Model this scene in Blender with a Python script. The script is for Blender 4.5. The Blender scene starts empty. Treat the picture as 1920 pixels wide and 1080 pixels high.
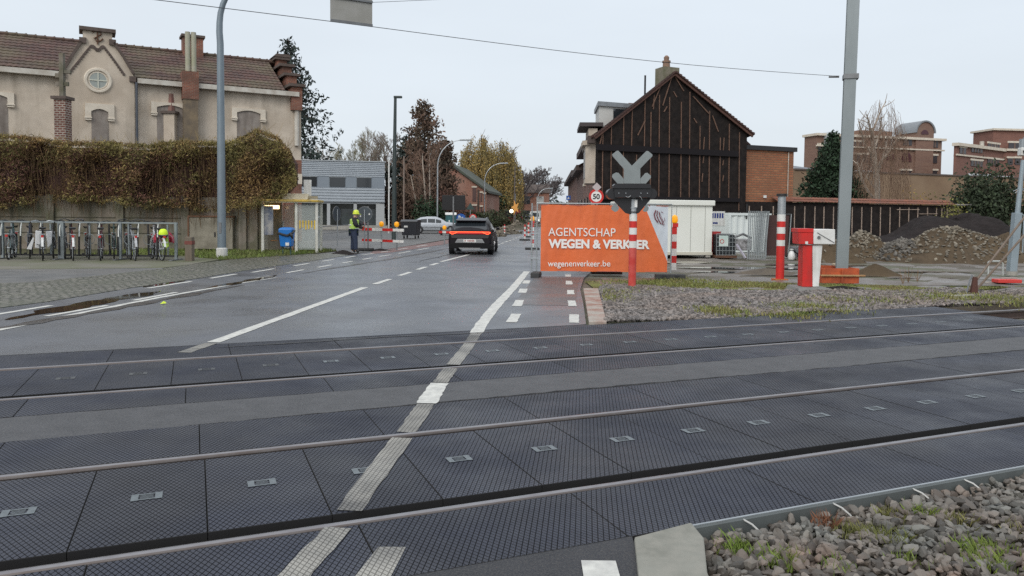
import bpy, math, random
import numpy as np
from mathutils import Vector, Matrix
sc = bpy.context.scene
COL = sc.collection
R = math.radians
# ------------------------------------------------------------------ camera, sky, sun, exposure
F_PX, CAM_H, HOR = 1423.0, 1.70, 402.0          # focal length in photo pixels, eye height, horizon row at the centre
PITCH, ROLL = math.atan(.0455), .010
cam_d = bpy.data.cameras.new('Camera'); cam = bpy.data.objects.new('Camera', cam_d); COL.objects.link(cam); sc.camera = cam
cF = Vector((0, math.cos(PITCH), -math.sin(PITCH))); r0 = Vector((1, 0, 0)); u0 = Vector((0, math.sin(PITCH), math.cos(PITCH)))
cR = r0*math.cos(ROLL) + u0*math.sin(ROLL); cU = u0*math.cos(ROLL) - r0*math.sin(ROLL)
cam.matrix_world = Matrix(((cR.x, cU.x, -cF.x, 0), (cR.y, cU.y, -cF.y, 0), (cR.z, cU.z, -cF.z, CAM_H), (0, 0, 0, 1)))
SHIFT = HOR - 540 + F_PX*math.tan(PITCH)
cam_d.sensor_width = 36; cam_d.lens = F_PX/1920*36; cam_d.shift_y = SHIFT/1920
cam_d.clip_start = .05; cam_d.clip_end = 6000
sc.render.resolution_x, sc.render.resolution_y = 1024, 576
sc.view_settings.view_transform = 'Standard'; sc.view_settings.look = 'None'; sc.view_settings.gamma = 1; sc.view_settings.exposure = 0
SUN_EL, SUN_AZ = R(38), R(-158)
w = bpy.data.worlds.new('World'); sc.world = w; w.use_nodes = True
nt = w.node_tree; nt.nodes.clear(); N = nt.nodes.new; L = nt.links.new
out = N('ShaderNodeOutputWorld')
b1 = N('ShaderNodeBackground'); b2 = N('ShaderNodeBackground'); add = N('ShaderNodeAddShader')
sky = N('ShaderNodeTexSky'); sky.sky_type = 'NISHITA'; sky.sun_disc = False; sky.sun_elevation = SUN_EL; sky.sun_rotation = SUN_AZ
sky.dust_density = 4; L(sky.outputs[0], b1.inputs[0]); b1.inputs[1].default_value = .02
tc = N('ShaderNodeTexCoord'); sx = N('ShaderNodeSeparateXYZ'); L(tc.outputs['Generated'], sx.inputs[0])
rp = N('ShaderNodeValToRGB'); L(sx.outputs[2], rp.inputs[0])
e = rp.color_ramp.elements; e[0].position = 0; e[0].color = (.655, .71, .765, 1); e[1].position = .9; e[1].color = (.96, .99, 1.02, 1)
k = e.new(.12); k.color = (.70, .755, .805, 1); k = e.new(.3); k.color = (.735, .795, .85, 1)
mp = N('ShaderNodeMapping'); L(tc.outputs['Generated'], mp.inputs[0]); mp.inputs['Scale'].default_value = (1.2, 1.2, 5)
nz = N('ShaderNodeTexNoise'); nz.inputs['Scale'].default_value = 1.6; nz.inputs['Detail'].default_value = 4; L(mp.outputs[0], nz.inputs['Vector'])
mr = N('ShaderNodeMapRange'); mr.inputs[3].default_value = .90; mr.inputs[4].default_value = 1.10; L(nz.outputs[0], mr.inputs[0])
mx = N('ShaderNodeVectorMath'); mx.operation = 'SCALE'; L(rp.outputs[0], mx.inputs[0]); L(mr.outputs[0], mx.inputs['Scale'])
L(mx.outputs[0], b2.inputs[0]); b2.inputs[1].default_value = 1.0        # the even grey-white cloud layer
L(b1.outputs[0], add.inputs[0]); L(b2.outputs[0], add.inputs[1]); L(add.outputs[0], out.inputs[0])
sun_d = bpy.data.lights.new('Sun', 'SUN'); sun_d.energy = 1.35; sun_d.angle = R(32); sun_d.color = (1, .96, .9)
sun = bpy.data.objects.new('Sun', sun_d); COL.objects.link(sun)
sv = Vector((math.sin(SUN_AZ)*math.cos(SUN_EL), math.cos(SUN_AZ)*math.cos(SUN_EL), math.sin(SUN_EL)))
sun.rotation_euler = sv.to_track_quat('Z', 'Y').to_euler(); sun.location = sv*200

sc.cycles.use_denoising = False; sc.cycles.sample_clamp_indirect = 2.0

# ------------------------------------------------------------------ measuring helpers (photo point -> place in the world)
CO = Vector((0, 0, CAM_H))
def ray(px, py): return cF + cR*((px-960)/F_PX) + cU*((540+SHIFT-py)/F_PX)
def G(px, py, z=0.0):
    d = ray(px, py); p = CO + d*((z-CAM_H)/d.z); return Vector((p.x, p.y, z))
def atY(px, py, Y):
    d = ray(px, py); return CO + d*(Y/d.y)
def hz(px, py, P):                                # height of a photo point standing above ground point P
    d = ray(px, py); return CAM_H + d.z*(P.y/d.y)
class Frame:                                     # a vertical plane: X along it, Y into it (away from the camera side), Z up
    def __init__(s, o, az):
        s.o = Vector((o[0], o[1], 0)); a = R(az); s.az = az
        s.x = Vector((math.sin(a), math.cos(a), 0)); s.y = Vector((-math.cos(a), math.sin(a), 0)); s.rz = R(90-az)
    def uz(s, px, py, off=0):
        d = ray(px, py); k = ((s.o + s.y*off - CO).dot(s.y))/d.dot(s.y); p = CO + d*k
        return ((p-s.o).dot(s.x), p.z)
TAZ = 67.3
TF = Frame((0, 0), TAZ)                          # track frame: x along the rails, y across
def T(t, n, z=0.0): p = TF.x*t + TF.y*n; return Vector((p.x, p.y, z))
def toT(p): return (Vector((p[0], p[1], 0)).dot(TF.x), Vector((p[0], p[1], 0)).dot(TF.y))

# ------------------------------------------------------------------ mesh helpers
class MB:
    def __init__(s): s.v = []; s.f = []; s.m = []; s.mi = 0
    def face(s, pts): 
        i = len(s.v); s.v += [tuple(p) for p in pts]; s.f.append(tuple(range(i, i+len(pts)))); s.m.append(s.mi); return s
    def add(s, vs, fs):
        i = len(s.v); s.v += [tuple(p) for p in vs]; s.f += [tuple(a+i for a in f) for f in fs]; s.m += [s.mi]*len(fs); return s
    def box(s, x0, x1, y0, y1, z0, z1):
        return s.add([(x0,y0,z0),(x1,y0,z0),(x1,y1,z0),(x0,y1,z0),(x0,y0,z1),(x1,y0,z1),(x1,y1,z1),(x0,y1,z1)],
                     [(0,3,2,1),(4,5,6,7),(0,1,5,4),(1,2,6,5),(2,3,7,6),(3,0,4,7)])
    def bar(s, a, b, w, h=None, up=(0,0,1)):
        a = Vector(a); b = Vector(b); h = h or w; d = (b-a).normalized(); up = Vector(up)
        if abs(d.dot(up)) > .99: up = Vector((0, 1, 0))
        x = d.cross(up).normalized()*w/2; y = x.cross(d).normalized()*h/2
        vs = [a-x-y, a+x-y, a+x+y, a-x+y, b-x-y, b+x-y, b+x+y, b-x+y]
        return s.add(vs, [(0,1,2,3),(7,6,5,4),(0,4,5,1),(1,5,6,2),(2,6,7,3),(3,7,4,0)])
    def tube(s, pts, r, n=8, caps=True):
        pts = [Vector(p) for p in pts]; rs = r if hasattr(r, '__len__') else [r]*len(pts)
        i0 = len(s.v); ref = None
        for k, p in enumerate(pts):
            d = (pts[min(k+1, len(pts)-1)] - pts[max(k-1, 0)])
            d = d.normalized() if d.length > 1e-9 else Vector((0, 0, 1))
            if ref is None: ref = Vector((1, 0, 0)) if abs(d.x) < .9 else Vector((0, 1, 0))
            x = (ref - d*ref.dot(d)).normalized(); y = d.cross(x); ref = x
            for j in range(n):
                a = 2*math.pi*j/n; s.v.append(tuple(p + (x*math.cos(a) + y*math.sin(a))*rs[k]))
        for k in range(len(pts)-1):
            for j in range(n):
                a = i0+k*n+j; b = i0+k*n+(j+1) % n; s.f.append((a, b, b+n, a+n)); s.m.append(s.mi)
        if caps:
            s.f.append(tuple(i0+j for j in reversed(range(n)))); s.m.append(s.mi)
            s.f.append(tuple(i0+(len(pts)-1)*n+j for j in range(n))); s.m.append(s.mi)
        return s
    def cyl(s, a, b, r, r2=None, n=16): return s.tube([a, b], [r, r if r2 is None else r2], n)
    def prism(s, poly, o, ax, ay, az, t):         # polygon in plane (ax, ay) at o, extruded along az by t
        o = Vector(o); ax = Vector(ax); ay = Vector(ay); az = Vector(az)*t; n = len(poly)
        a = [o+ax*p[0]+ay*p[1] for p in poly]; b = [p+az for p in a]
        return s.add(a+b, [tuple(reversed(range(n))), tuple(range(n, 2*n))] + [(i, (i+1) % n, (i+1) % n+n, i+n) for i in range(n)])
    def xz(s, poly, y0, y1): return s.prism(poly, (0, y0, 0), (1,0,0), (0,0,1), (0,1,0), y1-y0)
    def torus(s, c, r, t, ax=(1,0,0), ay=(0,0,1), n=24, k=6):
        c = Vector(c); ax = Vector(ax); ay = Vector(ay); az = ax.cross(ay); i0 = len(s.v)
        for i in range(n):
            a = 2*math.pi*i/n; d = ax*math.cos(a)+ay*math.sin(a)
            for j in range(k):
                b = 2*math.pi*j/k; s.v.append(tuple(c+d*(r+t*math.cos(b))+az*t*math.sin(b)))
        for i in range(n):
            for j in range(k):
                s.f.append((i0+i*k+j, i0+((i+1) % n)*k+j, i0+((i+1) % n)*k+(j+1) % k, i0+i*k+(j+1) % k)); s.m.append(s.mi)
        return s
    def lathe(s, prof, c=(0,0,0), n=20):
        i0 = len(s.v); c = Vector(c)
        for r_, z_ in prof:
            for j in range(n): a = 2*math.pi*j/n; s.v.append((c.x+r_*math.cos(a), c.y+r_*math.sin(a), c.z+z_))
        for k in range(len(prof)-1):
            for j in range(n): s.f.append((i0+k*n+j, i0+k*n+(j+1) % n, i0+(k+1)*n+(j+1) % n, i0+(k+1)*n+j)); s.m.append(s.mi)
        return s
    def build(s, name, mats, parent=None, smooth=False, bevel=0, loc=None, rz=0):
        me = bpy.data.meshes.new(name); me.from_pydata(s.v, [], s.f)
        mats = mats if isinstance(mats, (list, tuple)) else [mats]
        for m in mats: me.materials.append(m)
        if len(mats) > 1: me.polygons.foreach_set('material_index', s.m)
        if smooth:
            me.polygons.foreach_set('use_smooth', [True]*len(s.f))
            try: me.set_sharp_from_angle(angle=R(40))
            except Exception: pass
        me.update()
        o = bpy.data.objects.new(name, me); COL.objects.link(o)
        if parent: o.parent = parent
        if loc is not None: o.location = loc; o.rotation_euler = (0, 0, rz)
        if bevel:
            b = o.modifiers.new('bevel', 'BEVEL'); b.width = bevel; b.segments = 2; b.limit_method = 'ANGLE'
        return o
def np_mesh(name, v, f, mats, parent=None, smooth=False, loc=None, rz=0):
    me = bpy.data.meshes.new(name); v = np.asarray(v, dtype=np.float32); f = np.asarray(f, dtype=np.int32); k = f.shape[1]
    me.vertices.add(len(v)); me.vertices.foreach_set('co', v.ravel())
    me.loops.add(f.size); me.loops.foreach_set('vertex_index', f.ravel())
    me.polygons.add(len(f)); me.polygons.foreach_set('loop_start', np.arange(0, f.size, k, dtype=np.int32))
    if smooth: me.polygons.foreach_set('use_smooth', np.ones(len(f), dtype=bool))
    for m in (mats if isinstance(mats, (list, tuple)) else [mats]): me.materials.append(m)
    me.update(calc_edges=True); me.validate()
    if not smooth: me.shade_flat()
    o = bpy.data.objects.new(name, me); COL.objects.link(o)
    if parent: o.parent = parent
    if loc is not None: o.location = loc; o.rotation_euler = (0, 0, rz)
    return o
def tag(o, label=None, cat=None, group=None, kind=None):
    if label: o['label'] = label
    if cat: o['category'] = cat
    if group: o['group'] = group
    if kind: o['kind'] = kind
    return o
def thing(name, label, cat, loc=(0,0,0), rz=0, group=None):
    o = bpy.data.objects.new(name, None); COL.objects.link(o); o.empty_display_size = .2
    o.location = loc; o.rotation_euler = (0, 0, rz); return tag(o, label, cat, group)
def copy_tree(o, parent=None, label=None, loc=None, rz=None):
    c = o.copy(); COL.objects.link(c); c.parent = parent
    if label: c['label'] = label
    if loc is not None: c.location = loc
    if rz is not None: c.rotation_euler = (0, 0, rz)
    for ch in list(o.children): copy_tree(ch, c)
    return c
def lettering(text, size, mat, parent, M, extrude=.002, offset=0, align='LEFT', name='lettering', sx=1.0, spacing=1.0):
    cu = bpy.data.curves.new(name, 'FONT'); cu.body = text; cu.size = size; cu.extrude = extrude; cu.offset = offset
    cu.align_x = align; cu.align_y = 'BOTTOM_BASELINE'; cu.space_character = spacing
    t = bpy.data.objects.new('tmp', cu); COL.objects.link(t)
    dg = bpy.context.evaluated_depsgraph_get(); me = bpy.data.meshes.new_from_object(t.evaluated_get(dg))
    bpy.data.objects.remove(t); me.materials.clear(); me.materials.append(mat)
    me.transform(M @ Matrix.Diagonal((sx, 1, 1, 1)))
    o = bpy.data.objects.new(name, me); COL.objects.link(o); o.parent = parent; return o
def M_xz(x, y, z):                               # text standing upright in the local XZ plane, read from -Y
    return Matrix(((1,0,0,x), (0,0,-1,y), (0,1,0,z), (0,0,0,1)))

# ------------------------------------------------------------------ materials
MATS = {}
def mat(name, col, rough=.6, metal=0, col2=None, nscale=3, namt=.5, detail=5, bump=0, bscale=30, bdist=.01, spec=.5, emit=0,
        alpha=1, trans=0, rvar=0, island=0, col3=None, n2scale=.5, n2amt=.5, coord='Object', stretch=None, hi=.62, lo=.38, streak=None):
    if name in MATS: return MATS[name]
    m = bpy.data.materials.new(name); m.use_nodes = True; MATS[name] = m
    t = m.node_tree; b = t.nodes['Principled BSDF']; n = t.nodes.new; l = t.links.new
    b.inputs['Base Color'].default_value = (*col, 1); b.inputs['Roughness'].default_value = rough; b.inputs['Metallic'].default_value = metal
    b.inputs['Specular IOR Level'].default_value = spec
    if emit: b.inputs['Emission Color'].default_value = (*col, 1); b.inputs['Emission Strength'].default_value = emit
    if alpha < 1: b.inputs['Alpha'].default_value = alpha
    if trans: b.inputs['Transmission Weight'].default_value = trans
    co = n('ShaderNodeTexCoord').outputs[coord]
    if stretch:
        mp = n('ShaderNodeMapping'); l(co, mp.inputs[0]); mp.inputs['Scale'].default_value = stretch; co = mp.outputs[0]
    cur = None
    def mixc(fac, a, bcol):
        x = n('ShaderNodeMix'); x.data_type = 'RGBA'; l(fac, x.inputs[0])
        if a is None: x.inputs[6].default_value = (*col, 1)
        else: l(a, x.inputs[6])
        x.inputs[7].default_value = (*bcol, 1); return x.outputs[2]
    def nfac(scale, amt, det=detail, off=0):
        z = n('ShaderNodeTexNoise'); z.inputs['Scale'].default_value = scale; z.inputs['Detail'].default_value = det
        z.inputs['Roughness'].default_value = .62; l(co, z.inputs['Vector'])
        r = n('ShaderNodeMapRange'); r.inputs[1].default_value = lo+off; r.inputs[2].default_value = hi+off; r.inputs[4].default_value = amt
        l(z.outputs[0], r.inputs[0]); return r.outputs[0], z.outputs[0]
    if col2: f, raw = nfac(nscale, namt); cur = mixc(f, cur, col2)
    if col3: f, raw = nfac(n2scale, n2amt, 3, .04); cur = mixc(f, cur, col3)
    if streak:
        mp = n('ShaderNodeMapping'); l(co, mp.inputs[0]); mp.inputs['Scale'].default_value = (streak[2], streak[2], streak[2]*.10)
        z = n('ShaderNodeTexNoise'); z.inputs['Scale'].default_value = 1; z.inputs['Detail'].default_value = 6; l(mp.outputs[0], z.inputs['Vector'])
        r = n('ShaderNodeMapRange'); r.inputs[1].default_value = .48; r.inputs[2].default_value = .72; r.inputs[4].default_value = streak[1]
        l(z.outputs[0], r.inputs[0]); cur = mixc(r.outputs[0], cur, streak[0])
    if island:
        g = n('ShaderNodeNewGeometry'); r = n('ShaderNodeMapRange'); r.inputs[3].default_value = 1-island; r.inputs[4].default_value = 1+island
        l(g.outputs['Random Per Island'], r.inputs[0]); v = n('ShaderNodeVectorMath'); v.operation = 'SCALE'
        if cur is None: v.inputs[0].default_value = col
        else: l(cur, v.inputs[0])
        l(r.outputs[0], v.inputs['Scale']); cur = v.outputs[0]
    if cur is not None: l(cur, b.inputs['Base Color'])
    if rvar:
        f, raw = nfac(nscale*.7, 1); r = n('ShaderNodeMapRange'); r.inputs[3].default_value = max(.03, rough-rvar); r.inputs[4].default_value = min(1, rough+rvar)
        l(f, r.inputs[0]); l(r.outputs[0], b.inputs['Roughness'])
    if bump:
        z = n('ShaderNodeTexNoise'); z.inputs['Scale'].default_value = bscale; z.inputs['Detail'].default_value = 4; l(co, z.inputs['Vector'])
        bp = n('ShaderNodeBump'); bp.inputs['Strength'].default_value = bump; bp.inputs['Distance'].default_value = bdist
        l(z.outputs[0], bp.inputs['Height']); l(bp.outputs[0], b.inputs['Normal'])
    return m
def brick_mat(name, c1, c2, mortar, scale=1, bw=.22, bh=.075, rough=.85, msize=.012, bias=0, dirt=None, dscale=.6, damt=.6, bump=.5):
    if name in MATS: return MATS[name]
    m = mat(name, c1, rough); t = m.node_tree; b = t.nodes['Principled BSDF']; n = t.nodes.new; l = t.links.new
    co = n('ShaderNodeTexCoord'); s = n('ShaderNodeSeparateXYZ'); l(co.outputs['Object'], s.inputs[0])
    a = n('ShaderNodeMath'); a.operation = 'ADD'; l(s.outputs[0], a.inputs[0]); l(s.outputs[1], a.inputs[1])
    c = n('ShaderNodeCombineXYZ'); l(a.outputs[0], c.inputs[0]); l(s.outputs[2], c.inputs[1])
    k = n('ShaderNodeTexBrick'); l(c.outputs[0], k.inputs['Vector']); k.inputs['Scale'].default_value = scale
    k.inputs['Brick Width'].default_value = bw; k.inputs['Row Height'].default_value = bh; k.inputs['Mortar Size'].default_value = msize
    k.inputs['Bias'].default_value = bias
    k.inputs['Color1'].default_value = (*c1, 1); k.inputs['Color2'].default_value = (*c2, 1); k.inputs['Mortar'].default_value = (*mortar, 1)
    cur = k.outputs[0]
    z = n('ShaderNodeTexNoise'); z.inputs['Scale'].default_value = dscale; z.inputs['Detail'].default_value = 6; l(co.outputs['Object'], z.inputs['Vector'])
    r = n('ShaderNodeMapRange'); r.inputs[1].default_value = .42; r.inputs[2].default_value = .66; r.inputs[4].default_value = damt if dirt else .25
    l(z.outputs[0], r.inputs[0]); x = n('ShaderNodeMix'); x.data_type = 'RGBA'; l(r.outputs[0], x.inputs[0]); l(cur, x.inputs[6])
    x.inputs[7].default_value = (*(dirt or tuple(v*.6 for v in c1)), 1); l(x.outputs[2], b.inputs['Base Color'])
    bp = n('ShaderNodeBump'); bp.inputs['Strength'].default_value = bump; bp.inputs['Distance'].default_value = .01; bp.invert = True
    l(k.outputs['Fac'], bp.inputs['Height']); l(bp.outputs[0], b.inputs['Normal'])
    return m
STEEL = mat('galvanised steel', (.42, .45, .47), .42, .6, col2=(.30, .33, .35), nscale=4, namt=.6, rvar=.1)
STEEL_D = mat('dull steel', (.20, .21, .22), .5, .5, col2=(.12, .12, .12), nscale=5)
RUST = mat('rusty steel', (.12, .055, .03), .8, 0, col2=(.05, .03, .02), nscale=12)
RED = mat('red enamel', (.62, .022, .018), .4, col2=(.42, .03, .025), nscale=5, namt=.6, streak=((.30, .03, .025), .6, 9))
WHITE = mat('white enamel', (.74, .75, .74), .4, col2=(.58, .58, .55), nscale=5, namt=.6, streak=((.40, .39, .35), .5, 9))
BLACK = mat('black plastic', (.018, .018, .02), .45)
RUBBER = mat('tyre rubber', (.02, .02, .02), .8)
CONC = mat('old concrete', (.36, .35, .32), .85, col2=(.24, .23, .20), nscale=5, namt=.7, bump=.3, bscale=60, bdist=.004)
CONC_D = mat('mossy concrete', (.20, .185, .155), .9, col2=(.10, .10, .06), nscale=1.6, namt=.9, col3=(.25, .18, .15), n2scale=.9, n2amt=.4, bump=.3, bscale=40, streak=((.07, .065, .045), .8, 3))
GLASS_D = mat('dark window glass', (.02, .025, .03), .08, spec=.8)
GREY_P = mat('grey paint', (.20, .22, .24), .5)
AMBER = mat('amber lens', (.85, .36, .01), .25, emit=.35)
WOOD = mat('raw timber', (.45, .27, .13), .8, col2=(.30, .17, .08), nscale=6, namt=.7)
WHITE_PL = mat('white paint on asphalt', (.62, .62, .58), .6, col2=(.36, .36, .35), nscale=9, namt=.65, bump=.3, bscale=90, bdist=.003)
# ------------------------------------------------------------------ the ground, the road, the crossing
def struct(o): o['kind'] = 'structure'; return o
def in_poly(x, y, poly):
    c = np.zeros(x.shape, bool); n = len(poly)
    for i in range(n):
        x1, y1 = poly[i][0], poly[i][1]; x2, y2 = poly[(i+1) % n][0], poly[(i+1) % n][1]
        k = ((y1 > y) != (y2 > y)); xx = (x2-x1)*(y-y1)/((y2-y1) or 1e-9)+x1; c ^= k & (x < xx)
    return c
EARTH = mat('wet earth', (.115, .095, .072), .75, col2=(.06, .05, .04), nscale=.8, namt=.8, col3=(.085, .10, .045), n2scale=.12, n2amt=.8, bump=.6, bscale=8, bdist=.05, rvar=.15)
g = MB(); prof = [(-3000, -.10), (3.34, -.10), (3.345, -.34), (10.40, -.34), (10.405, -.05), (3000, -.05)]
for (n0, z0), (n1, z1) in zip(prof, prof[1:]): g.face([T(-3000, n0, z0), T(3000, n0, z0), T(3000, n1, z1), T(-3000, n1, z1)])
struct(g.build('ground', EARTH))
ASPH = mat('wet asphalt', (.108, .117, .138), .36, col2=(.072, .079, .095), nscale=.9, namt=.9, col3=(.14, .14, .138), n2scale=.22, n2amt=.6, bump=.35, bscale=140, bdist=.006, rvar=.10, detail=8)
def asphalt_fine():
    t = ASPH.node_tree; b = t.nodes['Principled BSDF']; n = t.nodes.new; l = t.links.new
    prev = b.inputs['Base Color'].links[0].from_socket
    co = n('ShaderNodeTexCoord'); z = n('ShaderNodeTexNoise'); z.inputs['Scale'].default_value = 160; z.inputs['Detail'].default_value = 2; l(co.outputs['Object'], z.inputs['Vector'])
    r = n('ShaderNodeMapRange'); r.inputs[1].default_value = .3; r.inputs[2].default_value = .7; r.inputs[3].default_value = .62; r.inputs[4].default_value = 1.4; l(z.outputs[0], r.inputs[0])
    v = n('ShaderNodeVectorMath'); v.operation = 'SCALE'; l(prev, v.inputs[0]); l(r.outputs[0], v.inputs['Scale']); l(v.outputs[0], b.inputs['Base Color'])
asphalt_fine()
ASPH2 = mat('older asphalt', (.14, .14, .138), .55, col2=(.085, .088, .09), nscale=1.4, namt=.9, col3=(.15, .14, .13), n2scale=.3, n2amt=.6, bump=.35, bscale=120, bdist=.006, rvar=.12, detail=8)
STRIPA = mat('worn strip asphalt', (.066, .068, .076), .6, col2=(.040, .042, .049), nscale=4, namt=.9, bump=.8, bscale=100, bdist=.008, detail=9, col3=(.11, .108, .106), n2scale=60, n2amt=.7)
NEARA = mat('coarse dark asphalt', (.042, .044, .052), .65, spec=.3, col2=(.026, .028, .034), nscale=2, namt=.8, bump=.8, bscale=110, bdist=.008, detail=8, col3=(.075, .074, .074), n2scale=95, n2amt=.9)
def sheet(name, pts, z, m, th=.3, sub=0):
    b = MB(); p = [Vector((q[0], q[1], z)) for q in pts]; n = len(p)
    b.face(p)
    lo = [Vector((q.x, q.y, z-th)) for q in p]
    if th:
        for i in range(n): b.face([lo[i], lo[(i+1) % n], p[(i+1) % n], p[i]])
    return struct(b.build(name, m))
def ccw(pts):
    a = sum(pts[i][0]*pts[(i+1) % len(pts)][1]-pts[(i+1) % len(pts)][0]*pts[i][1] for i in range(len(pts)))
    return pts if a > 0 else pts[::-1]
# road beyond the tracks: left rim follows the setts, right rim the kerb, then both run on to the vanishing point
FAR = 10.34
def dirp(x, y, az, d): return (x+math.sin(R(az))*d, y+math.cos(R(az))*d)
left = [T(-30, FAR)[:2], (-13.5, 10.9), (-10.2, 12.0), (-8.9, 12.6), (-8.56, 13.96), (-8.35, 16.6), (-7.95, 19), (-7.7, 21.74), (-7.16, 25.4), (-6.75, 28.5), (-6.3, 32), (-5.2, 40), (-3.9, 52), (-1.6, 75), (9.5, 190), (30, 400), (60, 700)]
right = [(72, 700), (41, 400), (19.5, 190), (8.6, 75), (6.2, 52), (4.3, 33), (3.0, 26), (1.95, 20.5), (1.57, 17.3), (1.38, 14.5), (1.17, 11.8), (1.02, T(5.6, FAR).y-.0)]
rd = ccw(left + right + [T(5.6, FAR)[:2]][:0])
sheet('road', rd, 0, ASPH, .3)
sheet('road_near_side', ccw([T(-14, 3.40)[:2], T(2.13, 3.40)[:2], (.62, 3.0), (.55, 1.0), (.4, -8), (-14, -8)]), -.002, NEARA, .3)
random.seed(77); sheet('track_strip', ccw([T(t_, np.interp(t_, [-25, 0, 1.6, 3.8, 6.2, 12], [6.46, 6.465, 6.50, 6.53, 6.48, 6.52])+random.uniform(-.012, .022))[:2] for t_ in np.arange(-16, 12.05, .12)]+[T(t_, 7.245-random.uniform(0, .018))[:2] for t_ in np.arange(12, -16.05, -.12)]), .001, STRIPA, .3)
YARD = sheet('yard', ccw([(-9.6, 28.6), (-8.0, 30.4), (-7.0, 31), (-6.3, 33.2), (-5.5, 40), (-4.3, 52), (-2.0, 75), (0, 95), (-14, 95), (-40, 90), (-40, 34), (-14, 34), (-8.6, 34)]), -.012, ASPH2, .03)
# setts, brick paving, lane and grass on the left
SETT = brick_mat('granite setts', (.25, .235, .205), (.12, .115, .105), (.035, .04, .022), 1, .19, .14, .45, .026, dirt=(.10, .105, .075), dscale=.7, bump=1.0)
t_ = SETT.node_tree                                # setts lie flat: use x and y directly
for l_ in list(t_.links):
    if l_.to_node.type == 'COMBXYZ': t_.links.remove(l_)
sp_ = [q for q in t_.nodes if q.type == 'SEPXYZ'][0]; cb_ = [q for q in t_.nodes if q.type == 'COMBXYZ'][0]
nzs = t_.nodes.new('ShaderNodeTexNoise'); nzs.inputs['Scale'].default_value = 2.2; nzs.inputs['Detail'].default_value = 3; tcs = t_.nodes.new('ShaderNodeTexCoord'); t_.links.new(tcs.outputs['Object'], nzs.inputs['Vector'])
vma = t_.nodes.new('ShaderNodeVectorMath'); vma.operation = 'MULTIPLY_ADD'; t_.links.new(nzs.outputs['Color'], vma.inputs[0]); vma.inputs[1].default_value = (.35, .35, 0); t_.links.new(tcs.outputs['Object'], vma.inputs[2]); t_.links.new(vma.outputs[0], sp_.inputs[0])
t_.links.new(sp_.outputs[0], cb_.inputs[0]); t_.links.new(sp_.outputs[1], cb_.inputs[1])
cob = left[3:10] + [(-6.5, 30.2), (-7.4, 31.4), (-8.3, 30.6), (-9.3, 28.2), (-9.9, 26.8), (-10.2, 24.0), (-10.24, 22.2), (-10.7, 19.6), (-11.2, 17.6), (-12.6, 16.8), (-16, 15.6), (-30, 12), (-30, 6), (-12, 11.0)]
sheet('sett_paving', ccw(cob), .012, SETT, .04)
sheet('side_lane', ccw([(-30, 12), (-16, 15.6), (-12.6, 16.8), (-11.2, 17.6), (-10.7, 19.6), (-10.24, 22.2), (-10.35, 22.5), (-12.4, 21.9), (-14.4, 21.4), (-30, 18)]), .006, ASPH2, .04)
PAVE = mat('moss stained paving', (.17, .16, .135), .75, col2=(.12, .12, .075), nscale=.8, namt=.8, bump=.5, bscale=25, bdist=.01, col3=(.09, .11, .04), n2scale=.5, n2amt=.5)
sheet('brick_pavement', ccw([(-30, 18), (-14.4, 21.4), (-12.4, 21.9), (-10.35, 22.5), (-10.2, 24.0), (-10.3, 26.6), (-11.3, 27.4), (-12.3, 28.5), (-30, 28.5)]), .016, PAVE, .05)
GRASS_G = mat('grass soil', (.06, .075, .025), .9, col2=(.09, .07, .035), nscale=2, namt=.8)
verge = ccw([(-11.3, 27.4), (-10.3, 26.6), (-9.9, 26.9), (-9.3, 28.2), (-8.3, 30.6), (-7.7, 33.4), (-8.6, 34.6), (-14, 34.2), (-30, 34), (-30, 28.5), (-12.3, 28.5)])
sheet('grass_verge', verge, .020, GRASS_G, .04)
# reddish cycle lane on the right and red patch of path on the left
REDA = mat('red cycle asphalt', (.125, .085, .08), .42, col2=(.082, .084, .088), nscale=1.1, namt=1, col3=(.082, .084, .088), n2scale=.4, n2amt=1, bump=.35, bscale=140, bdist=.006, rvar=.1)
sheet('cycle_lane', ccw([(.03, 14.2), (1.2, 14.2), (1.50, 17.3), (1.85, 20.5), (.62, 20.5)]), .0035, REDA, 0)
REDB = mat('red path asphalt', (.20, .10, .09), .6, col2=(.13, .09, .085), nscale=2, namt=.8, bump=.3, bscale=90)
sheet('cycle_path', ccw([(-5.9, 31.2), (-5.2, 33.0), (-3.6, 43), (-2.3, 54), (-3.7, 54), (-4.9, 43), (-6.15, 33.5)]), .004, REDB, 0)
# kerb and slab of concrete at the edge of the deck
KERBR = mat('rust stained concrete', (.34, .31, .27), .75, col2=(.26, .10, .065), nscale=1.3, namt=.95, col3=(.45, .42, .38), n2scale=5, n2amt=.5, bump=.2, bscale=70, bdist=.003)
k_ = MB(); kk = ccw([(1.22, 11.84), (1.50, 11.86), (1.98, 17.3), (1.64, 17.28)])
k_.prism(kk, (0, 0, -.2), (1,0,0), (0,1,0), (0,0,1), .235); struct(k_.build('kerb', KERBR, bevel=.012))
k_ = MB(); kk = ccw([(.655, 3.90), (1.0, 4.10), (1.02, 3.9), (.94, 3.52), (.82, 1.2), (.42, 1.2), (.61, 3.51)])
k_.prism(kk, (0, 0, -.25), (1,0,0), (0,1,0), (0,0,1), .272)
struct(k_.build('kerb_slab', mat('pale concrete slab', (.25, .25, .22), .8, col2=(.18, .18, .155), nscale=3, namt=.8, col3=(.29, .28, .245), n2scale=14, n2amt=.5, bump=.3, bscale=110, bdist=.003), bevel=.01))

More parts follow.
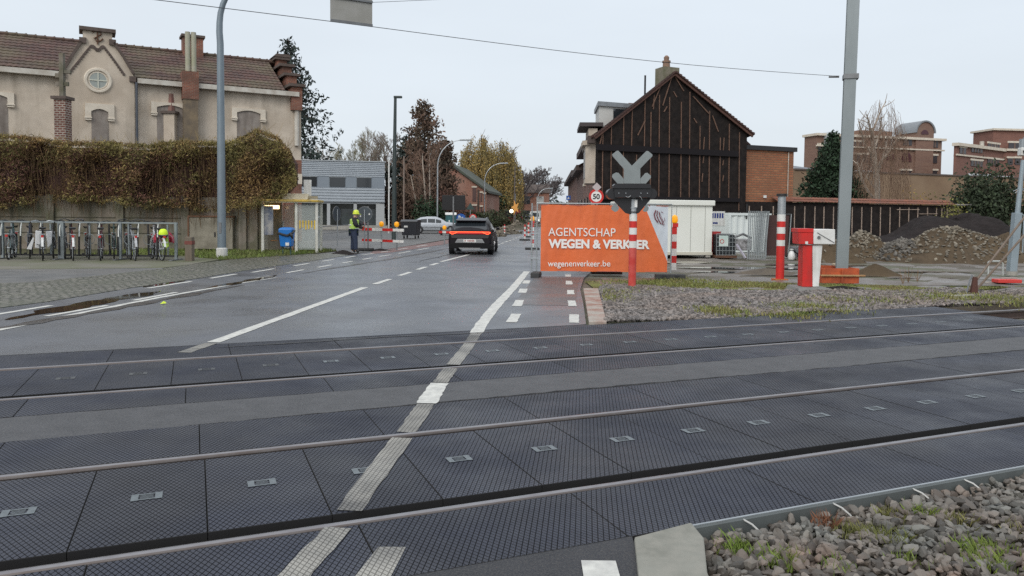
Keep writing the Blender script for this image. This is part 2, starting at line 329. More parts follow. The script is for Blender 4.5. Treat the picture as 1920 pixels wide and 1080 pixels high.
# rubber crossing deck: diamond grid of pads between grooves
def deck_mat(name, c1, c2, rough, paint=False):
    m = mat(name, c1, rough, col2=c2, nscale=1.3, namt=.9, rvar=.14, detail=8, spec=.5, island=0 if paint else .16, col3=None if paint else (.060, .060, .064), n2scale=.55, n2amt=.55)
    t = m.node_tree; b = t.nodes['Principled BSDF']; n = t.nodes.new; l = t.links.new
    co = n('ShaderNodeTexCoord').outputs['Object']
    def fam(az, pitch):
        a = R(az); d = n('ShaderNodeVectorMath'); d.operation = 'DOT_PRODUCT'; l(co, d.inputs[0]); d.inputs[1].default_value = (math.cos(a)/pitch, -math.sin(a)/pitch, 0)
        p = n('ShaderNodeMath'); p.operation = 'PINGPONG'; l(d.outputs['Value'], p.inputs[0]); p.inputs[1].default_value = .5; return p.outputs[0]
    def sm(s, a, c, o0=0, o1=1):
        r = n('ShaderNodeMapRange'); r.interpolation_type = 'SMOOTHSTEP'; l(s, r.inputs[0]); r.inputs[1].default_value = a; r.inputs[2].default_value = c
        r.inputs[3].default_value = o0; r.inputs[4].default_value = o1; return r.outputs[0]
    f1, f2 = fam(5.5, .030), fam(-51, .027)
    g1, g2 = sm(f1, .035, .11), sm(f2, .035, .11)
    mu = n('ShaderNodeMath'); mu.operation = 'MULTIPLY'; l(g1, mu.inputs[0]); l(g2, mu.inputs[1])
    rg = sm(f1, .40, .5, 0, .35)                    # fine rib along the middle of each row of pads
    ad = n('ShaderNodeMath'); l(mu.outputs[0], ad.inputs[0]); l(rg, ad.inputs[1])
    bp = n('ShaderNodeBump'); bp.inputs['Strength'].default_value = 1.0; bp.inputs['Distance'].default_value = .005; l(ad.outputs[0], bp.inputs['Height'])
    l(bp.outputs[0], b.inputs['Normal'])
    sp = n('ShaderNodeMapRange'); l(mu.outputs[0], sp.inputs[0]); sp.inputs[3].default_value = .08; sp.inputs[4].default_value = .36; l(sp.outputs[0], b.inputs['Specular IOR Level'])
    prev = b.inputs['Base Color'].links[0].from_socket
    dark = n('ShaderNodeMapRange'); l(mu.outputs[0], dark.inputs[0]); dark.inputs[3].default_value = .55 if paint else .12; dark.inputs[4].default_value = 1
    v = n('ShaderNodeVectorMath'); v.operation = 'SCALE'; l(prev, v.inputs[0]); l(dark.outputs[0], v.inputs['Scale'])
    x = n('ShaderNodeMix'); x.data_type = 'RGBA'; rr = sm(f1, .45, .485, 0, .30); l(rr, x.inputs[0]); l(v.outputs[0], x.inputs[6])  # paler rib line: sky glint put into the colour, along with polish from wear
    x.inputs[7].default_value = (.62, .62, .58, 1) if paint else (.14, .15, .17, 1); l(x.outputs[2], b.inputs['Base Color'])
    return m
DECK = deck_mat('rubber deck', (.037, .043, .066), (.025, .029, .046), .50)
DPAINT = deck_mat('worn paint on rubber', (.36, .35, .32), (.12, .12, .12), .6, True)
d = MB(); GAPJ = .004
def strip(n0, n1, t0, t1, pitch, start, drop=.16, cut=None):
    k0 = math.floor((t0-start)/pitch)
    while start+k0*pitch < t1:
        a = max(t0, start+k0*pitch)+GAPJ/2; c = min(t1, start+(k0+1)*pitch)-GAPJ/2; k0 += 1
        if c-a < .02: continue
        e = .003; jz = random.uniform(-.0015, .0015)
        P = lambda tt, nn, z: T(tt, nn, z+jz)
        top = [P(a+e, n0+e, 0), P(c-e, n0+e, 0), P(c-e, n1-e, 0), P(a+e, n1-e, 0)]
        mid = [P(a, n0, -e), P(c, n0, -e), P(c, n1, -e), P(a, n1, -e)]
        bot = [P(a, n0, -drop), P(c, n0, -drop), P(c, n1, -drop), P(a, n1, -drop)]
        vs = top+mid+bot; fs = [(0,1,2,3)]; d.mi = 0; d.add(vs, fs); fs = []; d.mi = 1
        for i in range(4): j = (i+1) % 4; fs += [(4+i, 4+j, j, i), (8+i, 8+j, 4+j, 4+i)]
        d.add(vs, fs)
random.seed(5)
strip(3.40, 4.075, -14, 12, 1.30, .82-.01)
strip(4.265, 5.545, -14, 12, .652, .05)
strip(5.68, 6.475, -14, 12, 1.31, .02)
strip(7.25, 7.90, -24, 12.2, 1.30, -.09)
strip(8.075, 9.375, -24, 12.9, .66, .435-.004)
strip(9.50, 10.335, -24, 13.2, 1.31, .385)
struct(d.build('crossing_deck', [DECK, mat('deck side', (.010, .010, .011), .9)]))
# steel edge strip with bent tie rods along the near rim, near-black bed in the rail troughs
e_ = MB(); e_.add([T(2.50, 3.352, .002), T(12, 3.352, .002), T(12, 3.392, .002), T(2.50, 3.392, .002), T(2.50, 3.352, -.25), T(12, 3.352, -.25), T(12, 3.392, -.25), T(2.50, 3.392, -.25)],
      [(0,1,2,3), (4,5,1,0), (5,6,2,1), (6,7,3,2), (7,4,0,3)])
struct(e_.build('deck_edge_beam', mat('concrete edge beam', (.08, .09, .09), .7, col2=(.10, .115, .115), nscale=4, namt=.8, bump=.2, bscale=60, bdist=.003)))
e_ = MB(); e_.add([T(2.50, 3.378, .008), T(12, 3.378, .008), T(12, 3.392, .008), T(2.50, 3.392, .008), T(2.50, 3.378, .002), T(12, 3.378, .002), T(12, 3.392, .002), T(2.50, 3.392, .002)],
      [(0,1,2,3), (4,5,1,0), (5,6,2,1), (6,7,3,2), (7,4,0,3)])
struct(e_.build('deck_edge_angle', STEEL))
for i, px in enumerate([(1413, 985), (1573, 949), (1720, 920), (1818, 903)]):
    p = G(*px); t, n = toT(p)
    b = MB(); b.tube([T(t, 3.36, .0), T(t+.02, 3.31, -.012), T(t+.045, 3.27, -.045), T(t+.06, 3.24, -.085), T(t+.07, 3.2, -.16)], .0055, 6)
    tag(b.build('anchor_hook', mat('zinc hook', (.5, .5, .48), .4, .4), smooth=True), ['bent pale metal hook at the deck edge nearest the concrete slab', 'bent metal hook beside the rust brown dry tuft, second from the slab', 'bent metal hook at the deck edge above the green weeds, third from the slab', 'bent metal hook at the deck edge at the right border, farthest from the slab'][i], 'hook', 'hooks along the deck edge')
# rails
RAILT = mat('polished rail head', (.34, .33, .34), .28, 1, col2=(.22, .20, .21), nscale=3, namt=.6, rvar=.06, stretch=(1, 1, 1))
RAILS = mat('rail shoulder', (.15, .135, .13), .42, .7, col2=(.10, .075, .065), nscale=5)
RAILW = mat('rusty rail web', (.055, .035, .028), .75, col2=(.03, .022, .02), nscale=14, bump=.3)
def rail(nc, t0, t1, label):
    r = thing('rail', label, 'rail', T(0, nc), R(90-TAZ), 'rails of the level crossing')
    h = MB(); q = [(-.031, -.034), (-.031, -.012), (-.028, -.003), (-.021, .004), (-.011, .008), (0, .009), (.011, .008), (.021, .004), (.028, -.003), (.031, -.012), (.031, -.034)]
    for i_, (a_, c_) in enumerate(zip(q, q[1:])):
        h.mi = 0 if 3 <= i_ <= 6 else 1; h.add([(t0, a_[0], a_[1]), (t1, a_[0], a_[1]), (t1, c_[0], c_[1]), (t0, c_[0], c_[1])], [(0, 1, 2, 3)])
    h.build('rail_head', [RAILT, RAILS], r)
    w_ = MB(); q = [(-.075, -.155), (.075, -.155), (.075, -.145), (.012, -.125), (.010, -.032), (-.010, -.032), (-.012, -.125), (-.075, -.145)]
    w_.prism(q, (t0, 0, 0), (0,1,0), (0,0,1), (1,0,0), t1-t0); w_.build('rail_web', RAILW, r)
    return r
rail(4.115, -20, 45, 'steel rail nearest the camera with wide black groove behind')
rail(5.64, -20, 45, 'thick shiny rail, second from the camera')
rail(7.945, -30, 60, 'thin rail just beyond the grey asphalt strip between the tracks')
rail(9.462, -30, 60, 'farthest steel rail, nearest the waiting banner fence')
# near-black sheets low in the troughs
b = MB()
for n0, n1, ta, tb in ((4.05, 4.24, -14, 12), (5.55, 5.70, -14, 12), (7.87, 8.07, -24, 12.2), (9.38, 9.52, -24, 12.9)):
    b.face([T(ta, n0, -.09), T(tb, n0, -.09), T(tb, n1, -.09), T(ta, n1, -.09)])
struct(b.build('flangeway_bed', mat('flangeway black', (.008, .008, .008), .95)))
# concrete sleepers where the deck ends on the right
slp = None
for i in range(28):
    tt = 13.6+i*.62
    if slp is None:
        b = MB(); b.box(-.12, .12, -1.2, 1.2, -.36, -.165); slp = b.build('railway_sleeper', CONC_D, None, bevel=.01); o = slp
    else: o = slp.copy(); COL.objects.link(o)
    o.location = T(tt, 8.70); o.rotation_euler = (0, 0, R(90-TAZ))
    tag(o, 'dark sleeper across the far track beyond the deck end', 'sleeper', 'sleepers beyond the deck end')
    if i >= 8: bpy.data.objects.remove(o)
# name plates cast into each inner panel
PLATE = mat('worn plate', (.15, .175, .19), .5, col2=(.085, .10, .11), nscale=30, namt=.6)
PLATE_D = mat('dark worn plate', (.055, .06, .065), .4)
pl = MB(); pd = MB()
def plate(b, t, n):
    x = T(t, n); 
    for a0, a1, c0, c1 in ((-.085, -.045, -.055, .055), (.045, .085, -.055, .055), (-.045, .045, .035, .05), (-.045, .045, -.05, -.035)):
        b.face([T(t+a0, n+c0, .0035), T(t+a1, n+c0, .0035), T(t+a1, n+c1, .0035), T(t+a0, n+c1, .0035)])
    for j in range(3):
        nn = n-.02+j*.02; b.face([T(t-.035, nn-.004, .0035), T(t+.035, nn-.004, .0035), T(t+.035, nn+.004, .0035), T(t-.035, nn+.004, .0035)])
for i in range(-8, 18): plate(pl, .376+.652*i, 4.93)
for i in range(-14, 19): plate(pd if i in (-3, -2, -1, 0, 1) else pl, .765+.66*(i-1)+.0, 8.74)
struct(pl.build('deck_plate_marks', PLATE)); struct(pd.build('deck_plate_marks', PLATE_D))

# ---- painted markings
mk = MB(); dk = MB()
def ribbon(b, pts, wd, z, jag=.012):
    if jag and len(pts) < 40:
        PP = []; WW = []
        for i in range(len(pts)-1):
            n_ = max(2, int(math.dist(pts[i], pts[i+1])/.16)); n_ = min(n_, 14)
            w0 = wd[i] if hasattr(wd, '__len__') else wd; w1 = wd[i+1] if hasattr(wd, '__len__') else wd
            for k_ in range(n_): f_ = k_/n_; PP.append((pts[i][0]+(pts[i+1][0]-pts[i][0])*f_+random.uniform(-jag, jag)*.4, pts[i][1]+(pts[i+1][1]-pts[i][1])*f_)); WW.append(w0+(w1-w0)*f_+random.uniform(-jag, jag))
        PP.append(pts[-1]); WW.append(wd[-1] if hasattr(wd, '__len__') else wd); return ribbon(b, PP, WW, z, 0)
    P = [Vector((p[0], p[1], z)) for p in pts]
    for i in range(len(P)-1):
        d0 = (P[min(i+1, len(P)-1)]-P[max(i-1, 0)]).normalized(); d1 = (P[min(i+2, len(P)-1)]-P[i]).normalized()
        s0 = Vector((d0.y, -d0.x, 0)); s1 = Vector((d1.y, -d1.x, 0))
        w0 = wd[i] if hasattr(wd, '__len__') else wd; w1 = wd[i+1] if hasattr(wd, '__len__') else wd
        b.face([P[i]-s0*w0/2, P[i]+s0*w0/2, P[i+1]+s1*w1/2, P[i+1]-s1*w1/2])
ln = [(-1.06, 2.2), (-1.0, 3.48), (-.925, 4.0), (-.895, 4.62), (-.86, 5.08), (-.80, 5.9), (-.755, 6.7), (-.72, 7.4), (-.64, 8.6), (-.56, 9.6), (-.50, 10.75)]
def lerp_line(pts, y):
    for a, c in zip(pts, pts[1:]):
        if a[1] <= y <= c[1]: k = (y-a[1])/(c[1]-a[1]); return (a[0]+(c[0]-a[0])*k, y)
def cutline(pts, n0, n1, wd=.17):
    ys = np.linspace(pts[0][1], pts[-1][1], 400); sel = [lerp_line(pts, y) for y in ys]; sel = [q for q in sel if q and n0 <= toT(q)[1] <= n1]
    return [sel[int(i)] for i in np.linspace(0, len(sel)-1, 7)] if len(sel) > 6 else sel
for n0, n1 in ((3.41, 4.078), (4.262, 5.548), (5.68, 6.48), (7.245, 7.905), (8.07, 9.38), (9.50, 10.34)): ribbon(dk, cutline(ln, n0, n1), .155, .004)
ribbon(mk, cutline(ln, 6.48, 7.235), .185, .005); ribbon(mk, cutline(ln, 1.0, 3.39), .17, .004)
dk.face([(-.725, 3.43, .004), (-.555, 3.43, .004), (-.525, 3.79, .004), (-.665, 3.79, .004)])
mk.face([(-.76, 2.6, .004), (-.60, 2.6, .004), (-.575, 3.40, .004), (-.74, 3.40, .004)])
mk.face([(.345, 3.1, .004), (.52, 3.1, .004), (.525, 3.66, .004), (.355, 3.66, .004)])
ribbon(mk, [(-.495, 10.78), (-.46, 11.6), (-.38, 12.8), (-.26, 14.3), (-.1, 16.0), (.08, 18.0), (.26, 20.2), (.45, 22.6)], .19, .005)
cl = [(-3.92, 9.12), (-3.31, 17.0)]; ribbon(dk, [(-3.93, 9.05), (-3.87, 9.72)], .17, .004); ribbon(mk, [(-3.865, 9.78), (-3.35, 17.25)], .17, .005)
for a in (((-3.27, 18.1), (-3.14, 19.5)), ((-3.06, 20.6), (-2.93, 21.9)), ((-2.85, 22.9), (-2.74, 24.1)), ((-2.66, 24.9), (-2.55, 26.0)), ((-2.5, 26.8), (-1.75, 32.0))): ribbon(mk, a, .15, .005)
y = 34.0
while y < 150:
    f = lambda yy: (-1.5+(yy-34)*.088, yy)
    ribbon(mk, [f(y), f(y+1.3)], .15, .005); y += 2.5
for (ax, ay), (bx, by) in (((-.00, 11.88), (.085, 12.9)), ((.10, 14.0), (.165, 15.0)), ((.22, 16.4), (.28, 17.3)), ((.34, 18.6), (.4, 19.5))): ribbon(mk, [(ax, ay), (bx, by)], .175, .0055)
for (ax, ay), (bx, by) in (((.99, 11.9), (1.07, 12.9)), ((1.14, 14.1), (1.19, 15.0)), ((1.27, 16.2), (1.33, 17.1)), ((1.41, 18.5), (1.47, 19.5)), ((1.55, 20.8), (1.62, 21.8)), ((1.70, 23), (1.78, 24))): ribbon(mk, [(ax, ay), (bx, by)], .16, .0055)
L2 = [(-7.7, 7.4), (-7.35, 9.4), (-7.2, 10.9), (-7.14, 11.9), (-7.03, 13.4), (-6.9, 14.9), (-6.63, 16.8), (-6.38, 18.3), (-6.1, 19.6)]
ribbon(mk, L2, [.15, .15, .15, .15, .14, .13, .11, .08, .05], .005)
for a in (((-8.62, 9.6), (-8.17, 13.4)), ((-7.98, 16.6), (-7.75, 18.3)), ((-7.65, 19.2), (-7.5, 20.6)), ((-7.28, 21.2), (-7.12, 22.7)), ((-6.9, 24.0), (-6.75, 25.2)), ((-6.6, 26.4), (-6.45, 27.5)), ((-6.3, 28.6), (-6.15, 29.8)), ((-6.05, 30.6), (-5.8, 31.8)), ((-5.7, 33), (-5.5, 34.3)), ((-5.35, 35.5), (-5.1, 37)), ((-4.9, 39), (-4.6, 41))): ribbon(mk, a, .13, .005)
for a in (((-7.42, 12.05), (-7.22, 13.5)), ((-7.15, 14.3), (-7.0, 15.8)), ((-6.55, 18.8), (-6.42, 20.1)), ((-6.3, 21.2), (-6.15, 22.4)), ((-6.0, 23.4), (-5.85, 24.6)), ((-5.72, 25.5), (-5.58, 26.6)), ((-5.45, 27.6), (-5.3, 28.7)), ((-5.2, 29.6), (-4.95, 31.0)), ((-4.8, 32), (-4.55, 34)), ((-4.4, 35), (-4.1, 37.5))): ribbon(mk, a, .12, .0055)
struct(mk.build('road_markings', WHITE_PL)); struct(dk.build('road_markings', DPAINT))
# gutter: narrow concrete band with the wet line of dirt beside the cycle path, and puddles
WET = mat('standing water', (.035, .028, .022), .04, col2=(.05, .035, .025), nscale=2, namt=.7, spec=.5)
DIRT = mat('dark wet dirt', (.045, .036, .03), .35, col2=(.03, .025, .022), nscale=5, namt=.8, bump=.4, bscale=60, rvar=.15)
def blob_strip(name, pts, wd, z, m, seed):
    random.seed(seed); b = MB(); P = []
    for a, c in zip(pts, pts[1:]):
        for k in range(6): P.append((a[0]+(c[0]-a[0])*k/6, a[1]+(c[1]-a[1])*k/6))
    P.append(pts[-1]); n = len(P); W = [wd*(.35+.65*random.random())*min(1, 4*i/n+.08, 4*(n-1-i)/n+.08) for i in range(n)]
    P = [(p[0]+random.uniform(-.03, .03), p[1]) for p in P]; ribbon(b, P, W, z, 0); return struct(b.build(name, m))
blob_strip('puddle', [(-8.1, 8.6), (-7.5, 10.0), (-7.05, 12), (-6.75, 14), (-6.45, 16), (-6.2, 17.6)], .38, .0062, DIRT, 1)
blob_strip('puddle', [(-7.75, 11.6), (-7.68, 13.2), (-7.6, 14.6), (-7.45, 16.0)], .75, .0063, WET, 2)
blob_strip('puddle', [(-8.2, 16.8), (-8.02, 18.6)], .45, .0064, WET, 6)
blob_strip('puddle', [(-6.75, 16.6), (-6.5, 18.5), (-6.3, 20.4)], .45, .0064, WET, 3)
blob_strip('gutter_dirt', [(-5.9, 20.6), (-5.5, 23), (-4.9, 26), (-4.35, 29), (-3.85, 32), (-3.3, 36), (-2.6, 42)], .30, .0066, DIRT, 4)
blob_strip('gutter_dirt', [(-3.3, 27), (-2.9, 29.5), (-2.6, 32)], .14, .0066, mat('tar seam', (.03, .03, .032), .5), 8)
blob_strip('gutter_dirt', [(-4.05, 9.25), (-2.9, 9.75), (-1.7, 10.35), (-.9, 10.62), (.2, 11.05)], .06, .0066, mat('tar seam', (.03, .03, .032), .5), 9)
lf = MB(); P = G(306, 570, .01); lf.add([P+Vector(q) for q in ((-.06, 0, 0), (0, -.03, .01), (.06, 0, .015), (.02, .04, .04), (-.03, .03, .03), (0, .01, .05))], [(0,1,5), (1,2,5), (2,3,5), (3,4,5), (4,0,5)])
tag(lf.build('litter', mat('lime plastic', (.55, .70, .03), .5)), 'small lime green scrap lying on the wet road', 'litter')
# ------------------------------------------------------------------ scattered stones and grass
def icosa():
    p = (1+5**.5)/2; v = np.array([(-1,p,0),(1,p,0),(-1,-p,0),(1,-p,0),(0,-1,p),(0,1,p),(0,-1,-p),(0,1,-p),(p,0,-1),(p,0,1),(-p,0,-1),(-p,0,1)], float); v /= np.linalg.norm(v[0])
    f = np.array([(0,11,5),(0,5,1),(0,1,7),(0,7,10),(0,10,11),(1,5,9),(5,11,4),(11,10,2),(10,7,6),(7,1,8),(3,9,4),(3,4,2),(3,2,6),(3,6,8),(3,8,9),(4,9,5),(2,4,11),(6,2,10),(8,6,7),(9,8,1)])
    return v, f
IV, IF = icosa()
def subdiv(v, f):
    v = [tuple(x) for x in v]; c = {}; nf = []
    def mid(a, b):
        k = (min(a, b), max(a, b))
        if k not in c: m_ = (np.array(v[a])+np.array(v[b])); c[k] = len(v); v.append(tuple(m_/np.linalg.norm(m_)))
        return c[k]
    for a, b, d_ in f: x, y, z = mid(a, b), mid(b, d_), mid(d_, a); nf += [(a, x, z), (b, y, x), (d_, z, y), (x, y, z)]
    return np.array(v), np.array(nf)
IV2, IF2 = subdiv(IV, IF)
def stones(name, xy, z, size, m, seed, flat=.62, label=None, hi=False):
    rng = np.random.default_rng(seed); n = len(xy); s = size*(.55+.8*rng.random(n)**1.3)
    bv, bf = (IV2, IF2) if hi else (IV, IF); nv = len(bv)
    pn = rng.normal(size=(n, 9, 3)); pn /= np.linalg.norm(pn, axis=2)[:, :, None]; pd_ = rng.uniform(.38, .80, (n, 9))
    dt = np.einsum('vk,npk->nvp', bv, pn); V = bv[None]*np.minimum(1, np.where(dt > .05, pd_[:, None, :]/np.maximum(dt, .05), 9).min(2))[:, :, None]*1.25
    V = V*np.stack([np.ones(n)*1.0+rng.uniform(-.1,.5,n), np.ones(n), flat+rng.uniform(-.15,.2,n)], 1)[:, None, :]*s[:, None, None]*.5
    ax = rng.normal(size=(n, 3)); ax[:, 2] *= 2.5; ax /= np.linalg.norm(ax, axis=1)[:, None]; an = rng.uniform(0, 6.28, n)
    K = np.zeros((n, 3, 3)); K[:, 0, 1] = -ax[:, 2]; K[:, 0, 2] = ax[:, 1]; K[:, 1, 0] = ax[:, 2]; K[:, 1, 2] = -ax[:, 0]; K[:, 2, 0] = -ax[:, 1]; K[:, 2, 1] = ax[:, 0]
    Rm = np.eye(3)+np.sin(an)[:, None, None]*K+(1-np.cos(an))[:, None, None]*(K@K)
    V = np.einsum('nij,nkj->nki', Rm, V); zz = z if np.ndim(z) else np.full(n, z)
    V += np.stack([xy[:, 0], xy[:, 1], zz], 1)[:, None, :]
    F = (bf[None]+(np.arange(n)*nv)[:, None, None]).reshape(-1, 3)
    return tag(np_mesh(name, V.reshape(-1, 3), F, m), kind='stuff', label=label)
def scatter(poly, n, seed):
    rng = np.random.default_rng(seed); P = np.array([(p[0], p[1]) for p in poly]); lo, hi = P.min(0), P.max(0); out_ = np.zeros((0, 2))
    while len(out_) < n:
        q = lo+(hi-lo)*rng.random((n*2, 2)); out_ = np.concatenate([out_, q[in_poly(q[:, 0], q[:, 1], poly)]])
    return out_[:n]
BAL = mat('ballast stone', (.125, .115, .102), .65, col2=(.15, .098, .074), nscale=6, namt=.8, island=.65, col3=(.11, .13, .125), n2scale=3, n2amt=.7, bump=.3, bscale=90, bdist=.004)
BALM = mat('ballast stone far', (.18, .165, .155), .75, col2=(.13, .12, .12), nscale=1.2, namt=.7, island=.62, col3=(.20, .15, .12), n2scale=.8, n2amt=.5)
near = ccw([T(2.52, 3.345)[:2], T(7.4, 3.345)[:2], T(6.5, .9)[:2], (2.5, 1.8), (.96, 1.8), (.955, 3.50), (1.03, 3.9)])
q = scatter(near, 11000, 1); stones('ballast_stones', q, -.085+np.random.default_rng(2).random(len(q))*.045, .053, BAL, 3, hi=True, label='reddish grey crushed ballast beside the concrete slab')
midp = ccw([(1.5, 11.86), (1.98, 17.3), (2.3, 18.1), (3.1, 18.35), (5.4, 17.6), (7.9, 17.5), (10.5, 18.2), T(17, 11.9)[:2], T(24, 11.7)[:2], T(24, 10.42)[:2], T(5.95, 10.42)[:2]])
q = scatter(midp, 26000, 4)
def mound(x, y): return .05*np.sin(x*1.3+y)+.05*np.sin(y*1.9-x*.7)
stones('ballast_stones', q, np.maximum(-.02, .0+mound(q[:, 0], q[:, 1])*.5), .075, BALM, 5, label='grey ballast bed between the deck and the grass')
q = scatter(ccw([T(13.25, 9.42)[:2], T(18, 9.42)[:2], T(18, 7.0)[:2], T(12.3, 7.0)[:2], T(12.4, 7.85)[:2], T(13.1, 9.0)[:2]]), 2500, 8)
stones('ballast_stones', q, -.24, .06, BALM, 9, label='brown ballast in the trough where the deck ends')
def blades(name, xy, h, m, seed, wd=.008, lean=.5, label=None, z=0.0, per=1, hvar=.6):
    rng = np.random.default_rng(seed); xy = np.repeat(xy, per, 0); xy = xy+rng.normal(0, .02 if per > 1 else 0, xy.shape); n = len(xy)
    hh = h*(1-hvar+hvar*2*rng.random(n)); a = rng.uniform(0, 6.28, n); ln_ = lean*hh*rng.random(n)
    wx, wy = np.cos(a)*wd, np.sin(a)*wd; lx, ly = np.cos(a+1.57+rng.normal(0, .4, n))*ln_, np.sin(a+1.57)*ln_
    zz = np.full(n, z) if np.ndim(z) == 0 else np.repeat(z, per)
    v = np.stack([np.stack([xy[:, 0]-wx, xy[:, 1]-wy, zz], 1), np.stack([xy[:, 0]+wx, xy[:, 1]+wy, zz], 1),
                  np.stack([xy[:, 0]+lx*.45+wx*.7, xy[:, 1]+ly*.45+wy*.7, zz+hh*.62], 1), np.stack([xy[:, 0]+lx, xy[:, 1]+ly, zz+hh], 1)], 1)
    return tag(np_mesh(name, v.reshape(-1, 3), np.arange(n*4).reshape(-1, 4), m), kind='stuff', label=label)
GR = mat('grass blades', (.10, .15, .03), .7, col2=(.18, .15, .06), nscale=1.1, namt=.7, island=.4)
GR2 = mat('bright grass', (.12, .19, .03), .6, island=.35, col2=(.20, .22, .05), nscale=4)
GR3 = mat('dry grass', (.20, .16, .075), .8, island=.45, col2=(.17, .21, .055), nscale=.9, namt=.9)
tufts = [((1375, 1035), 70, GR2), ((1450, 1060), 90, GR2), ((1595, 1005), 60, GR), ((1640, 1010), 70, GR), ((1840, 1040), 130, GR2), ((1860, 1070), 80, GR2), ((1730, 970), 50, GR2), ((1790, 985), 60, GR), ((1665, 975), 45, GR), ((1690, 1020), 45, GR), ((1570, 1075), 30, GR2), ((1900, 1000), 30, GR), ((1480, 1060), 40, GR3), ((1700, 1060), 20, GR2)]
rng = np.random.default_rng(11)
for mm, nm in ((GR2, 'bright'), (GR, 'green'), (GR3, 'dry')):
    q = np.concatenate([np.array([G(*p, -.08)[:2]])+rng.normal(0, .030+.0003*c, (int(c*2.2), 2)) for p, c, m_ in tufts if m_ is mm])
    blades('grass', q, .050, mm, 12, .0028, .9, z=-.07, label=nm+' weeds growing through the near ballast')
q = np.array([G(1545, 990, -.08)[:2]])+rng.normal(0, .035, (120, 2)); blades('grass', q, .07, mat('rusty dry stems', (.20, .09, .05), .8, island=.3), 14, .003, .7, z=-.08, label='rust brown dry tuft at the deck edge')
gband = ccw([(1.95, 17.6), (1.9, 19.6), (5, 20.3), (9.5, 19.3), (12, 19.2), (16, 18.9), T(20, 12.9)[:2], T(17, 12.6)[:2], (11.5, 17.6), (8, 17.7), (5.4, 17.9), (3.1, 18.0)])
sheet('grass_strip', gband, -.018, mat('mossy grass ground', (.14, .165, .03), .9, col2=(.13, .105, .05), nscale=1.6, namt=1, col3=(.19, .22, .045), n2scale=.7, n2amt=.8, bump=.6, bscale=30, bdist=.02, detail=8), 0)
q = scatter(gband, 60000, 20); nz_ = np.sin(q[:, 0]*2.1+np.sin(q[:, 1]*1.7))+np.sin(q[:, 1]*2.7-q[:, 0]*.9)+rng.normal(0, .5, len(q)); q = q[nz_ > -.35]
blades('grass', q, .045, GR3, 21, .010, .8, z=-.045, label='yellowish grass strip behind the far ballast')
extra = [((1130, 560), .35, 420), ((1345, 583), .25, 320), ((1375, 588), .2, 160), ((1520, 578), .4, 500), ((1467, 537), .25, 500), ((1130, 545), .5, 500), ((1480, 590), .3, 250), ((1600, 560), .5, 400), ((1850, 560), .7, 900), ((1700, 555), .7, 800), ((1300, 530), .6, 900), ((1200, 532), .4, 500)]
q = np.concatenate([np.array([G(*p)[:2]])+rng.normal(0, s, (c, 2)) for p, s, c in extra]); q = q[(q[:, 0] > 1.75+(q[:, 1]-14)*.09)]
blades('grass', q, .055, mat('mixed grass', (.15, .19, .04), .7, island=.45, col2=(.22, .18, .07), nscale=2, namt=.8), 22, .009, .9, z=-.005, per=2, label='green grass patches on and behind the far ballast')
q = scatter(verge, 26000, 24); q = q[(q[:, 0] > -16)]
blades('grass', q, .09, mat('verge grass', (.13, .19, .035), .75, island=.4, col2=(.14, .13, .05), nscale=1, namt=.7), 25, .014, .8, z=.02, label='green grass verge around the lamp post and the shelter')
# muddy construction site
MUD = mat('wet mud', (.165, .145, .13), .5, col2=(.10, .085, .07), nscale=.7, namt=.9, rvar=.3, bump=.5, bscale=9, bdist=.05, col3=(.20, .18, .165), n2scale=.35, n2amt=.6, detail=7)
nx, ny = 150, 110; X, Y = np.meshgrid(np.linspace(1.7, 42, nx), np.linspace(17.0, 46, ny))
rg = np.random.default_rng(30); Z = -.055+.025*np.sin(X*2.3+Y*1.1)+.02*np.sin(Y*4.1-X*.6)+.02*rg.normal(size=X.shape)*.6
tt, nn = X*TF.x.x+Y*TF.x.y, X*TF.y.x+Y*TF.y.y
Z += .04*np.exp(-((Y-20.2)/1.1)**2)
edge = (X < 1.75+(Y-17)*.155) | (nn < 10.9); Z[edge] = -.3
idx = np.arange(nx*ny).reshape(ny, nx); Fq = np.stack([idx[:-1, :-1], idx[:-1, 1:], idx[1:, 1:], idx[1:, :-1]], -1).reshape(-1, 4)
struct(np_mesh('muddy_ground', np.stack([X, Y, Z], -1).reshape(-1, 3), Fq, MUD, smooth=True))
pw = MB(); random.seed(33)
PUD = mat('site puddle', (.10, .095, .09), .06, spec=.5)
for cx, cy, a, b_ in ((9.0, 22.5, 2.2, .22), (12.0, 22.0, 1.2, .2), (8.2, 25.5, 2.6, .5), (11.2, 27.5, 2.0, .6), (6.8, 23.6, 1.2, .3), (13.6, 24.5, 1.5, .25), (6.2, 28.5, 1.4, .8)):
    pts = [(cx+a*math.cos(i/20*6.283)*random.uniform(.75, 1.1), cy+b_*math.sin(i/20*6.283)*random.uniform(.7, 1.15), -.024) for i in range(20)]; pw.face(pts)
struct(pw.build('puddle', PUD))
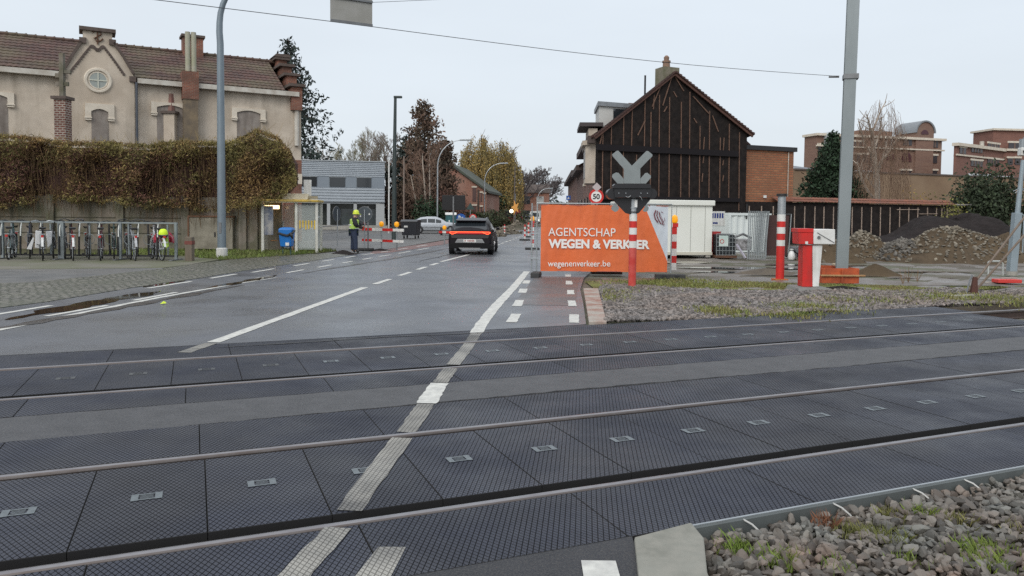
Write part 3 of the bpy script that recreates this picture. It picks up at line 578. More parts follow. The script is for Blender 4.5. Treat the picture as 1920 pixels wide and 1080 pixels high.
def heap(name, c, rx, ry, h, m, seed, label, rough_=.12, cat='heap', rot=0, nst=0, ssize=.25, smat=None, slabel=None, p=1.0):
    rg = np.random.default_rng(seed); n = 46; A, B = np.meshgrid(np.linspace(0, 1, n), np.linspace(0, 2*np.pi, 64, endpoint=False))
    ph = rg.uniform(0, 6, 6); rr = 1+.10*np.sin(2*B+ph[0])+.08*np.sin(3*B+ph[1])+.05*np.sin(5*B+ph[2])
    prof_ = (np.cos(np.clip(A, 0, 1)*np.pi)*.5+.5)*.35+(1-A)*.65
    Z = h*prof_**p; Xl, Yl = A*rr*rx*np.cos(B), A*rr*ry*np.sin(B)
    Z = Z*(1+.12*np.sin(Xl*2.1+ph[3])+.1*np.sin(Yl*2.7+ph[4]))+rg.normal(0, rough_*h*.12, A.shape)*(1-A)
    Z -= .06; V = np.stack([Xl, Yl, Z], -1).reshape(-1, 3); idx = np.arange(64*n).reshape(64, n)
    F = np.stack([idx[:, :-1], idx[:, 1:], np.roll(idx, -1, 0)[:, 1:], np.roll(idx, -1, 0)[:, :-1]], -1).reshape(-1, 4)
    o = np_mesh(name, V, F, m, loc=(c[0], c[1], 0), rz=rot); tag(o, label, cat)
    if nst:
        k = rg.integers(0, len(V), nst); k = k[V[k, 2] > -.02]; xy = V[k, :2]; ps = stones('rubble_stones', xy, V[k, 2]+.02, ssize, smat, seed+1, .6); ps.parent = o
    return o
SOIL = mat('brown soil', (.095, .07, .046), .95, spec=.2, col2=(.06, .045, .03), nscale=2.2, namt=.9, bump=.8, bscale=7, bdist=.08, col3=(.125, .092, .055), n2scale=.6)
DSOIL = mat('black soil', (.034, .029, .029), .95, spec=.1, col2=(.024, .021, .021), nscale=3, namt=.8, bump=.9, bscale=9, bdist=.08)
RUB = mat('rubble stone', (.19, .165, .125), .8, island=.5, col2=(.11, .10, .085), nscale=1, namt=.6)
RUBD = mat('dark rubble stone', (.12, .11, .095), .8, island=.5, col2=(.09, .085, .08), nscale=1, namt=.6)
def at_heap(px, py, dY=0): p = G(px, py); k = (p.y+dY)/p.y; return (p.x*k, p.y*k)
heap('soil_heap', at_heap(1790, 486, 5), 6.6, 3.4, 2.25, DSOIL, 41, 'large black soil heap against the tar wall', p=1.1)
heap('rubble_heap', at_heap(1790, 492, 1.6), 3.8, 2.0, 1.45, SOIL, 42, 'broad brown soil and stone heap in front of the black heap', nst=900, ssize=.15, smat=RUB)
heap('rubble_heap', at_heap(1690, 489, 1.2), 2.6, 1.4, .95, SOIL, 43, 'low heap of grey paving stones between the two brown heaps', nst=1300, ssize=.20, smat=RUBD)
heap('rubble_heap', at_heap(1612, 488, 1.2), 1.7, 1.3, 1.15, SOIL, 44, 'brown earth heap with stones right behind the steel mast', nst=420, ssize=.15, smat=RUB)
heap('soil_heap', at_heap(1550, 492, 1.2), 1.3, 1.0, 1.15, SOIL, 45, 'brown earth heap showing behind the barrier cabinet', nst=60, ssize=.15, smat=RUB)
heap('soil_heap', at_heap(1905, 492, 2.2), 2.0, 1.6, 1.4, SOIL, 46, 'brown earth heap behind the camera pole at the right border', nst=30, ssize=.15, smat=RUB)
heap('soil_heap', at_heap(1640, 516, .5), 1.0, .4, .36, SOIL, 47, 'small soil mound between the mast and the puddles')
heap('soil_heap', at_heap(1440, 513, .4), 1.15, .35, .24, mat('grey mud heap', (.10, .085, .07), .8, col2=(.15, .12, .08), nscale=3, bump=.7, bscale=12, bdist=.05), 48, 'low mud ridge just left of the striped post')
heap('soil_heap', at_heap(1580, 548, .9), .95, .30, .15, DSOIL, 49, 'dark crumbly soil spilled under the orange formwork')
# ------------------------------------------------------------------ buildings and walls
STUCCO = mat('grey stucco', (.62, .545, .455), .9, col2=(.47, .41, .34), nscale=.9, namt=.9, col3=(.34, .27, .20), n2scale=.33, n2amt=.5, bump=.15, bscale=40, bdist=.004, detail=8, streak=((.27, .23, .18), .75, 1.3))
STUCCO_L = mat('pale stucco', (.66, .60, .51), .9, col2=(.52, .46, .38), nscale=2, namt=.7)
STUCCO_D = mat('sooty render', (.13, .105, .08), .9, col2=(.22, .17, .11), nscale=1.6, namt=.9)
BOARD = mat('blind grey window board', (.27, .24, .215), .85, streak=((.12, .10, .085), .8, 4), col2=(.20, .17, .15), nscale=2.5, namt=.8)
BRK = brick_mat('red brick', (.29, .085, .045), (.20, .055, .035), (.24, .19, .15), dirt=(.10, .055, .04), damt=.85, dscale=1.1)
BRK_D = brick_mat('dark brick', (.14, .045, .035), (.20, .07, .05), (.42, .38, .33), bw=.26, bh=.11, msize=.022, dirt=(.07, .04, .03))
COPE = mat('weathered coping', (.115, .09, .08), .9, col2=(.08, .06, .05), nscale=5, namt=.8)
GUTTER = mat('off white gutter', (.55, .53, .48), .7, col2=(.38, .34, .29), nscale=2, namt=.8)
ZINC = mat('zinc pipe', (.26, .28, .30), .5, .3, col2=(.16, .17, .18), nscale=3)
TILE = mat('roof tile', (.105, .052, .042), .75, col2=(.06, .036, .032), nscale=1.5, namt=.9, col3=(.115, .10, .06), n2scale=.5, n2amt=.75, island=.12, detail=7)
def tiled(name, m, par, u0, u1, e, r, rows, tw=.26, lift=.035, mb=None):
    """courses of pantiles from eave point e=(y,z) to ridge point r=(y,z) between u0 and u1; u0/u1 may be pairs (at eave, at ridge)"""
    b = mb or MB(); e = Vector((0, e[0], e[1])); r = Vector((0, r[0], r[1])); dn = (r-e).cross(Vector((-1, 0, 0))).normalized()
    if dn.z < 0: dn = -dn
    ua = u0 if hasattr(u0, '__len__') else (u0, u0); ub = u1 if hasattr(u1, '__len__') else (u1, u1)
    for k in range(rows):
        f0, f1 = k/rows, (k+1)/rows; a = e.lerp(r, f0); c = e.lerp(r, f1+.012)
        x0 = ua[0]+(ua[1]-ua[0])*f0; x1 = ub[0]+(ub[1]-ub[0])*f0; n = max(2, int(abs(x1-x0)/tw*4)); vs = []
        for i in range(n+1):
            x = x0+(x1-x0)*i/n; wv = (math.cos(i*math.pi/2)*.5+.5)*.028+random.uniform(-.004, .004)
            vs.append(a+Vector((x, 0, 0))+dn*(wv+lift)); vs.append(c+Vector((x, 0, 0))+dn*wv); vs.append(a+Vector((x, 0, 0))+dn*(wv-.01))
        fs = []
        for i in range(n): q = i*3; fs += [(q, q+3, q+4, q+1), (q+2, q+5, q+3, q)]
        b.add(vs, fs)
    return b if mb else b.build(name, m, par)
# --- stucco house behind the hedge on the left
HF = Frame((-12.5, 45.0), 60.5)
house = thing('stucco_house', 'long grey stucco house with curved front gable and tiled roof behind the hedge', 'house', (-12.5, 45.0, 0), HF.rz)
def U(px, py, off=0): return HF.uz(px, py, off)
EAVE = 8.55; UL = -19.5
b = MB(); b.box(UL, 0, 0, 8.4, 0, EAVE); b.build('wall', STUCCO, house)
zr = U(500, 116, 4.2)[1]
random.seed(7); ro = MB(); tiled('roof', TILE, house, UL, -1.0, (-.28, EAVE+.18), (4.2, zr), 11, mb=ro)
ro.add([(UL, 4.2, zr), (-.6, 4.2, zr), (-.6, 8.6, EAVE), (UL, 8.6, EAVE)], [(0, 1, 2, 3)])
for i in range(44):
    x = UL+i*.44
    if x < -.9: ro.tube([(x, 4.2, zr+.03), (x+.40, 4.2, zr+.05)], .12, 8); ro.tube([(x+.36, 4.2, zr+.05), (x+.44, 4.2, zr+.05)], .145, 8)
ro.build('roof', TILE, house)
for g0, g1 in ((UL, U(112, 140)[0]), (U(257, 156)[0], -.2)): b = MB(); b.box(g0, g1, -.42, -.18, EAVE-.12, EAVE+.14); b.build('gutter', GUTTER, house)
# stepped parapet at the right end
b = MB(); cp = MB(); prev = None
st = [((513, 548), 156, 181), ]
yp = [(4.2, zr+.55), (2.9, zr-.05), (1.6, zr-1.05), (.25, EAVE+.75)]
b.box(-.62, 0, -.30, 8.6, EAVE-.9, EAVE+.35)
for y0, y1, z1 in ((3.5, 5.0, zr+.08), (2.2, 6.2, zr-.55), (.95, 7.4, zr-1.3), (-.32, 8.6, EAVE+.45)):
    b.box(-.60, -.02, y0, y1, EAVE+.3, z1); cp.box(-.78, .16, y0-.16, y1+.16, z1, z1+.16)
cp.xz([(-.85, zr+.24), (.23, zr+.24), (.08, zr+.42), (-.68, zr+.42)], 3.3, 5.2)
pr = b.build('stepped_parapet', BRK, house); cp.build('coping', COPE, pr)
b = MB(); b.tube([(-.28, -.1, EAVE-.5), (-.28, -.1, 5.6)], .14, 10); b.build('vent_pipe', GUTTER, house, smooth=True)
b = MB(); b.box(-1.1, .02, -.035, -.005, 0, U(555, 300)[1]); b.mi = 1; za, zb = U(558, 345)[1], U(558, 326)[1]; b.box(-1.1, .04, -.045, -.034, za, zb); b.build('brick_plinth', [BRK, STUCCO_L], house)
# curved gable projecting a little
off = -.35
gp = [U(121, 275, off), U(121, 131, off), U(135, 106, off), U(152, 80, off), U(155, 72, off), U(155, 52, off), U(211, 56, off), U(210, 76, off), U(214, 84, off), U(230, 108, off), U(249, 138, off), U(252, 150, off), U(252, 275, off)]
gp[0] = (gp[0][0], .0); gp[-1] = (gp[-1][0], .0)
b = MB(); b.xz(gp, off, .6); gab = b.build('gable', STUCCO_L if False else STUCCO, house)
ru = (gp[1][0], gp[-2][0]); b = MB(); uc = sum(ru)/2; zt = U(183, 92, off)[1]; ze = gp[1][1]
for s in (0, 1): b.add([(ru[s], 0, ze), (uc, 0, zt), (uc, 4.2, zt), (ru[s], 3.4, ze)], [(0, 1, 2, 3)])
b.build('gable_roof', TILE, house)
b = MB()
def edge_line(b, pts, w_, t0, t1):
    for p, q in zip(pts, pts[1:]): b.bar((p[0], (t0+t1)/2, p[1]), (q[0], (t0+t1)/2, q[1]), t1-t0, w_, up=(0, 0, 1))
edge_line(b, [(p[0], p[1]+.05) for p in (U(119, 134, off), U(135, 106, off), U(152, 80, off))], .13, off-.12, off+.25)
edge_line(b, [(p[0], p[1]+.05) for p in (U(213, 82, off), U(230, 106, off), U(251, 141, off))], .13, off-.12, off+.25)
a0, a1 = U(148, 51, off), U(217, 56, off); b.box(a0[0], a1[0], off-.16, .75, a0[1]-.12, a0[1]+.06)
for px, py in ((155, 75), (211, 79), (117, 140), (249, 148)): p = U(px, py, off); b.box(p[0]-.16, p[0]+.16, off-.12, off+.2, p[1]-.16, p[1]+.12)
b.build('gable_coping', COPE, gab)
b = MB(); dl = [U(*p, off) for p in ((131, 134), (146, 116), (160, 98), (171, 85), (176, 86), (180, 91), (186, 92), (190, 87), (194, 86), (204, 99), (218, 118), (234, 141))]
edge_line(b, dl, .07, off-.05, off+.01)
for p, q in zip(dl, dl[1:]):
    n = max(2, int(math.dist(p, q)/.13))
    for i in range(n): u_, z_ = p[0]+(q[0]-p[0])*i/n, p[1]+(q[1]-p[1])*i/n; b.box(u_-.03, u_+.03, off-.055, off, z_-.13, z_-.02)
b.build('gable_moulding', COPE, gab)
c0 = U(184, 151, off); b = MB(); b.torus((c0[0], off, c0[1]), .56, .10, n=36); b.torus((c0[0], off, c0[1]), .42, .05, n=36); rw_ = b.build('round_window', STUCCO_L, gab, smooth=True)
b = MB(); b.prism([(.40*math.cos(i/24*6.283), .40*math.sin(i/24*6.283)) for i in range(24)], (c0[0], off-.03, c0[1]), (1,0,0), (0,0,1), (0,1,0), .02); b.build('pane', mat('pale pane', (.30, .33, .31), .15), rw_)
b = MB(); b.bar((c0[0]-.4, off-.04, c0[1]), (c0[0]+.4, off-.04, c0[1]), .05); b.bar((c0[0], off-.045, c0[1]-.4), (c0[0], off-.045, c0[1]+.4), .05); b.build('glazing_bar', mat('cream bar', (.55, .56, .48), .6), rw_)
m0 = U(183, 68, off); b = MB(); x, z = m0; yy = off-.05           # wrought anchor in the shape of a crossed numeral
b.tube([(x, yy, z-.42), (x, yy, z+.42)], .035, 6); b.tube([(x-.22, yy, z+.16), (x-.10, yy, z+.30), (x+.10, yy, z+.26), (x+.16, yy, z+.10), (x-.16, yy, z-.14), (x-.06, yy, z-.26), (x+.12, yy, z-.24), (x+.24, yy, z-.10)], .035, 6); b.build('wall_anchor', RUST, gab)
def hood(u0, u1, zt, zb_, y, par, zbot, arch=True):
    b = MB(); w_ = u1-u0; q = [(u0-.28, zb_-.42), (u0-.28, zt), (u1+.28, zt), (u1+.28, zb_-.42), (u1, zb_-.42), (u1, zb_-.10)] + [(u1-(u1-u0)*i/6, zb_-.10+.14*math.sin(math.pi*i/6)) for i in range(1, 6)] + [(u0, zb_-.10), (u0, zb_-.42)]
    b.xz(q, y-.10, y+.02)
    for s in (u0-.14, u1+.14): b.box(s-.17, s+.17, y-.15, y, zb_-.47, zb_-.40); b.box(s-.15, s+.15, y-.13, y, zb_-.56, zb_-.50)
    wd = MB(); wd.box(u0, u1, y-.02, y+.05, zbot, zb_+.03); wo = wd.build('blind_window', BOARD, par); b.build('window_hood', STUCCO_L, wo); return wo
for (xa, xb, yt, yb, ybot, o_) in ((171, 203, 195, 206, 275, off), (294, 344, 193, 199, 275, 0), (444, 488, 204, 209, 265, 0), (-34, 14, 172, 178, 262, 0)):
    p, q = U(xa, yb, o_), U(xb, yb, o_); hood(p[0], q[0], U((xa+xb)/2, yt, o_)[1], (p[1]+q[1])/2, o_, house, U(xa, ybot, o_)[1])
p = U(253, 156, -.1); b = MB(); b.tube([(p[0]+.05, -.45, p[1]), (p[0]+.05, -.45, .1)], .06, 8); b.build('drainpipe', mat('dark pipe', (.06, .07, .09), .5), house, smooth=True)
# wall chimney with two flues, ridge chimney
ch = MB(); p, q = U(344, 188, -.5), U(371, 188, -.5); z0 = U(357, 186, -.5)[1]; z1 = U(357, 134, -.5)[1]
b = MB(); b.box(p[0], q[0], -.55, .35, 0, z0); cst = b.build('chimney', STUCCO_D, house)
b = MB(); b.box(p[0]-.05, q[0]+.05, -.60, .40, z0, z1); b.build('chimney_head', BRK, cst)
for xa in (352, 363):
    b = MB(); u_ = U(xa, 100, -.1)[0]; zt_ = U(xa, 60 if xa == 352 else 61, -.1)[1]; b.tube([(u_, -.12, z1-.1), (u_, -.12, zt_)], .135, 10); b.build('flue_pipe', mat('mossy flue', (.38, .37, .30), .8, col2=(.30, .31, .18), nscale=2), cst, smooth=True)
p, q = U(362, 90, 4.2), U(379, 90, 4.2); zt_ = U(370, 74, 4.2)[1]; b = MB(); b.box(p[0]-.6, q[0], 3.7, 4.7, zr-.6, zt_); rc = b.build('chimney', BRK, house)
b = MB(); b.box(p[0]-.7, q[0]+.1, 3.6, 4.8, zt_, zt_+.14); b.build('chimney_cap', COPE, rc)
# small pillar with pinnacle in front of the house wall
def pillar(name, label, cat, px0, px1, pyt, Yd, m, top=None, capm=COPE):
    a, c = atY(px0, pyt, Yd), atY(px1, pyt, Yd); w_ = c.x-a.x; t = thing(name, label, cat, ((a.x+c.x)/2, Yd, 0), 0); zt = a.z
    b = MB(); b.box(-w_/2, w_/2, -w_/2, w_/2, 0, zt); b.build('shaft', m, t); b = MB(); b.box(-w_/2-.1, w_/2+.1, -w_/2-.1, w_/2+.1, zt, zt+.14); b.build('cap', capm, t); return t, w_, zt
t, w_, zt = pillar('brick_pillar', 'dark red brick pillar with a concrete post on top, left of the house gable', 'pillar', 107, 128, 187, 36.6, BRK_D)
zz = atY(116, 100, 36.6).z; b = MB(); b.box(-.10, .10, -.1, .1, zt+.14, zz); b.box(-.32, -.10, -.06, .06, zz-1.15, zz-.95); b.box(-.30, .30, -.05, .05, zz-1.55, zz-1.35); b.box(.10, .42, -.06, .06, zz-.95, zz-.8); b.build('post', CONC_D, t)
t, w_, zt = pillar('rendered_pillar', 'pale rendered chimney pillar with a small red pinnacle, in front of a blind window', 'pillar', 311, 331, 214, 41.6, STUCCO)
b = MB(); b.tube([(0, 0, zt+.1), (0, 0, zt+1.1)], [.2, .13], 6); b.build('pinnacle', mat('faded red pinnacle', (.24, .12, .10), .8, col2=(.17, .12, .10), nscale=4), t)

# --- concrete garden wall under the hedge
WY = 32.6
gw = thing('garden_wall', 'mossy concrete panel wall under the overgrown hedge behind the bicycles', 'wall', (-22.5, WY, 0), 0)
b = MB(); b.box(0, 12.6, -.05, .05, 0, 2.3); b.build('panel', CONC_D, gw)
for i, px in enumerate((-60, 98, 228, 350, 457, 478)):
    a = atY(px, 440, WY); b = MB(); b.box(a.x+22.5-.16, a.x+22.5+.16, -.16, .10, 0, 2.35); b.build('post', CONC_D, gw)
for i, z in enumerate((.72, 1.38)): b = MB(); b.box(0, 9.6, -.075, -.04, z, z+.03); b.build('panel_joint', mat('dark panel joint', (.07, .065, .045), .95), gw)  # darker strip along each panel joint
t = thing('wall_hatch', 'pale weathered concrete cabinet set in the wall between timber bollard and lamp post', 'cabinet', (atY(355, 440, 32.3).x, 32.3, 0), 0)
w0 = atY(436, 440, 32.3).x-atY(355, 440, 32.3).x
b = MB(); b.box(0, w0, 0, .25, .10, 1.45); b.build('door', mat('lichen concrete', (.27, .25, .20), .9, col2=(.17, .155, .12), nscale=2.2, namt=.9, bump=.3, bscale=30), t)
b = MB(); b.box(-.05, w0+.05, -.04, .29, 1.452, 1.52); b.box(-.06, -.003, -.04, .28, .1, 1.45); b.build('frame', mat('rusty frame', (.16, .075, .04), .8, col2=(.10, .06, .04), nscale=6), t)
b = MB(); b.box(w0*.58, w0*.58+.05, -.03, -.002, .62, .82); b.build('handle', BLACK, t)
for i, px in enumerate((456.5, 463.5)):
    a = G(px, 464); b = MB(); b.tube([(a.x, a.y, 0), (a.x, a.y, hz(px, 416+i*2, a))], .055, 8)
    tag(b.build('marker_post', mat('cream post', (.50, .47, .36), .8, col2=(.33, .31, .24), nscale=4), smooth=True), ['left one of two thin cream posts standing on the grass left of the bus shelter', 'right one of two thin cream posts standing on the grass left of the bus shelter'][i], 'post', 'cream posts by the hedge')
# --- metal clad office
OF = Frame(G(721, 431)[:2], 77.5); o = OF.o; OX = -11.5
office = thing('office_building', 'two storey office clad in grey ribbed metal beyond the bus shelter', 'building', (o.x, o.y, 0), OF.rz)
def O(px, py, off=0): return OF.uz(px, py, off)
zt = O(700, 303)[1]; zw0, zw1 = O(700, 352)[1], O(700, 334)[1]; zg = O(700, 380)[1]
RIB = mat('silver cladding', (.36, .40, .44), .5, .1, col2=(.30, .335, .37), nscale=1)
b = MB(); b.box(OX, -.02, .1, 14, zg, zt-.05); b.build('wall', RIB, office)
b = MB()
def ribs(b, z0, z1, x0, x1, y, n):
    for i in range(n):
        za = z0+(z1-z0)*i/n; zb_ = z0+(z1-z0)*(i+1)/n; h = zb_-za
        b.add([(x0, y, za), (x1, y, za), (x1, y-.07, za+h*.25), (x0, y-.07, za+h*.25), (x1, y-.07, za+h*.7), (x0, y-.07, za+h*.7), (x1, y, zb_), (x0, y, zb_)], [(0,1,2,3), (3,2,4,5), (5,4,6,7)])
ribs(b, zw1+.08, zt-.1, OX, 0, .1, 8); ribs(b, zg, zw0-.05, OX, 0, .1, 5); b.build('ribbed_cladding', RIB, office)
b = MB(); b.box(OX, 0, 0.06, .16, zw0-.05, zw1+.08); fl = b.build('flat_cladding', mat('blue grey panel', (.22, .26, .30), .5, col2=(.18, .21, .25), nscale=.5), office)
for xa, xb in ((566, 594), (618, 647), (669, 696)):
    p, q = O(xa, 340), O(xb, 340); b = MB(); b.box(p[0], q[0], .0, .05, zw0+.05, zw1+.02); wn = b.build('window', GLASS_D, office)
    b = MB(); b.box(p[0]-.06, q[0]+.06, -.03, .05, zw1+.022, zw1+.08); b.build('frame', STEEL, wn)
b = MB(); b.box(OX-.1, .12, -.02, 14, zt-.06, zt+.05); b.build('roof', STEEL, office)
b = MB(); b.box(OX, -.3, 1.4, 13.8, 0, zg-.01); b.build('ground_floor', mat('dark shopfront', (.03, .035, .035), .15, col2=(.06, .07, .06), nscale=.6, namt=.8), office)
b = MB(); b.box(O(640, 400)[0], -.6, 1.33, 1.38, .35, 2.1); b.build('display_window', mat('smoked glass', (.07, .085, .09), .06, spec=.8), office)
for xa in (616, 666, 713):
    u_ = O(xa, 400)[0]; b = MB(); w_ = .16 if xa < 700 else .42; b.box(u_-w_, u_+w_, .15, .5, 0, zg); b.build('column', mat('light column', (.38, .40, .41), .6), office)
b = MB(); b.box(OX, .3, -.1, .12, 0, .45); b.build('plinth', CONC, office)
b = MB(); b.box(OX, .0, .15, 1.4, zg-.14, zg-.004); b.build('soffit', GREY_P, office)
# --- brick house with green mossy roof far down the road on the left
c_ = atY(912, 358, 100); BF = Frame((c_.x, 100), 96); bh = thing('brick_house', 'brown brick gable house with mossy green roof beyond the dark sign trailer', 'house', (BF.o.x, BF.o.y, 0), BF.rz)
BR2 = brick_mat('brown brick', (.30, .13, .085), (.24, .10, .07), (.26, .20, .16), bw=.5, bh=.16, dirt=(.34, .22, .18), dscale=.25)
ze2 = c_.z; ua2, za2 = BF.uz(845, 309); ul2 = ua2*2
b = MB(); b.xz([(ul2, 0), (0, 0), (0, ze2), (ua2, za2-.2), (ul2, ze2)], 0, 14); b.build('wall', BR2, bh)
b = MB(); b.xz([(ul2-.4, ze2-.3), (ua2, za2-.1), (.4, ze2-.3), (.4, ze2), (ua2, za2+.25), (ul2-.4, ze2)], -.35, 14.2); b.build('roof', mat('mossy slate', (.07, .085, .06), .8, col2=(.05, .05, .05), nscale=.8, namt=.8), bh)
for px0, px1, y0, y1 in ((886, 893, 352, 378), (901, 904, 362, 378), (907, 910, 364, 378), (886, 893, 386, 398), (901, 904, 388, 398)):
    p, q = BF.uz(px0, y0), BF.uz(px1, y1); b = MB(); b.box(p[0], q[0], -.05, .02, q[1], p[1]); wn = b.build('window', mat('dull window', (.10, .06, .055), .4), bh); b = MB(); b.box(p[0]-.1, q[0]+.1, -.1, -.0, p[1]+.02, p[1]+.22); b.build('lintel', STUCCO_L, wn)
p = BF.uz(897, 370); b = MB(); b.tube([(p[0], -.1, 0), (p[0], -.1, p[1]+1)], .12, 6); b.build('drainpipe', mat('dark brown pipe', (.08, .06, .05), .7), bh)
# little brick houses deeper in the street
def small_house(px, py, Yd, wd, hgt, dep, label, roofm, wallm, az=10, gable=1.8):
    a = atY(px, py, Yd); t = thing('town_house', label, 'house', (a.x, Yd, 0), R(90-(az+80))); b = MB(); b.box(0, wd, 0, dep, 0, hgt); b.build('wall', wallm, t)
    b = MB(); b.prism([(-.3, hgt), (dep/2, hgt+gable), (dep+.3, hgt)], (-.2, 0, 0), (0,1,0), (0,0,1), (1,0,0), wd+.4); b.build('roof', roofm, t)
    for i in range(3):
        for z_ in (1.0, 3.8):
            if z_+1.4 < hgt: b = MB(); b.box(wd*(.12+.3*i), wd*(.12+.3*i)+wd*.16, -.05, .03, z_, z_+1.5); b.build('window', mat('white blind', (.45, .45, .43), .5) if (i+int(z_)) % 2 else GLASS_D, t)
    return t
small_house(944, 400, 150, 9, 6, 9, 'small far brick house with white windows behind the yellow star light', COPE, BR2)
small_house(905, 400, 175, 10, 6.4, 9, 'far brick house half hidden by the yellow weeping trees', COPE, BR2)

# --- black tarred gable house on the right
GF = Frame(G(1118, 474.0)[:2], TAZ); k = 42/GF.o.y; GF = Frame((GF.o.x*k, 42.0), TAZ)
def K(px, py, off=0): return GF.uz(px, py, off)
TAR = mat('tar paper', (.012, .010, .010), .85, spec=.18, col2=(.027, .021, .019), nscale=3, namt=.8, bump=.5, bscale=6, bdist=.03, rvar=.15)
LATH = mat('wood lath', (.17, .10, .07), .85, col2=(.10, .055, .04), nscale=6, namt=.8)
gh = thing('tarred_gable_house', 'tall gable end covered in black tar paper with thin wooden laths', 'house', (GF.o.x, GF.o.y, 0), GF.rz)
ur, ze_r = K(1401, 247); ul = 0; ze_l = K(1118, 248)[1]; ua, za = K(1262, 137)
gpoly = [(0, 0), (ur, 0), (ur, ze_r), (ua, za), (0, ze_l)]
SV = Vector((math.sin(R(2.6)), math.cos(R(2.6)), 0)); sl = Vector((SV.dot(GF.x), SV.dot(GF.y), 0))
b = MB(); b.xz(gpoly, 0, .25); b.build('tar_wall', TAR, gh)
TILE2 = mat('dark red tile', (.075, .035, .03), .8, col2=(.045, .028, .025), nscale=2, namt=.8, island=.2)
b = MB()
for (p, q) in (((-.35, ze_l-.28), (ua, za)), ((ur+.35, ze_r-.22), (ua, za))):
    n = 26
    for i in range(n):
        f0, f1 = i/n, (i+1)/n; x0, z0 = p[0]+(q[0]-p[0])*f0, p[1]+(q[1]-p[1])*f0; x1, z1 = p[0]+(q[0]-p[0])*f1, p[1]+(q[1]-p[1])*f1
        b.add([(x0, -.28, z0+.16), (x1, -.28, z1+.09), (x1+sl.x*7, sl.y*7, z1+.09), (x0+sl.x*7, sl.y*7, z0+.16), (x0, -.28, z0+.03), (x1, -.28, z1), (x1+sl.x*7, sl.y*7, z1), (x0+sl.x*7, sl.y*7, z0+.03)],
              [(0,1,2,3), (4,5,1,0), (0,3,7,4), (7,6,5,4)])
b.build('roof', TILE2, gh)
bb = MB()
for (p, q) in (((-.3, ze_l-.32), (ua, za-.06)), ((ur+.3, ze_r-.26), (ua, za-.06))): bb.bar((p[0], -.16, p[1]), (q[0], -.16, q[1]), .09, .17, up=(0, 0, 1))
bb.build('barge_board', mat('red brown board', (.085, .04, .032), .8, col2=(.13, .065, .045), nscale=4), gh)
def ztop(u): return (ze_l+(za-ze_l)*u/ua if u < ua else za+(ze_r-za)*(u-ua)/(ur-ua))-.25
zb1 = K(1118, 277)[1]; zb0 = K(1118, 371)[1]
lx = [(1130, 242, 371), (1146, 228, 371), (1169, 217, 371), (1185, 202, 278), (1209, 184, 278), (1220, 210, 371), (1236, 178, 371), (1255, 182, 371), (1277, 191, 371), (1293, 172, 371), (1312, 236, 371), (1330, 208, 371), (1350, 258, 371), (1367, 232, 371), (1386, 248, 395), (1320, 257, 280), (1319, 292, 306), (1317, 325, 341), (1357, 258, 282), (1356, 300, 310), (1356, 328, 340), (1226, 178, 205), (1193, 290, 371), (1404, 376, 392), (1427, 376, 392)]
for px, y0, y1 in lx[:23]:
    u0_, zt0 = K(px, y0); u1_, zt1 = K(px-1.5, y1); b = MB(); b.bar((u0_, -.03, min(zt0, ztop(u0_))), (u1_, -.03, zt1), .045, .045, up=(0, 1, 0)); b.build('lath', LATH, gh)
for p, q in (((1240, 157), (1222, 200)), ((1258, 147), (1242, 198)), ((1265, 144), (1281, 171)), ((1299, 181), (1328, 213)), ((1209, 226), (1195, 254)), ((1262, 172), (1268, 182)), ((1250, 200), (1244, 210)), ((1335, 217), (1346, 247)), ((1300, 222), (1306, 231)), ((1128, 252), (1124, 270))):
    b = MB(); a0, a1 = K(*p), K(*q); b.bar((a0[0], -.04, a0[1]), (a1[0], -.04, a1[1]), .055, .045, up=(0, 1, 0)); b.build('lath', LATH, gh)
q1, q2 = K(1118, 276), K(1382, 291); b = MB(); b.bar((q1[0], -.07, q1[1]), (q2[0], -.07, q1[1]), .16, .34, up=(0, 0, 1)); b.build('tar_band', mat('tar band', (.016, .014, .016), .8, spec=.15), gh)
q1, q2 = K(1118, 370), K(1385, 374); b = MB(); b.bar((q1[0], -.07, q1[1]), (q2[0], -.07, q1[1]), .16, .22, up=(0, 0, 1)); b.build('tar_band', mat('tar band', (.016, .014, .016), .8, spec=.15), gh)
p = K(1261, 128); b = MB(); b.box(K(1247, 125)[0], K(1276, 125)[0], .1, 1.0, za-.9, K(1261, 125)[1]); cm = b.build('chimney', mat('mossy chimney', (.20, .18, .14), .9, col2=(.12, .12, .07), nscale=3, namt=.8), gh)
ztc = K(1261, 125)[1]; b = MB(); b.lathe([(.22, 0), (.2, .3), (.24, .32), (.24, .42), (.14, .44), (.16, .62), (.08, .72), (0, .74)], (p[0]-.05, .55, ztc)); b.build('chimney_pot', mat('pot clay', (.22, .14, .10), .8), cm, smooth=True)
p = K(1224, 155); b = MB(); b.tube([(p[0], .8, ztop(p[0])-.2), (p[0], .8, K(1224, 137)[1])], .06, 6); b.build('vent_pipe', BLACK, gh)
p = K(1385, 235); b = MB(); b.box(p[0]-.25, p[0]+.22, 2.0, 2.6, ze_r-.2, K(1385, 224, 2.3)[1]); b.build('chimney', BRK, gh)
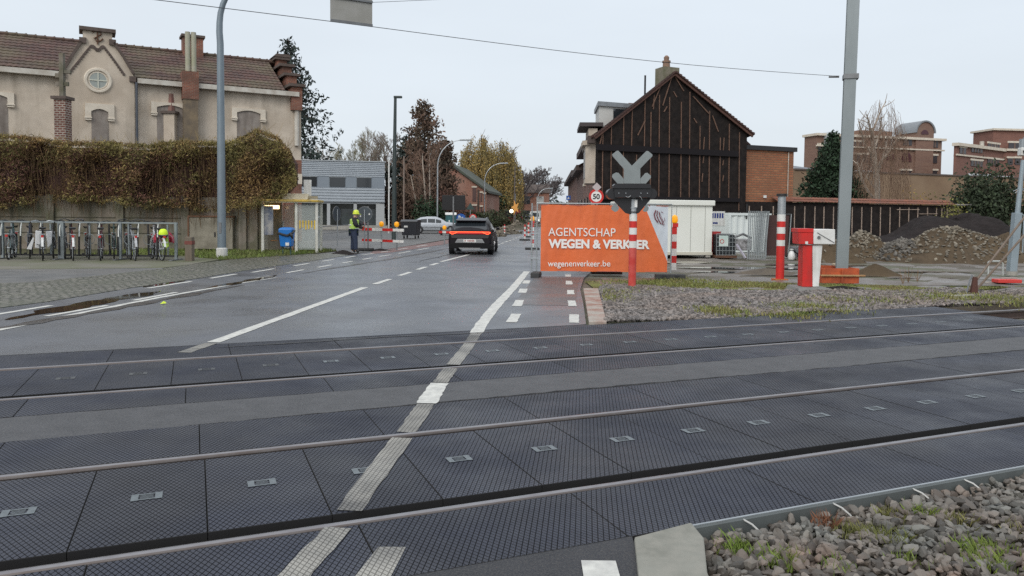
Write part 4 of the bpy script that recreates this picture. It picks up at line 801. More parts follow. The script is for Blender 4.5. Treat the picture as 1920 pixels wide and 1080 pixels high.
# brick annex
zt_ = K(1445, 275, .4)[1]; u2 = K(1488, 300, .4)[0]; ax_ = thing('brick_annex', 'small flat roofed orange brick annex right of the tarred gable', 'building', (GF.o.x, GF.o.y, 0), GF.rz)
BR3 = brick_mat('orange brick', (.37, .155, .075), (.28, .10, .05), (.20, .12, .075), bw=.42, bh=.145, msize=.022, dirt=(.19, .09, .05), dscale=.8, bump=1)
b = MB(); b.box(ur+.02, u2, .4, 7, 0, zt_-.25); b.build('wall', BR3, ax_); b = MB(); b.box(ur+.03, u2+.15, .25, 7.1, zt_-.25, zt_+.02); b.build('roof', BLACK, ax_)
b = MB(); b.tube([(u2-.45, .36, zt_-.3), (u2-.45, .36, 2.6)], .03, 6); b.build('cable', GUTTER, ax_); b = MB(); b.box(K(1432, 368, .35)[0], K(1437, 368, .35)[0], .33, .4, K(1432, 371, .35)[1], K(1432, 366, .35)[1]); b.build('wall_lamp', WHITE, ax_)
# long low tarred wall with laths
zw = K(1500, 380)[1]; UE = 34
lw = thing('tarred_wall', 'long low black tarred wall with pale laths and a tiled top behind the soil heaps', 'wall', (GF.o.x, GF.o.y, 0), GF.rz)
b = MB(); b.box(ur+.04, UE, -.02, .3, 0, zw); b.build('tar_sheet', TAR, lw)
b = MB(); ue = K(1787, 380)[0]; random.seed(3); u_ = ur+2.3
tiled('coping', TILE2, lw, ur+2.2, ue, (-.22, zw+.03), (.28, zw+.34), 2, mb=b); b.build('coping', mat('rusty tile coping', (.23, .085, .05), .8, col2=(.12, .06, .045), nscale=3, namt=.8), lw)
b = MB(); b.box(ue, UE, -.3, .34, zw+.03, zw+.12); b.build('coping_slab', mat('grey slab coping', (.36, .34, .33), .7, col2=(.25, .23, .22), nscale=2), lw)
LP = mat('pale lath', (.42, .33, .27), .85, col2=(.22, .17, .14), nscale=6, namt=.8)
pxs = [1404, 1427, 1449, 1470, 1489, 1508, 1527, 1544, 1562, 1597, 1615, 1633, 1650, 1668, 1686, 1703, 1720, 1738, 1755, 1765, 1775, 1795, 1815, 1824, 1842, 1860, 1878]
for i, px in enumerate(pxs):
    tl = 0 if i < 17 else random.uniform(-3, 3); a0 = K(px, 386+(px-1400)*.01); a1 = K(px-1+tl, 445); b = MB()
    b.bar((a0[0], -.045, min(a0[1], zw-.12)), (a1[0], -.045, max(.1, a1[1]-.6)), .05, .04, up=(0, 1, 0)); b.build('lath', LP, lw)
for px0, px1, py in ((1722, 1756, 401), (1680, 1722, 393)): a0, a1 = K(px0, py), K(px1, py); b = MB(); b.bar((a0[0], -.06, a0[1]), (a1[0], -.06, a1[1]), .05, .04); b.build('cross_lath', LP, lw)
# big plain rendered wall behind, with pale skylight roofs
PF = Frame((GF.o.x+6, 66), TAZ+1)
def PQ(px, py): return PF.uz(px, py)
pw_ = thing('rendered_hall', 'long plain brown rendered hall behind the low tarred wall', 'building', (PF.o.x, PF.o.y, 0), PF.rz)
zt_ = PQ(1700, 327)[1]; BW = mat('brown render', (.24, .165, .105), .9, col2=(.19, .125, .08), nscale=.4, namt=.8, col3=(.28, .21, .15), n2scale=.15, n2amt=.4)
b = MB(); b.box(PQ(1489, 330)[0], 75, 0, 9, 0, zt_); b.build('wall', BW, pw_); b = MB(); b.box(PQ(1489, 330)[0], 75, -.1, 9.1, zt_, zt_+.16); b.build('roof_edge', COPE, pw_)
u_ = PQ(1487, 320)[0]; b = MB(); b.add([(u_, 1, zt_+.16), (u_+5.5, 1, zt_+.16), (u_+5.5, 8, zt_+1.2), (u_, 8, zt_+1.2)], [(0, 1, 2, 3)]); b.build('slate_roof', mat('slate', (.12, .13, .15), .5), pw_)
for a0, a1 in (((1488, 318), (1506, 324)), ((1592, 323), (1632, 331)), ((1632, 325), (1660, 331)), ((1838, 324), (1878, 331)), ((1880, 328), (1920, 337))):
    p, q = PQ(*a0), PQ(*a1); b = MB(); b.box(p[0], q[0], 1.2, 1.4, zt_+.15, max(zt_+.3, p[1])); b.build('skylight', mat('frosted skylight', (.62, .66, .70), .4), pw_)
# factory buildings
def windows(b, spec, m, FR, par, hd=None, arch=False):
    for x0, x1, y0, y1, kind in spec:
        p, q = FR.uz(x0, y0), FR.uz(x1, y1); u0, u1, z1, z0 = p[0], q[0], p[1], q[1]; b = MB()
        if kind == 'a':
            r_ = (u1-u0)/2; uc = (u0+u1)/2; b.xz([(u1, z0)]+[(uc+r_*math.cos(i/10*math.pi), max(z0, z1-r_)+r_*math.sin(i/10*math.pi)) for i in range(11)]+[(u0, z0)], -.12, .02)
        else: b.box(u0, u1, -.10, .02, z0, z1)
        wn = b.build('window', mat('mauve glass', (.07, .022, .03), .3) if kind == 'a' else m, par)
        if kind in 'wh': b = MB(); b.box(u0-.2, u1+.2, -.16, .0, z1+.02, z1+.3); b.build('lintel', STUCCO_L, wn)
        if kind == 'w':
            n = max(2, int(round((u1-u0)/1.0))); b = MB()
            for i in range(1, n): x = u0+(u1-u0)*i/n; b.box(x-.11, x+.11, -.14, -.101, z0, z1)
            b.build('mullion', mat('mullion brown', (.15, .10, .08), .8), wn)
BRF = brick_mat('factory brick', (.225, .135, .10), (.19, .11, .085), (.20, .15, .12), bw=.7, bh=.25, dirt=(.20, .16, .13), dscale=.12)
BRG = brick_mat('factory brick red', (.22, .105, .08), (.18, .085, .065), (.20, .13, .11), bw=.7, bh=.25, dirt=(.17, .10, .085), dscale=.12)
f0_ = atY(1530, 330, 118); FA = Frame((f0_.x, 118), 74)
fa = thing('factory_building', 'brown brick factory with arched mauve windows and a round topped gable', 'building', (FA.o.x, FA.o.y, 0), FA.rz)
A = FA.uz; zp = A(1650, 258)[1]; ue = A(1765, 300)[0]
b = MB(); b.box(0, ue, 0, 3, 0, zp); b.build('wall', BRF, fa)
b = MB(); b.box(-.3, ue+.5, -.45, 3.2, zp-.12, zp+.25); b.build('cornice', STUCCO_L, fa); z_ = A(1700, 280)[1]; b = MB(); b.box(-.2, ue+.3, -.35, 0, z_-.1, z_+.12); b.build('string_course', STUCCO_L, fa)
p, q = A(1715, 260), A(1748, 260); rr_ = (q[0]-p[0])/2; uc = (p[0]+q[0])/2; zs = A(1730, 229)[1]-rr_
b = MB(); b.xz([(uc+rr_, 0)]+[(uc+rr_*math.cos(i/14*math.pi), zs+rr_*math.sin(i/14*math.pi)) for i in range(15)]+[(uc-rr_, 0)], -.3, 4); gb = b.build('round_gable', BRF, fa)
b = MB(); q_ = [(uc+(rr_+.25)*math.cos(i/14*math.pi), zs+(rr_+.25)*math.sin(i/14*math.pi)) for i in range(15)]+[(uc+rr_*math.cos(i/14*math.pi), zs+rr_*math.sin(i/14*math.pi)) for i in range(14, -1, -1)]; b.xz(q_, -.5, 4.2); b.build('coping', ZINC, gb)
p, q = A(1620, 250), A(1682, 250); b = MB(); b.box(p[0], q[0], 1, 2.9, zp+.26, A(1650, 244)[1]); b.build('roof_box', BRF, fa)
p, q = A(1545, 250), A(1561, 250); r_ = (q[0]-p[0])/2; uc2 = (p[0]+q[0])/2; b = MB(); zs2 = A(1553, 257)[1]; b.xz([(uc2+r_, 4)]+[(uc2+r_*math.cos(i/12*math.pi), zs2+r_*math.sin(i/12*math.pi)) for i in range(13)]+[(uc2-r_, 4)], -.9, 1); b.build('stair_dormer', mat('zinc cladding', (.42, .46, .48), .5), fa)
WG = mat('factory glass', (.05, .045, .05), .25)
windows(None, [(1534, 1539, 272, 285, 'h'), (1534, 1539, 297, 310, 'h'), (1666, 1680, 261, 273, 'w'), (1694, 1709, 260, 273, 'w'), (1722, 1738, 260, 273, 'w'), (1747, 1758, 264, 277, 'w'), (1691, 1708, 285, 303.5, 'a'), (1723, 1733, 292, 303.5, 'a'), (1663, 1677, 288, 301, 'a'), (1746, 1756, 292, 306, 'h'), (1688, 1707, 320, 330, 'h'), (1744, 1756, 320, 330, 'h'), (1634, 1645, 264, 275, 'w'), (1602, 1616, 266, 277, 'w'), (1604, 1612, 290, 305, 'h'), (1618, 1626, 290, 305, 'h')], WG, FA, fa)
p, q = A(1724, 252), A(1738, 252); b = MB(); r_ = (q[0]-p[0])/2; uu = (p[0]+q[0])/2; zz = p[1]; b.xz([(uu+r_*math.cos(i/10*math.pi), zz+r_*math.sin(i/10*math.pi)) for i in range(11)], -.36, -.28); b.build('window', mat('mauve glass', (.07, .022, .03), .3), gb)
f1_ = atY(1792, 330, 112); FB = Frame((f1_.x, 112), 55)
fb = thing('factory_building', 'red brick factory wing at the right border with rows of triple windows', 'building', (FB.o.x, FB.o.y, 0), FB.rz)
B_ = FB.uz; zc_ = B_(1792, 272)[1]; uc3 = B_(1880, 300)[0]
b = MB(); b.box(0, uc3, 0, .4, 0, zc_); b.build('wall', BRG, fb); b = MB(); b.box(-.4, uc3+.3, -.4, .5, zc_-.1, zc_+.35); b.build('cornice', STUCCO_L, fb)
z_ = B_(1830, 294)[1]; b = MB(); b.box(-.2, uc3+.1, -.2, 0, z_-.12, z_+.12); b.build('string_course', STUCCO_L, fb)
windows(None, [(1799, 1810, 277, 289, 'w'), (1821, 1841, 274, 287, 'w'), (1852, 1873, 269, 282, 'w'), (1820, 1841, 301, 313, 'w'), (1851, 1872, 298, 311, 'w')], WG, FB, fb)
FC = Frame((FB.o+FB.x*uc3)[:2], 84); fc = thing('factory_building', 'front part of the red brick factory with a raised top behind the camera pole', 'building', (FC.o.x, FC.o.y, 0), FC.rz)
b = MB(); b.box(.02, 25, 0, 2, 0, zc_); b.box(-.6, 25, 1.5, 6, zc_+.3, FC.uz(1900, 243)[1]); b.build('wall', BRG, fc); b = MB(); b.box(.35, 25, -.4, 12, zc_+.01, zc_+.36); zz = FC.uz(1900, 243)[1]; b.box(-.9, 25.2, 1.1, 6.4, zz, zz+.3); b.build('cornice', STUCCO_L, fc)
windows(None, [(1891, 1912, 268, 281, 'w'), (1889, 1898, 297, 309, 'h'), (1903, 1912, 297, 309, 'h')], WG, FC, fc)
for px in (1844, 1866): p = B_(px, 262); b = MB(); b.tube([(p[0], .2, zc_+.3), (p[0], .2, zc_+1.1)], .32, 8); b.build('roof_vent', GUTTER, fb)
# --- row of houses along the right side of the road (left of the black gable), seen edge-on
def rowhouse(i, Y0, Y1, H, label, wallm, ridge=0, dp=10.3):
    P0 = GF.o+SV*(Y0-GF.o.y+.3); P1 = GF.o+SV*(Y1-GF.o.y+.3); Lh = (P1-P0).length; az = 2.6
    fr = Frame(P0[:2], az); t = thing('row_house', label, 'house', (P0.x, P0.y, 0), R(90-az)); b = MB()
    gx = Vector((GF.x.dot(fr.x), GF.x.dot(fr.y), 0)); zr_ = ridge or H+2.6; dd = dp
    b.prism([(0, 0), (dd, 0), (dd, H), (dd/2, zr_-.25), (0, H)], (.02, 0, 0), gx, (0,0,1), (1,0,0), Lh-.02); b.build('wall', wallm, t)
    b = MB(); b.box(-.0, Lh, -.3, .55, H-.45, H-.05); b.build('cornice', mat('dark cornice', (.07, .05, .045), .7), t)
    b = MB(); b.prism([(-.4, H-.05), (dd/2, zr_), (dd+.3, H-.05), (dd+.3, H-.2), (dd/2, zr_-.2), (-.4, H-.2)], (.04, 0, 0), gx, (0,0,1), (1,0,0), Lh-.08); b.build('roof', TILE2, t)
    for u_ in ((.18, .62) if i else (.62,)):
        for z_ in (1.0, 4.0):
            if z_+2 < H: b = MB(); b.box(Lh*u_, Lh*u_+1.2, -.02, .08, z_, z_+1.9); w_ = b.build('window', GLASS_D, t); b = MB(); b.box(Lh*u_-.15, Lh*u_+1.35, -.01, .14, z_-.2, z_-.01); b.build('sill', STUCCO_L, w_)
    return t, Lh
WB = brick_mat('row brick', (.20, .085, .06), (.15, .065, .05), (.25, .2, .17), dirt=(.12, .07, .06))
gz = lambda py: hz(1110, py, Vector((0, 44, 0)))
t, Lh = rowhouse(0, 42.0, 48.7, ze_l-.1, 'white and brick bay fronted house adjoining the tarred gable', WB, za-.2)
CREAM = mat('cream bay', (.50, .44, .37), .8, col2=(.38, .32, .26), nscale=2, namt=.7)
BAYM = mat('shutter grey', (.30, .29, .28), .6)
b = MB(); bay = [(.3, 0), (.8, .62), (2.6, .62), (3.1, 0)]; b.prism(bay, (0, 0, gz(345)), (1,0,0), (0,1,0), (0,0,1), gz(275)-gz(345)); by = b.build('bay_window', CREAM, t)
b = MB(); b.prism([(p[0], p[1]*1.02+.01) for p in [(.45, 0), (.85, .62), (2.55, .62), (2.95, 0)]], (0, 0, gz(335)), (1,0,0), (0,1,0), (0,0,1), gz(284)-gz(335)); b.build('shutter', BAYM, by)
b = MB(); b.prism([(.15, 0), (.7, .8), (2.7, .8), (3.3, 0)], (0, 0, gz(275)), (1,0,0), (0,1,0), (0,0,1), .25); b.build('bay_moulding', CREAM, by)
b = MB(); b.box(.2, 3.2, 0, .5, gz(262), gz(246)); b.box(.6, 1.3, 0, .25, 0, gz(368)); b.build('white_frame', CREAM, t)
b = MB(); b.box(.0, 3.6, -.3, 1.0, gz(243), gz(236)); b.build('roof_canopy', mat('dark eave', (.05, .04, .04), .7), t)
# zinc dormer above
gx0 = Vector((GF.x.dot(Vector((math.sin(R(2.6)), math.cos(R(2.6)), 0))), GF.x.dot(Vector((-math.cos(R(2.6)), math.sin(R(2.6)), 0))), 0))
b = MB(); b.prism([(.1, gz(243)), (2.6, gz(243)), (2.6, gz(205)), (.1, gz(205))], (.3, 0, 0), gx0, (0,0,1), (1,0,0), 3.2); dm = b.build('dormer', mat('dormer white', (.52, .52, .50), .6), t)
b = MB(); b.prism([(0, gz(205)), (2.8, gz(205)), (2.8, gz(197)), (0, gz(197))], (.15, 0, 0), gx0, (0,0,1), (1,0,0), 3.5); b.build('dormer_roof', ZINC, dm)
b = MB(); b.prism([(1.0, gz(240)), (2.5, gz(240)), (2.5, gz(208)), (1.0, gz(208))], (.27, 0, 0), gx0, (0,0,1), (1,0,0), .025); b.build('window', GLASS_D, dm)
b = MB(); b.prism([(.6, gz(243)), (4.6, gz(243)), (3.4, gz(178)), (2.4, gz(178))], (3.7, 0, 0), gx0, (0,0,1), (1,0,0), 4); b.build('hipped_roof', mat('orange tile', (.24, .10, .055), .8, col2=(.15, .07, .045), nscale=5, namt=.8), t)
rowhouse(1, 49.1, 58, 6.4, 'dark brick row house, second along the right side of the street', WB)
rowhouse(2, 58.1, 70, 5.6, 'lower brick row house, third along the right side of the street', brick_mat('row brick b', (.15, .08, .065), (.12, .06, .05), (.2, .16, .14)))
rowhouse(3, 70.1, 100, 5.9, 'farthest brick row house on the right side of the street', WB)
# ------------------------------------------------------------------ street furniture and site things
def ring_tex(b, c, r, n=28): return [(c[0]+r*math.cos(i/n*2*math.pi), c[1]+r*math.sin(i/n*2*math.pi)) for i in range(n)]
BLUEG = mat('blue grey pole', (.19, .235, .27), .45, .3, col2=(.15, .18, .21), nscale=1.5)
# curved lamp post at the left
P = G(416, 483); t = thing('street_lamp', 'tall blue grey lamp post with curved top and white base left of the shelter', 'street lamp', P)
b = MB(); hp = hz(412, 60, P); pts = [(0, 0, .35), (0, 0, hp-.4)]
for px, py in ((411.5, 60), (411.8, 42), (413.5, 25), (418, 8), (427, -12), (445, -38), (475, -60)): d = ray(px, py); kk_ = P.y/d.y; pts.append((d.x*kk_-P.x, 0, CAM_H+d.z*kk_))
b.tube(pts, [.155, .12, .115, .11, .105, .10, .095, .09, .08], 14); b.build('pole', BLUEG, t, smooth=True)
e = pts[-1]; b = MB(); b.box(e[0]-.1, e[0]+1.0, -.18, .18, e[2]-.06, e[2]+.12); b.build('lamp_head', BLUEG, t, bevel=.04)
b = MB(); b.lathe([(.001, 0), (.20, 0), (.20, .34), (.165, .36), (.15, .37), (.001, .37)], n=14); b.build('base', mat('white painted base', (.62, .62, .60), .7, col2=(.42, .42, .38), nscale=5), t)
b = MB(); b.box(-.05, .05, -.162, -.15, .9, 1.3); b.build('hatch', STEEL_D, t)
# timber bollard
P = G(356, 490); t = thing('timber_bollard', 'weathered square timber bollard at the end of the bicycle rack', 'bollard', P)
b = MB(); b.box(-.12, .12, -.12, .12, 0, hz(356, 444, P)); b.build('shaft', mat('grey timber', (.16, .13, .10), .9, col2=(.09, .08, .06), nscale=6, stretch=(4, 4, .6)), t, bevel=.02)
b = MB(); z_ = hz(356, 446, P); b.box(-.125, .125, -.125, .125, z_-.22, z_-.10); b.build('band', mat('faded red band', (.16, .05, .04), .8), t)
# bus shelter
SH = Frame(G(493, 474)[:2], 83.5); sh = thing('bus_shelter', 'glass bus shelter with yellow roof and a lit lamp inside', 'shelter', (SH.o.x, SH.o.y, 0), SH.rz)
S = SH.uz; W = S(594, 474)[0]; ZR = S(500, 378)[1]; Dp = 1.35
CR = mat('cream enamel', (.60, .60, .55), .45, col2=(.42, .42, .36), nscale=4); SG = mat('shelter glass', (.55, .60, .58), .04, alpha=.26, spec=.8)
for x, y in ((0, 0), (S(556, 474)[0], 0), (W, 0), (0, Dp), (W*.5, Dp), (W, Dp)): b = MB(); b.box(x-.055, x+.055, y-.055, y+.055, 0, ZR); b.build('post', CR, sh, bevel=.012)
YEL = mat('yellow enamel', (.56, .38, .06), .5, col2=(.30, .23, .08), nscale=3, namt=.8)
b = MB(); b.box(-.12, W+.08, -.2, Dp+.25, ZR, ZR+.10); b.build('roof_rim', YEL, sh, bevel=.03)
b = MB(); b.box(-.11, W+.07, -.19, Dp+.24, ZR-.02, ZR-.004); b.build('ceiling', mat('shelter ceiling', (.5, .48, .38), .7), sh)
b = MB(); b.prism([(0, 0), (Dp*.7, 0), (Dp*.55, .26), (Dp*.15, .26)], (W*.32, .15, ZR+.103), (0,1,0), (0,0,1), (1,0,0), W*.5); b.build('roof_dome', mat('cream dome', (.60, .54, .40), .5, col2=(.45, .38, .25), nscale=4), sh, bevel=.05)
for x0, x1, y0, y1 in ((.08, W*.48, Dp, Dp+.01), (W*.52, W-.07, Dp, Dp+.01), (W-.005, W+.005, .08, Dp-.08), (-.005, .005, .08, Dp-.08), (S(556, 474)[0]+.07, W-.07, -.005, .005)):
    b = MB(); b.box(x0, x1, y0, y1, .14, ZR-.1); b.build('glass_pane', SG, sh)
b = MB(); b.box(.06, .62, .12, .30, ZR-.30, ZR-.15); b.build('lamp', mat('lit lamp', (1, .72, .38), .4, emit=4), sh, bevel=.02)
b = MB(); b.box(.12, W*.55, Dp-.38, Dp-.1, .46, .50); b.box(.2, .25, Dp-.26, Dp-.2, 0, .46); b.box(W*.5-.1, W*.5-.05, Dp-.26, Dp-.2, 0, .46); b.build('bench', mat('bench wood', (.32, .16, .07), .6), sh)
b = MB(); b.box(.06, .42, -.02, .03, .75, 1.95); b.build('poster_panel', mat('poster blue', (.06, .09, .16), .3, col2=(.35, .34, .32), nscale=2.2, namt=1), sh)
b = MB(); b.box(.45, .62, Dp-.06, Dp-.02, .85, 1.3); b.build('timetable', WHITE, sh)
YB = mat('yellow lettering', (.62, .42, .03), .5)
b = MB()
for i in range(7): x = S(556, 474)[0]+.12+i*.12; b.box(x, x+.05, -.016, -.008, 1.02+.05*math.sin(i*2), 1.36+.05*math.sin(i*3.1))
tag(b.build('glass_stripes', YB, sh))
b = MB(); b.box(W*.72, W*.86, Dp*.4, Dp*.5, ZR+.10, ZR+.95); b.build('route_pole', WHITE, sh)
b = MB(); b.box(W*.52, W*1.0, .3, .34, ZR+.14, ZR+.26); b.build('roof_board', mat('khaki board', (.30, .27, .20), .8), sh)
# blue bin
P = G(538, 479); t = thing('litter_bin', 'bright blue litter bin with black bag rim in front of the shelter', 'bin', P)
BLUE = mat('blue plastic', (.012, .16, .50), .35, col2=(.01, .12, .40), nscale=3)
zb = hz(538, 462, P); zt = hz(538, 427, P); b = MB()
vs = []
for z_, w_, d_ in ((zb, .20, .19), (zt-.22, .25, .25), (zt-.06, .26, .26), (zt, .21, .20), (zt+.02, .1, .1)): vs += [(-w_, -d_, z_), (w_, -d_, z_), (w_, d_, z_), (-w_, d_, z_)]
fs = [(3, 2, 1, 0)]
for k in range(4): fs += [(k*4+i, k*4+(i+1) % 4, (k+1)*4+(i+1) % 4, (k+1)*4+i) for i in range(4)]
fs.append((16, 17, 18, 19)); b.add(vs, fs); b.build('bin_body', BLUE, t, bevel=.02)
b = MB(); b.tube([(-.27, -.27, zt-.20), (-.05, -.275, zt-.27), (.1, -.28, zt-.30), (.29, -.26, zt-.20), (.30, 0, zt-.12)], .045, 7); b.tube([(.2, -.26, zt-.22), (.27, -.3, zt-.30), (.30, -.26, zt-.42)], [.07, .06, .03], 7); b.build('bag_rim', BLACK, t, smooth=True)
b = MB(); b.box(.02, .16, -.262, -.23, zb+.04, zb+.16); b.build('sticker', WHITE, t)
for x in (-.18, .12): b = MB(); b.box(x, x+.045, -.02, .03, 0, zb+.05); b.build('leg', mat('dark green leg', (.03, .07, .06), .6), t)
# span wires and hanging sign
mastP = G(1577, 530)
def wire(name, pts, r, label):
    b = MB(); b.tube(pts, r, 5); return tag(b.build(name, mat('black wire', (.04, .04, .045), .6)), label, 'wire')
clamp = atY(1572, 143, mastP.y); sgL = atY(620, 40, 13.1); sgR_d = Frame(sgL[:2], 60); ur_, zr__ = sgR_d.uz(698, 50); sgR = sgR_d.o+sgR_d.x*ur_; sgR.z = zr__
dirw = (sgL-sgR).normalized(); far_l = sgL+dirw*14
mid = [clamp.lerp(sgR, i/10)+Vector((0, 0, -.10*math.sin(math.pi*i/10))) for i in range(11)]
wire('span_wire', mid+[sgL, sgL+dirw*6+Vector((0, 0, -.03)), far_l+Vector((0, 0, .35))], .006, 'long thin span wire from the steel mast to the hanging sign')
t = thing('hanging_sign', 'grey back of a rectangular sign hanging over the road from span wires', 'sign', (sgL.x, sgL.y, sgL.z), sgR_d.rz)
SL = (Vector((sgR.x, sgR.y, 0))-Vector((sgL.x, sgL.y, 0))).length; dz = sgR.z-sgL.z
b = MB(); b.add([(0, 0, 0), (SL, 0, dz), (SL, 0, dz+.62), (0, 0, .62), (0, .03, 0), (SL, .03, dz), (SL, .03, dz+.62), (0, .03, .62)], [(0,1,2,3), (7,6,5,4), (0,4,5,1), (1,5,6,2), (2,6,7,3), (3,7,4,0)])
b.build('sign_plate', mat('weathered aluminium', (.34, .335, .315), .6, .2, col2=(.28, .275, .25), nscale=3, namt=.8), t)
b = MB(); b.bar((0, -.012, .015), (SL, -.012, dz+.015), .03, .045); b.build('rail', STEEL_D, t)
b = MB(); b.bar((0, -.012, .42), (SL, -.012, dz+.42), .03, .035); b.build('rail', STEEL_D, t)
up = sgR+Vector((0, 0, .42)); wire('span_wire', [sgL+Vector((0, 0, .42))+dirw*12+Vector((0, 0, .3)), sgL+Vector((0, 0, .42)), up, Vector((clamp.x, clamp.y, 7.75))], .004, 'short upper span wire holding the top of the hanging sign')
# steel catenary mast with formwork
t = thing('catenary_mast', 'tall galvanised steel beam mast standing in an orange formwork box', 'mast', mastP, R(-18))
b = MB(); Hm = 9.6; hw = .142; tf = .022; lean = .09
for y0, y1 in ((-hw, -hw+tf), (hw-tf, hw)): b.box(-hw, hw, y0, y1, 0, Hm)
b.box(-.012, .012, -hw+tf, hw-tf, 0, Hm)
for v in range(len(b.v)): x, y, z = b.v[v]; b.v[v] = (x+.012*z, y, z)
b.build('column', mat('mast zinc', (.25, .285, .30), .5, .35, col2=(.18, .21, .22), nscale=2, stretch=(1, 1, .3)), t)
zc1 = clamp.z; b = MB(); b.box(-hw+.04, hw+.12, -hw-.03, hw+.03, zc1-.08, zc1+.04); b.tube([(-hw-.05, 0, zc1), (-hw-.3, 0, zc1+.01)], .03, 6); b.build('clamp', STEEL_D, t)
FW = Frame(G(1541, 531)[:2], 88); fz0, fz1 = 0, FW.uz(1560, 503)[1]
t = thing('formwork_box', 'orange red formwork box around the foot of the steel mast', 'formwork', (FW.o.x, FW.o.y, 0), FW.rz)
fw = FW.uz(1612, 528)[0]; OR = mat('orange ply', (.52, .10, .03), .6, col2=(.25, .05, .02), nscale=3, namt=.8)
b = MB(); b.box(0, fw*.98, 0, .03, 0, fz1); b.box(0, .03, .03, 1.1, 0, fz1); b.box(fw*.98-.03, fw*.98, .03, 1.1, 0, fz1); b.box(0, fw*.98, 1.1, 1.13, 0, fz1); b.build('box_side', OR, t)
b = MB(); b.box(-.05, fw+.12, -.06, -.002, fz1*.48, fz1*.58); b.build('waler', WOOD, t); b = MB(); b.box(fw*.5, fw*.5+.05, -.03, -.002, 0, fz1-.02); b.build('batten', OR, t)
b = MB(); b.bar((fw*.55, .1, fz1+.03), (fw*.75, 1.0, fz1+.05), .07, .04); b.build('loose_board', mat('pale plank', (.5, .42, .3), .8), t)
# striped post
def stripes(t, r, segs, n=18):
    for z0, z1, m_ in segs: b = MB(); b.cyl((0, 0, z0), (0, 0, z1), r, n=n); b.build('band' if (z1-z0) < .4 else 'shaft', m_, t, smooth=True)
P = G(1462, 526); Z = lambda py: hz(1463, py, P)
t = thing('striped_post', 'red and white striped post with grey top and black cap left of the barrier cabinet', 'post', P)
stripes(t, .108, [(.05, Z(461), RED), (Z(461), Z(450), WHITE), (Z(450), Z(438), RED), (Z(438), Z(426), WHITE), (Z(426), Z(415), RED), (Z(415), Z(402), WHITE)])
b = MB(); b.cyl((0, 0, Z(402)), (0, 0, Z(368)), .102); b.build('steel_top', STEEL, t, smooth=True)
b = MB(); b.lathe([(.01, Z(368)), (.14, Z(368)), (.14, Z(363.5)), (.01, Z(363.5))]); b.build('cap', BLACK, t)
b = MB(); b.box(-.17, .17, -.17, .17, -.03, .05); b.build('foot', mat('orange foot', (.45, .14, .04), .7), t)
# barrier cabinet
BFm = Frame(G(1505, 546)[:2], 93); t = thing('barrier_cabinet', 'red and white level crossing barrier cabinet on a concrete base', 'barrier machine', (BFm.o.x, BFm.o.y, 0), BFm.rz)
Q = BFm.uz; p = lambda x, y: Q(x, y)
b = MB(); z0 = Q(1510, 538)[1]; q = [p(1505, 538), p(1524, 538), p(1524, 460), p(1507, 460)]; b.xz(q, .02, .38); b.build('red_column', RED, t, bevel=.012)
b = MB(); q = [p(1524.3, 538), p(1536, 538), p(1543, 460), p(1524.3, 460)]; b.xz(q, .02, .38); b.build('white_column', WHITE, t, bevel=.012)
b = MB(); q = [p(1497, 458), p(1524, 458), p(1524, 429), p(1496, 429)]; b.xz(q, -.04, .44); b.build('red_head', RED, t, bevel=.015)
b = MB(); q = [p(1524.3, 458), p(1565, 458), p(1565, 430), p(1524.3, 429.5)]; b.xz(q, -.04, .44); wh = b.build('white_head', WHITE, t, bevel=.015)
b = MB(); a_, c_ = p(1496, 432), p(1524, 436); b.box(a_[0]-.01, c_[0], -.055, .45, c_[1], a_[1]+.045); b.build('lid', RED, t, bevel=.008)
b = MB(); a_, c_ = p(1531, 436), p(1563, 455); b.bar((a_[0], -.05, a_[1]), (c_[0], -.05, c_[1]), .012); b.build('seam', STEEL_D, wh)
a_ = p(1534, 445); b = MB(); b.cyl((a_[0], -.07, a_[1]), (a_[0], -.04, a_[1]), .035); b.build('lock', STEEL_D, wh)
a_ = p(1511, 455); b = MB(); b.box(a_[0]-.03, a_[0]+.03, -.055, -.04, a_[1]-.03, a_[1]+.03); b.build('sticker', WHITE, t)
b = MB(); b.add([(-.24, -.35, -.06), (.62, -.35, -.06), (.62, .7, -.06), (-.24, .7, -.06), (-.16, -.26, z0), (.52, -.26, z0), (.52, .6, z0), (-.16, .6, z0)], [(3,2,1,0), (4,5,6,7), (0,1,5,4), (1,2,6,5), (2,3,7,6), (3,0,4,7)]); b.build('concrete_base', mat('dark wet concrete', (.20, .20, .19), .7, col2=(.14, .14, .13), nscale=5), t, bevel=.02)
# level crossing signal seen from behind
P = G(1185, 541, -.02); SGF = Frame(P[:2], 90); Z = lambda py: SGF.uz(1187, py)[1]; X = lambda px, py: SGF.uz(px, py)
t = thing('crossing_signal', 'level crossing signal seen from behind on a red and white post', 'signal', P)
stripes(t, .092, [(-.02, Z(463), mat('faded red', (.50, .04, .03), .5, col2=(.58, .12, .10), nscale=2.2, namt=.9)), (Z(463), Z(450.5), WHITE), (Z(450.5), Z(438), RED), (Z(438), Z(425.5), WHITE), (Z(425.5), Z(413), RED), (Z(413), Z(400), WHITE)])
b = MB(); b.cyl((0, 0, Z(400)), (0, 0, Z(350)), .085); b.build('steel_top', STEEL, t, smooth=True)
for y_ in (396, 388, 371, 366): b = MB(); b.cyl((0, 0, Z(y_+1)), (0, 0, Z(y_-1)), .094); b.build('strap', BLACK if y_ in (396, 371) else STEEL, t)
b = MB(); a_ = X(1193, 387); b.box(.01, .075, -.10, -.085, Z(387), Z(373)); b.build('sticker', WHITE, t)
def cs(l, y0, y1, name, m_, bv=0, par=t):
    b = MB(); b.xz([X(*q) for q in l], y0, y1); return b.build(name, m_, par, bevel=bv)
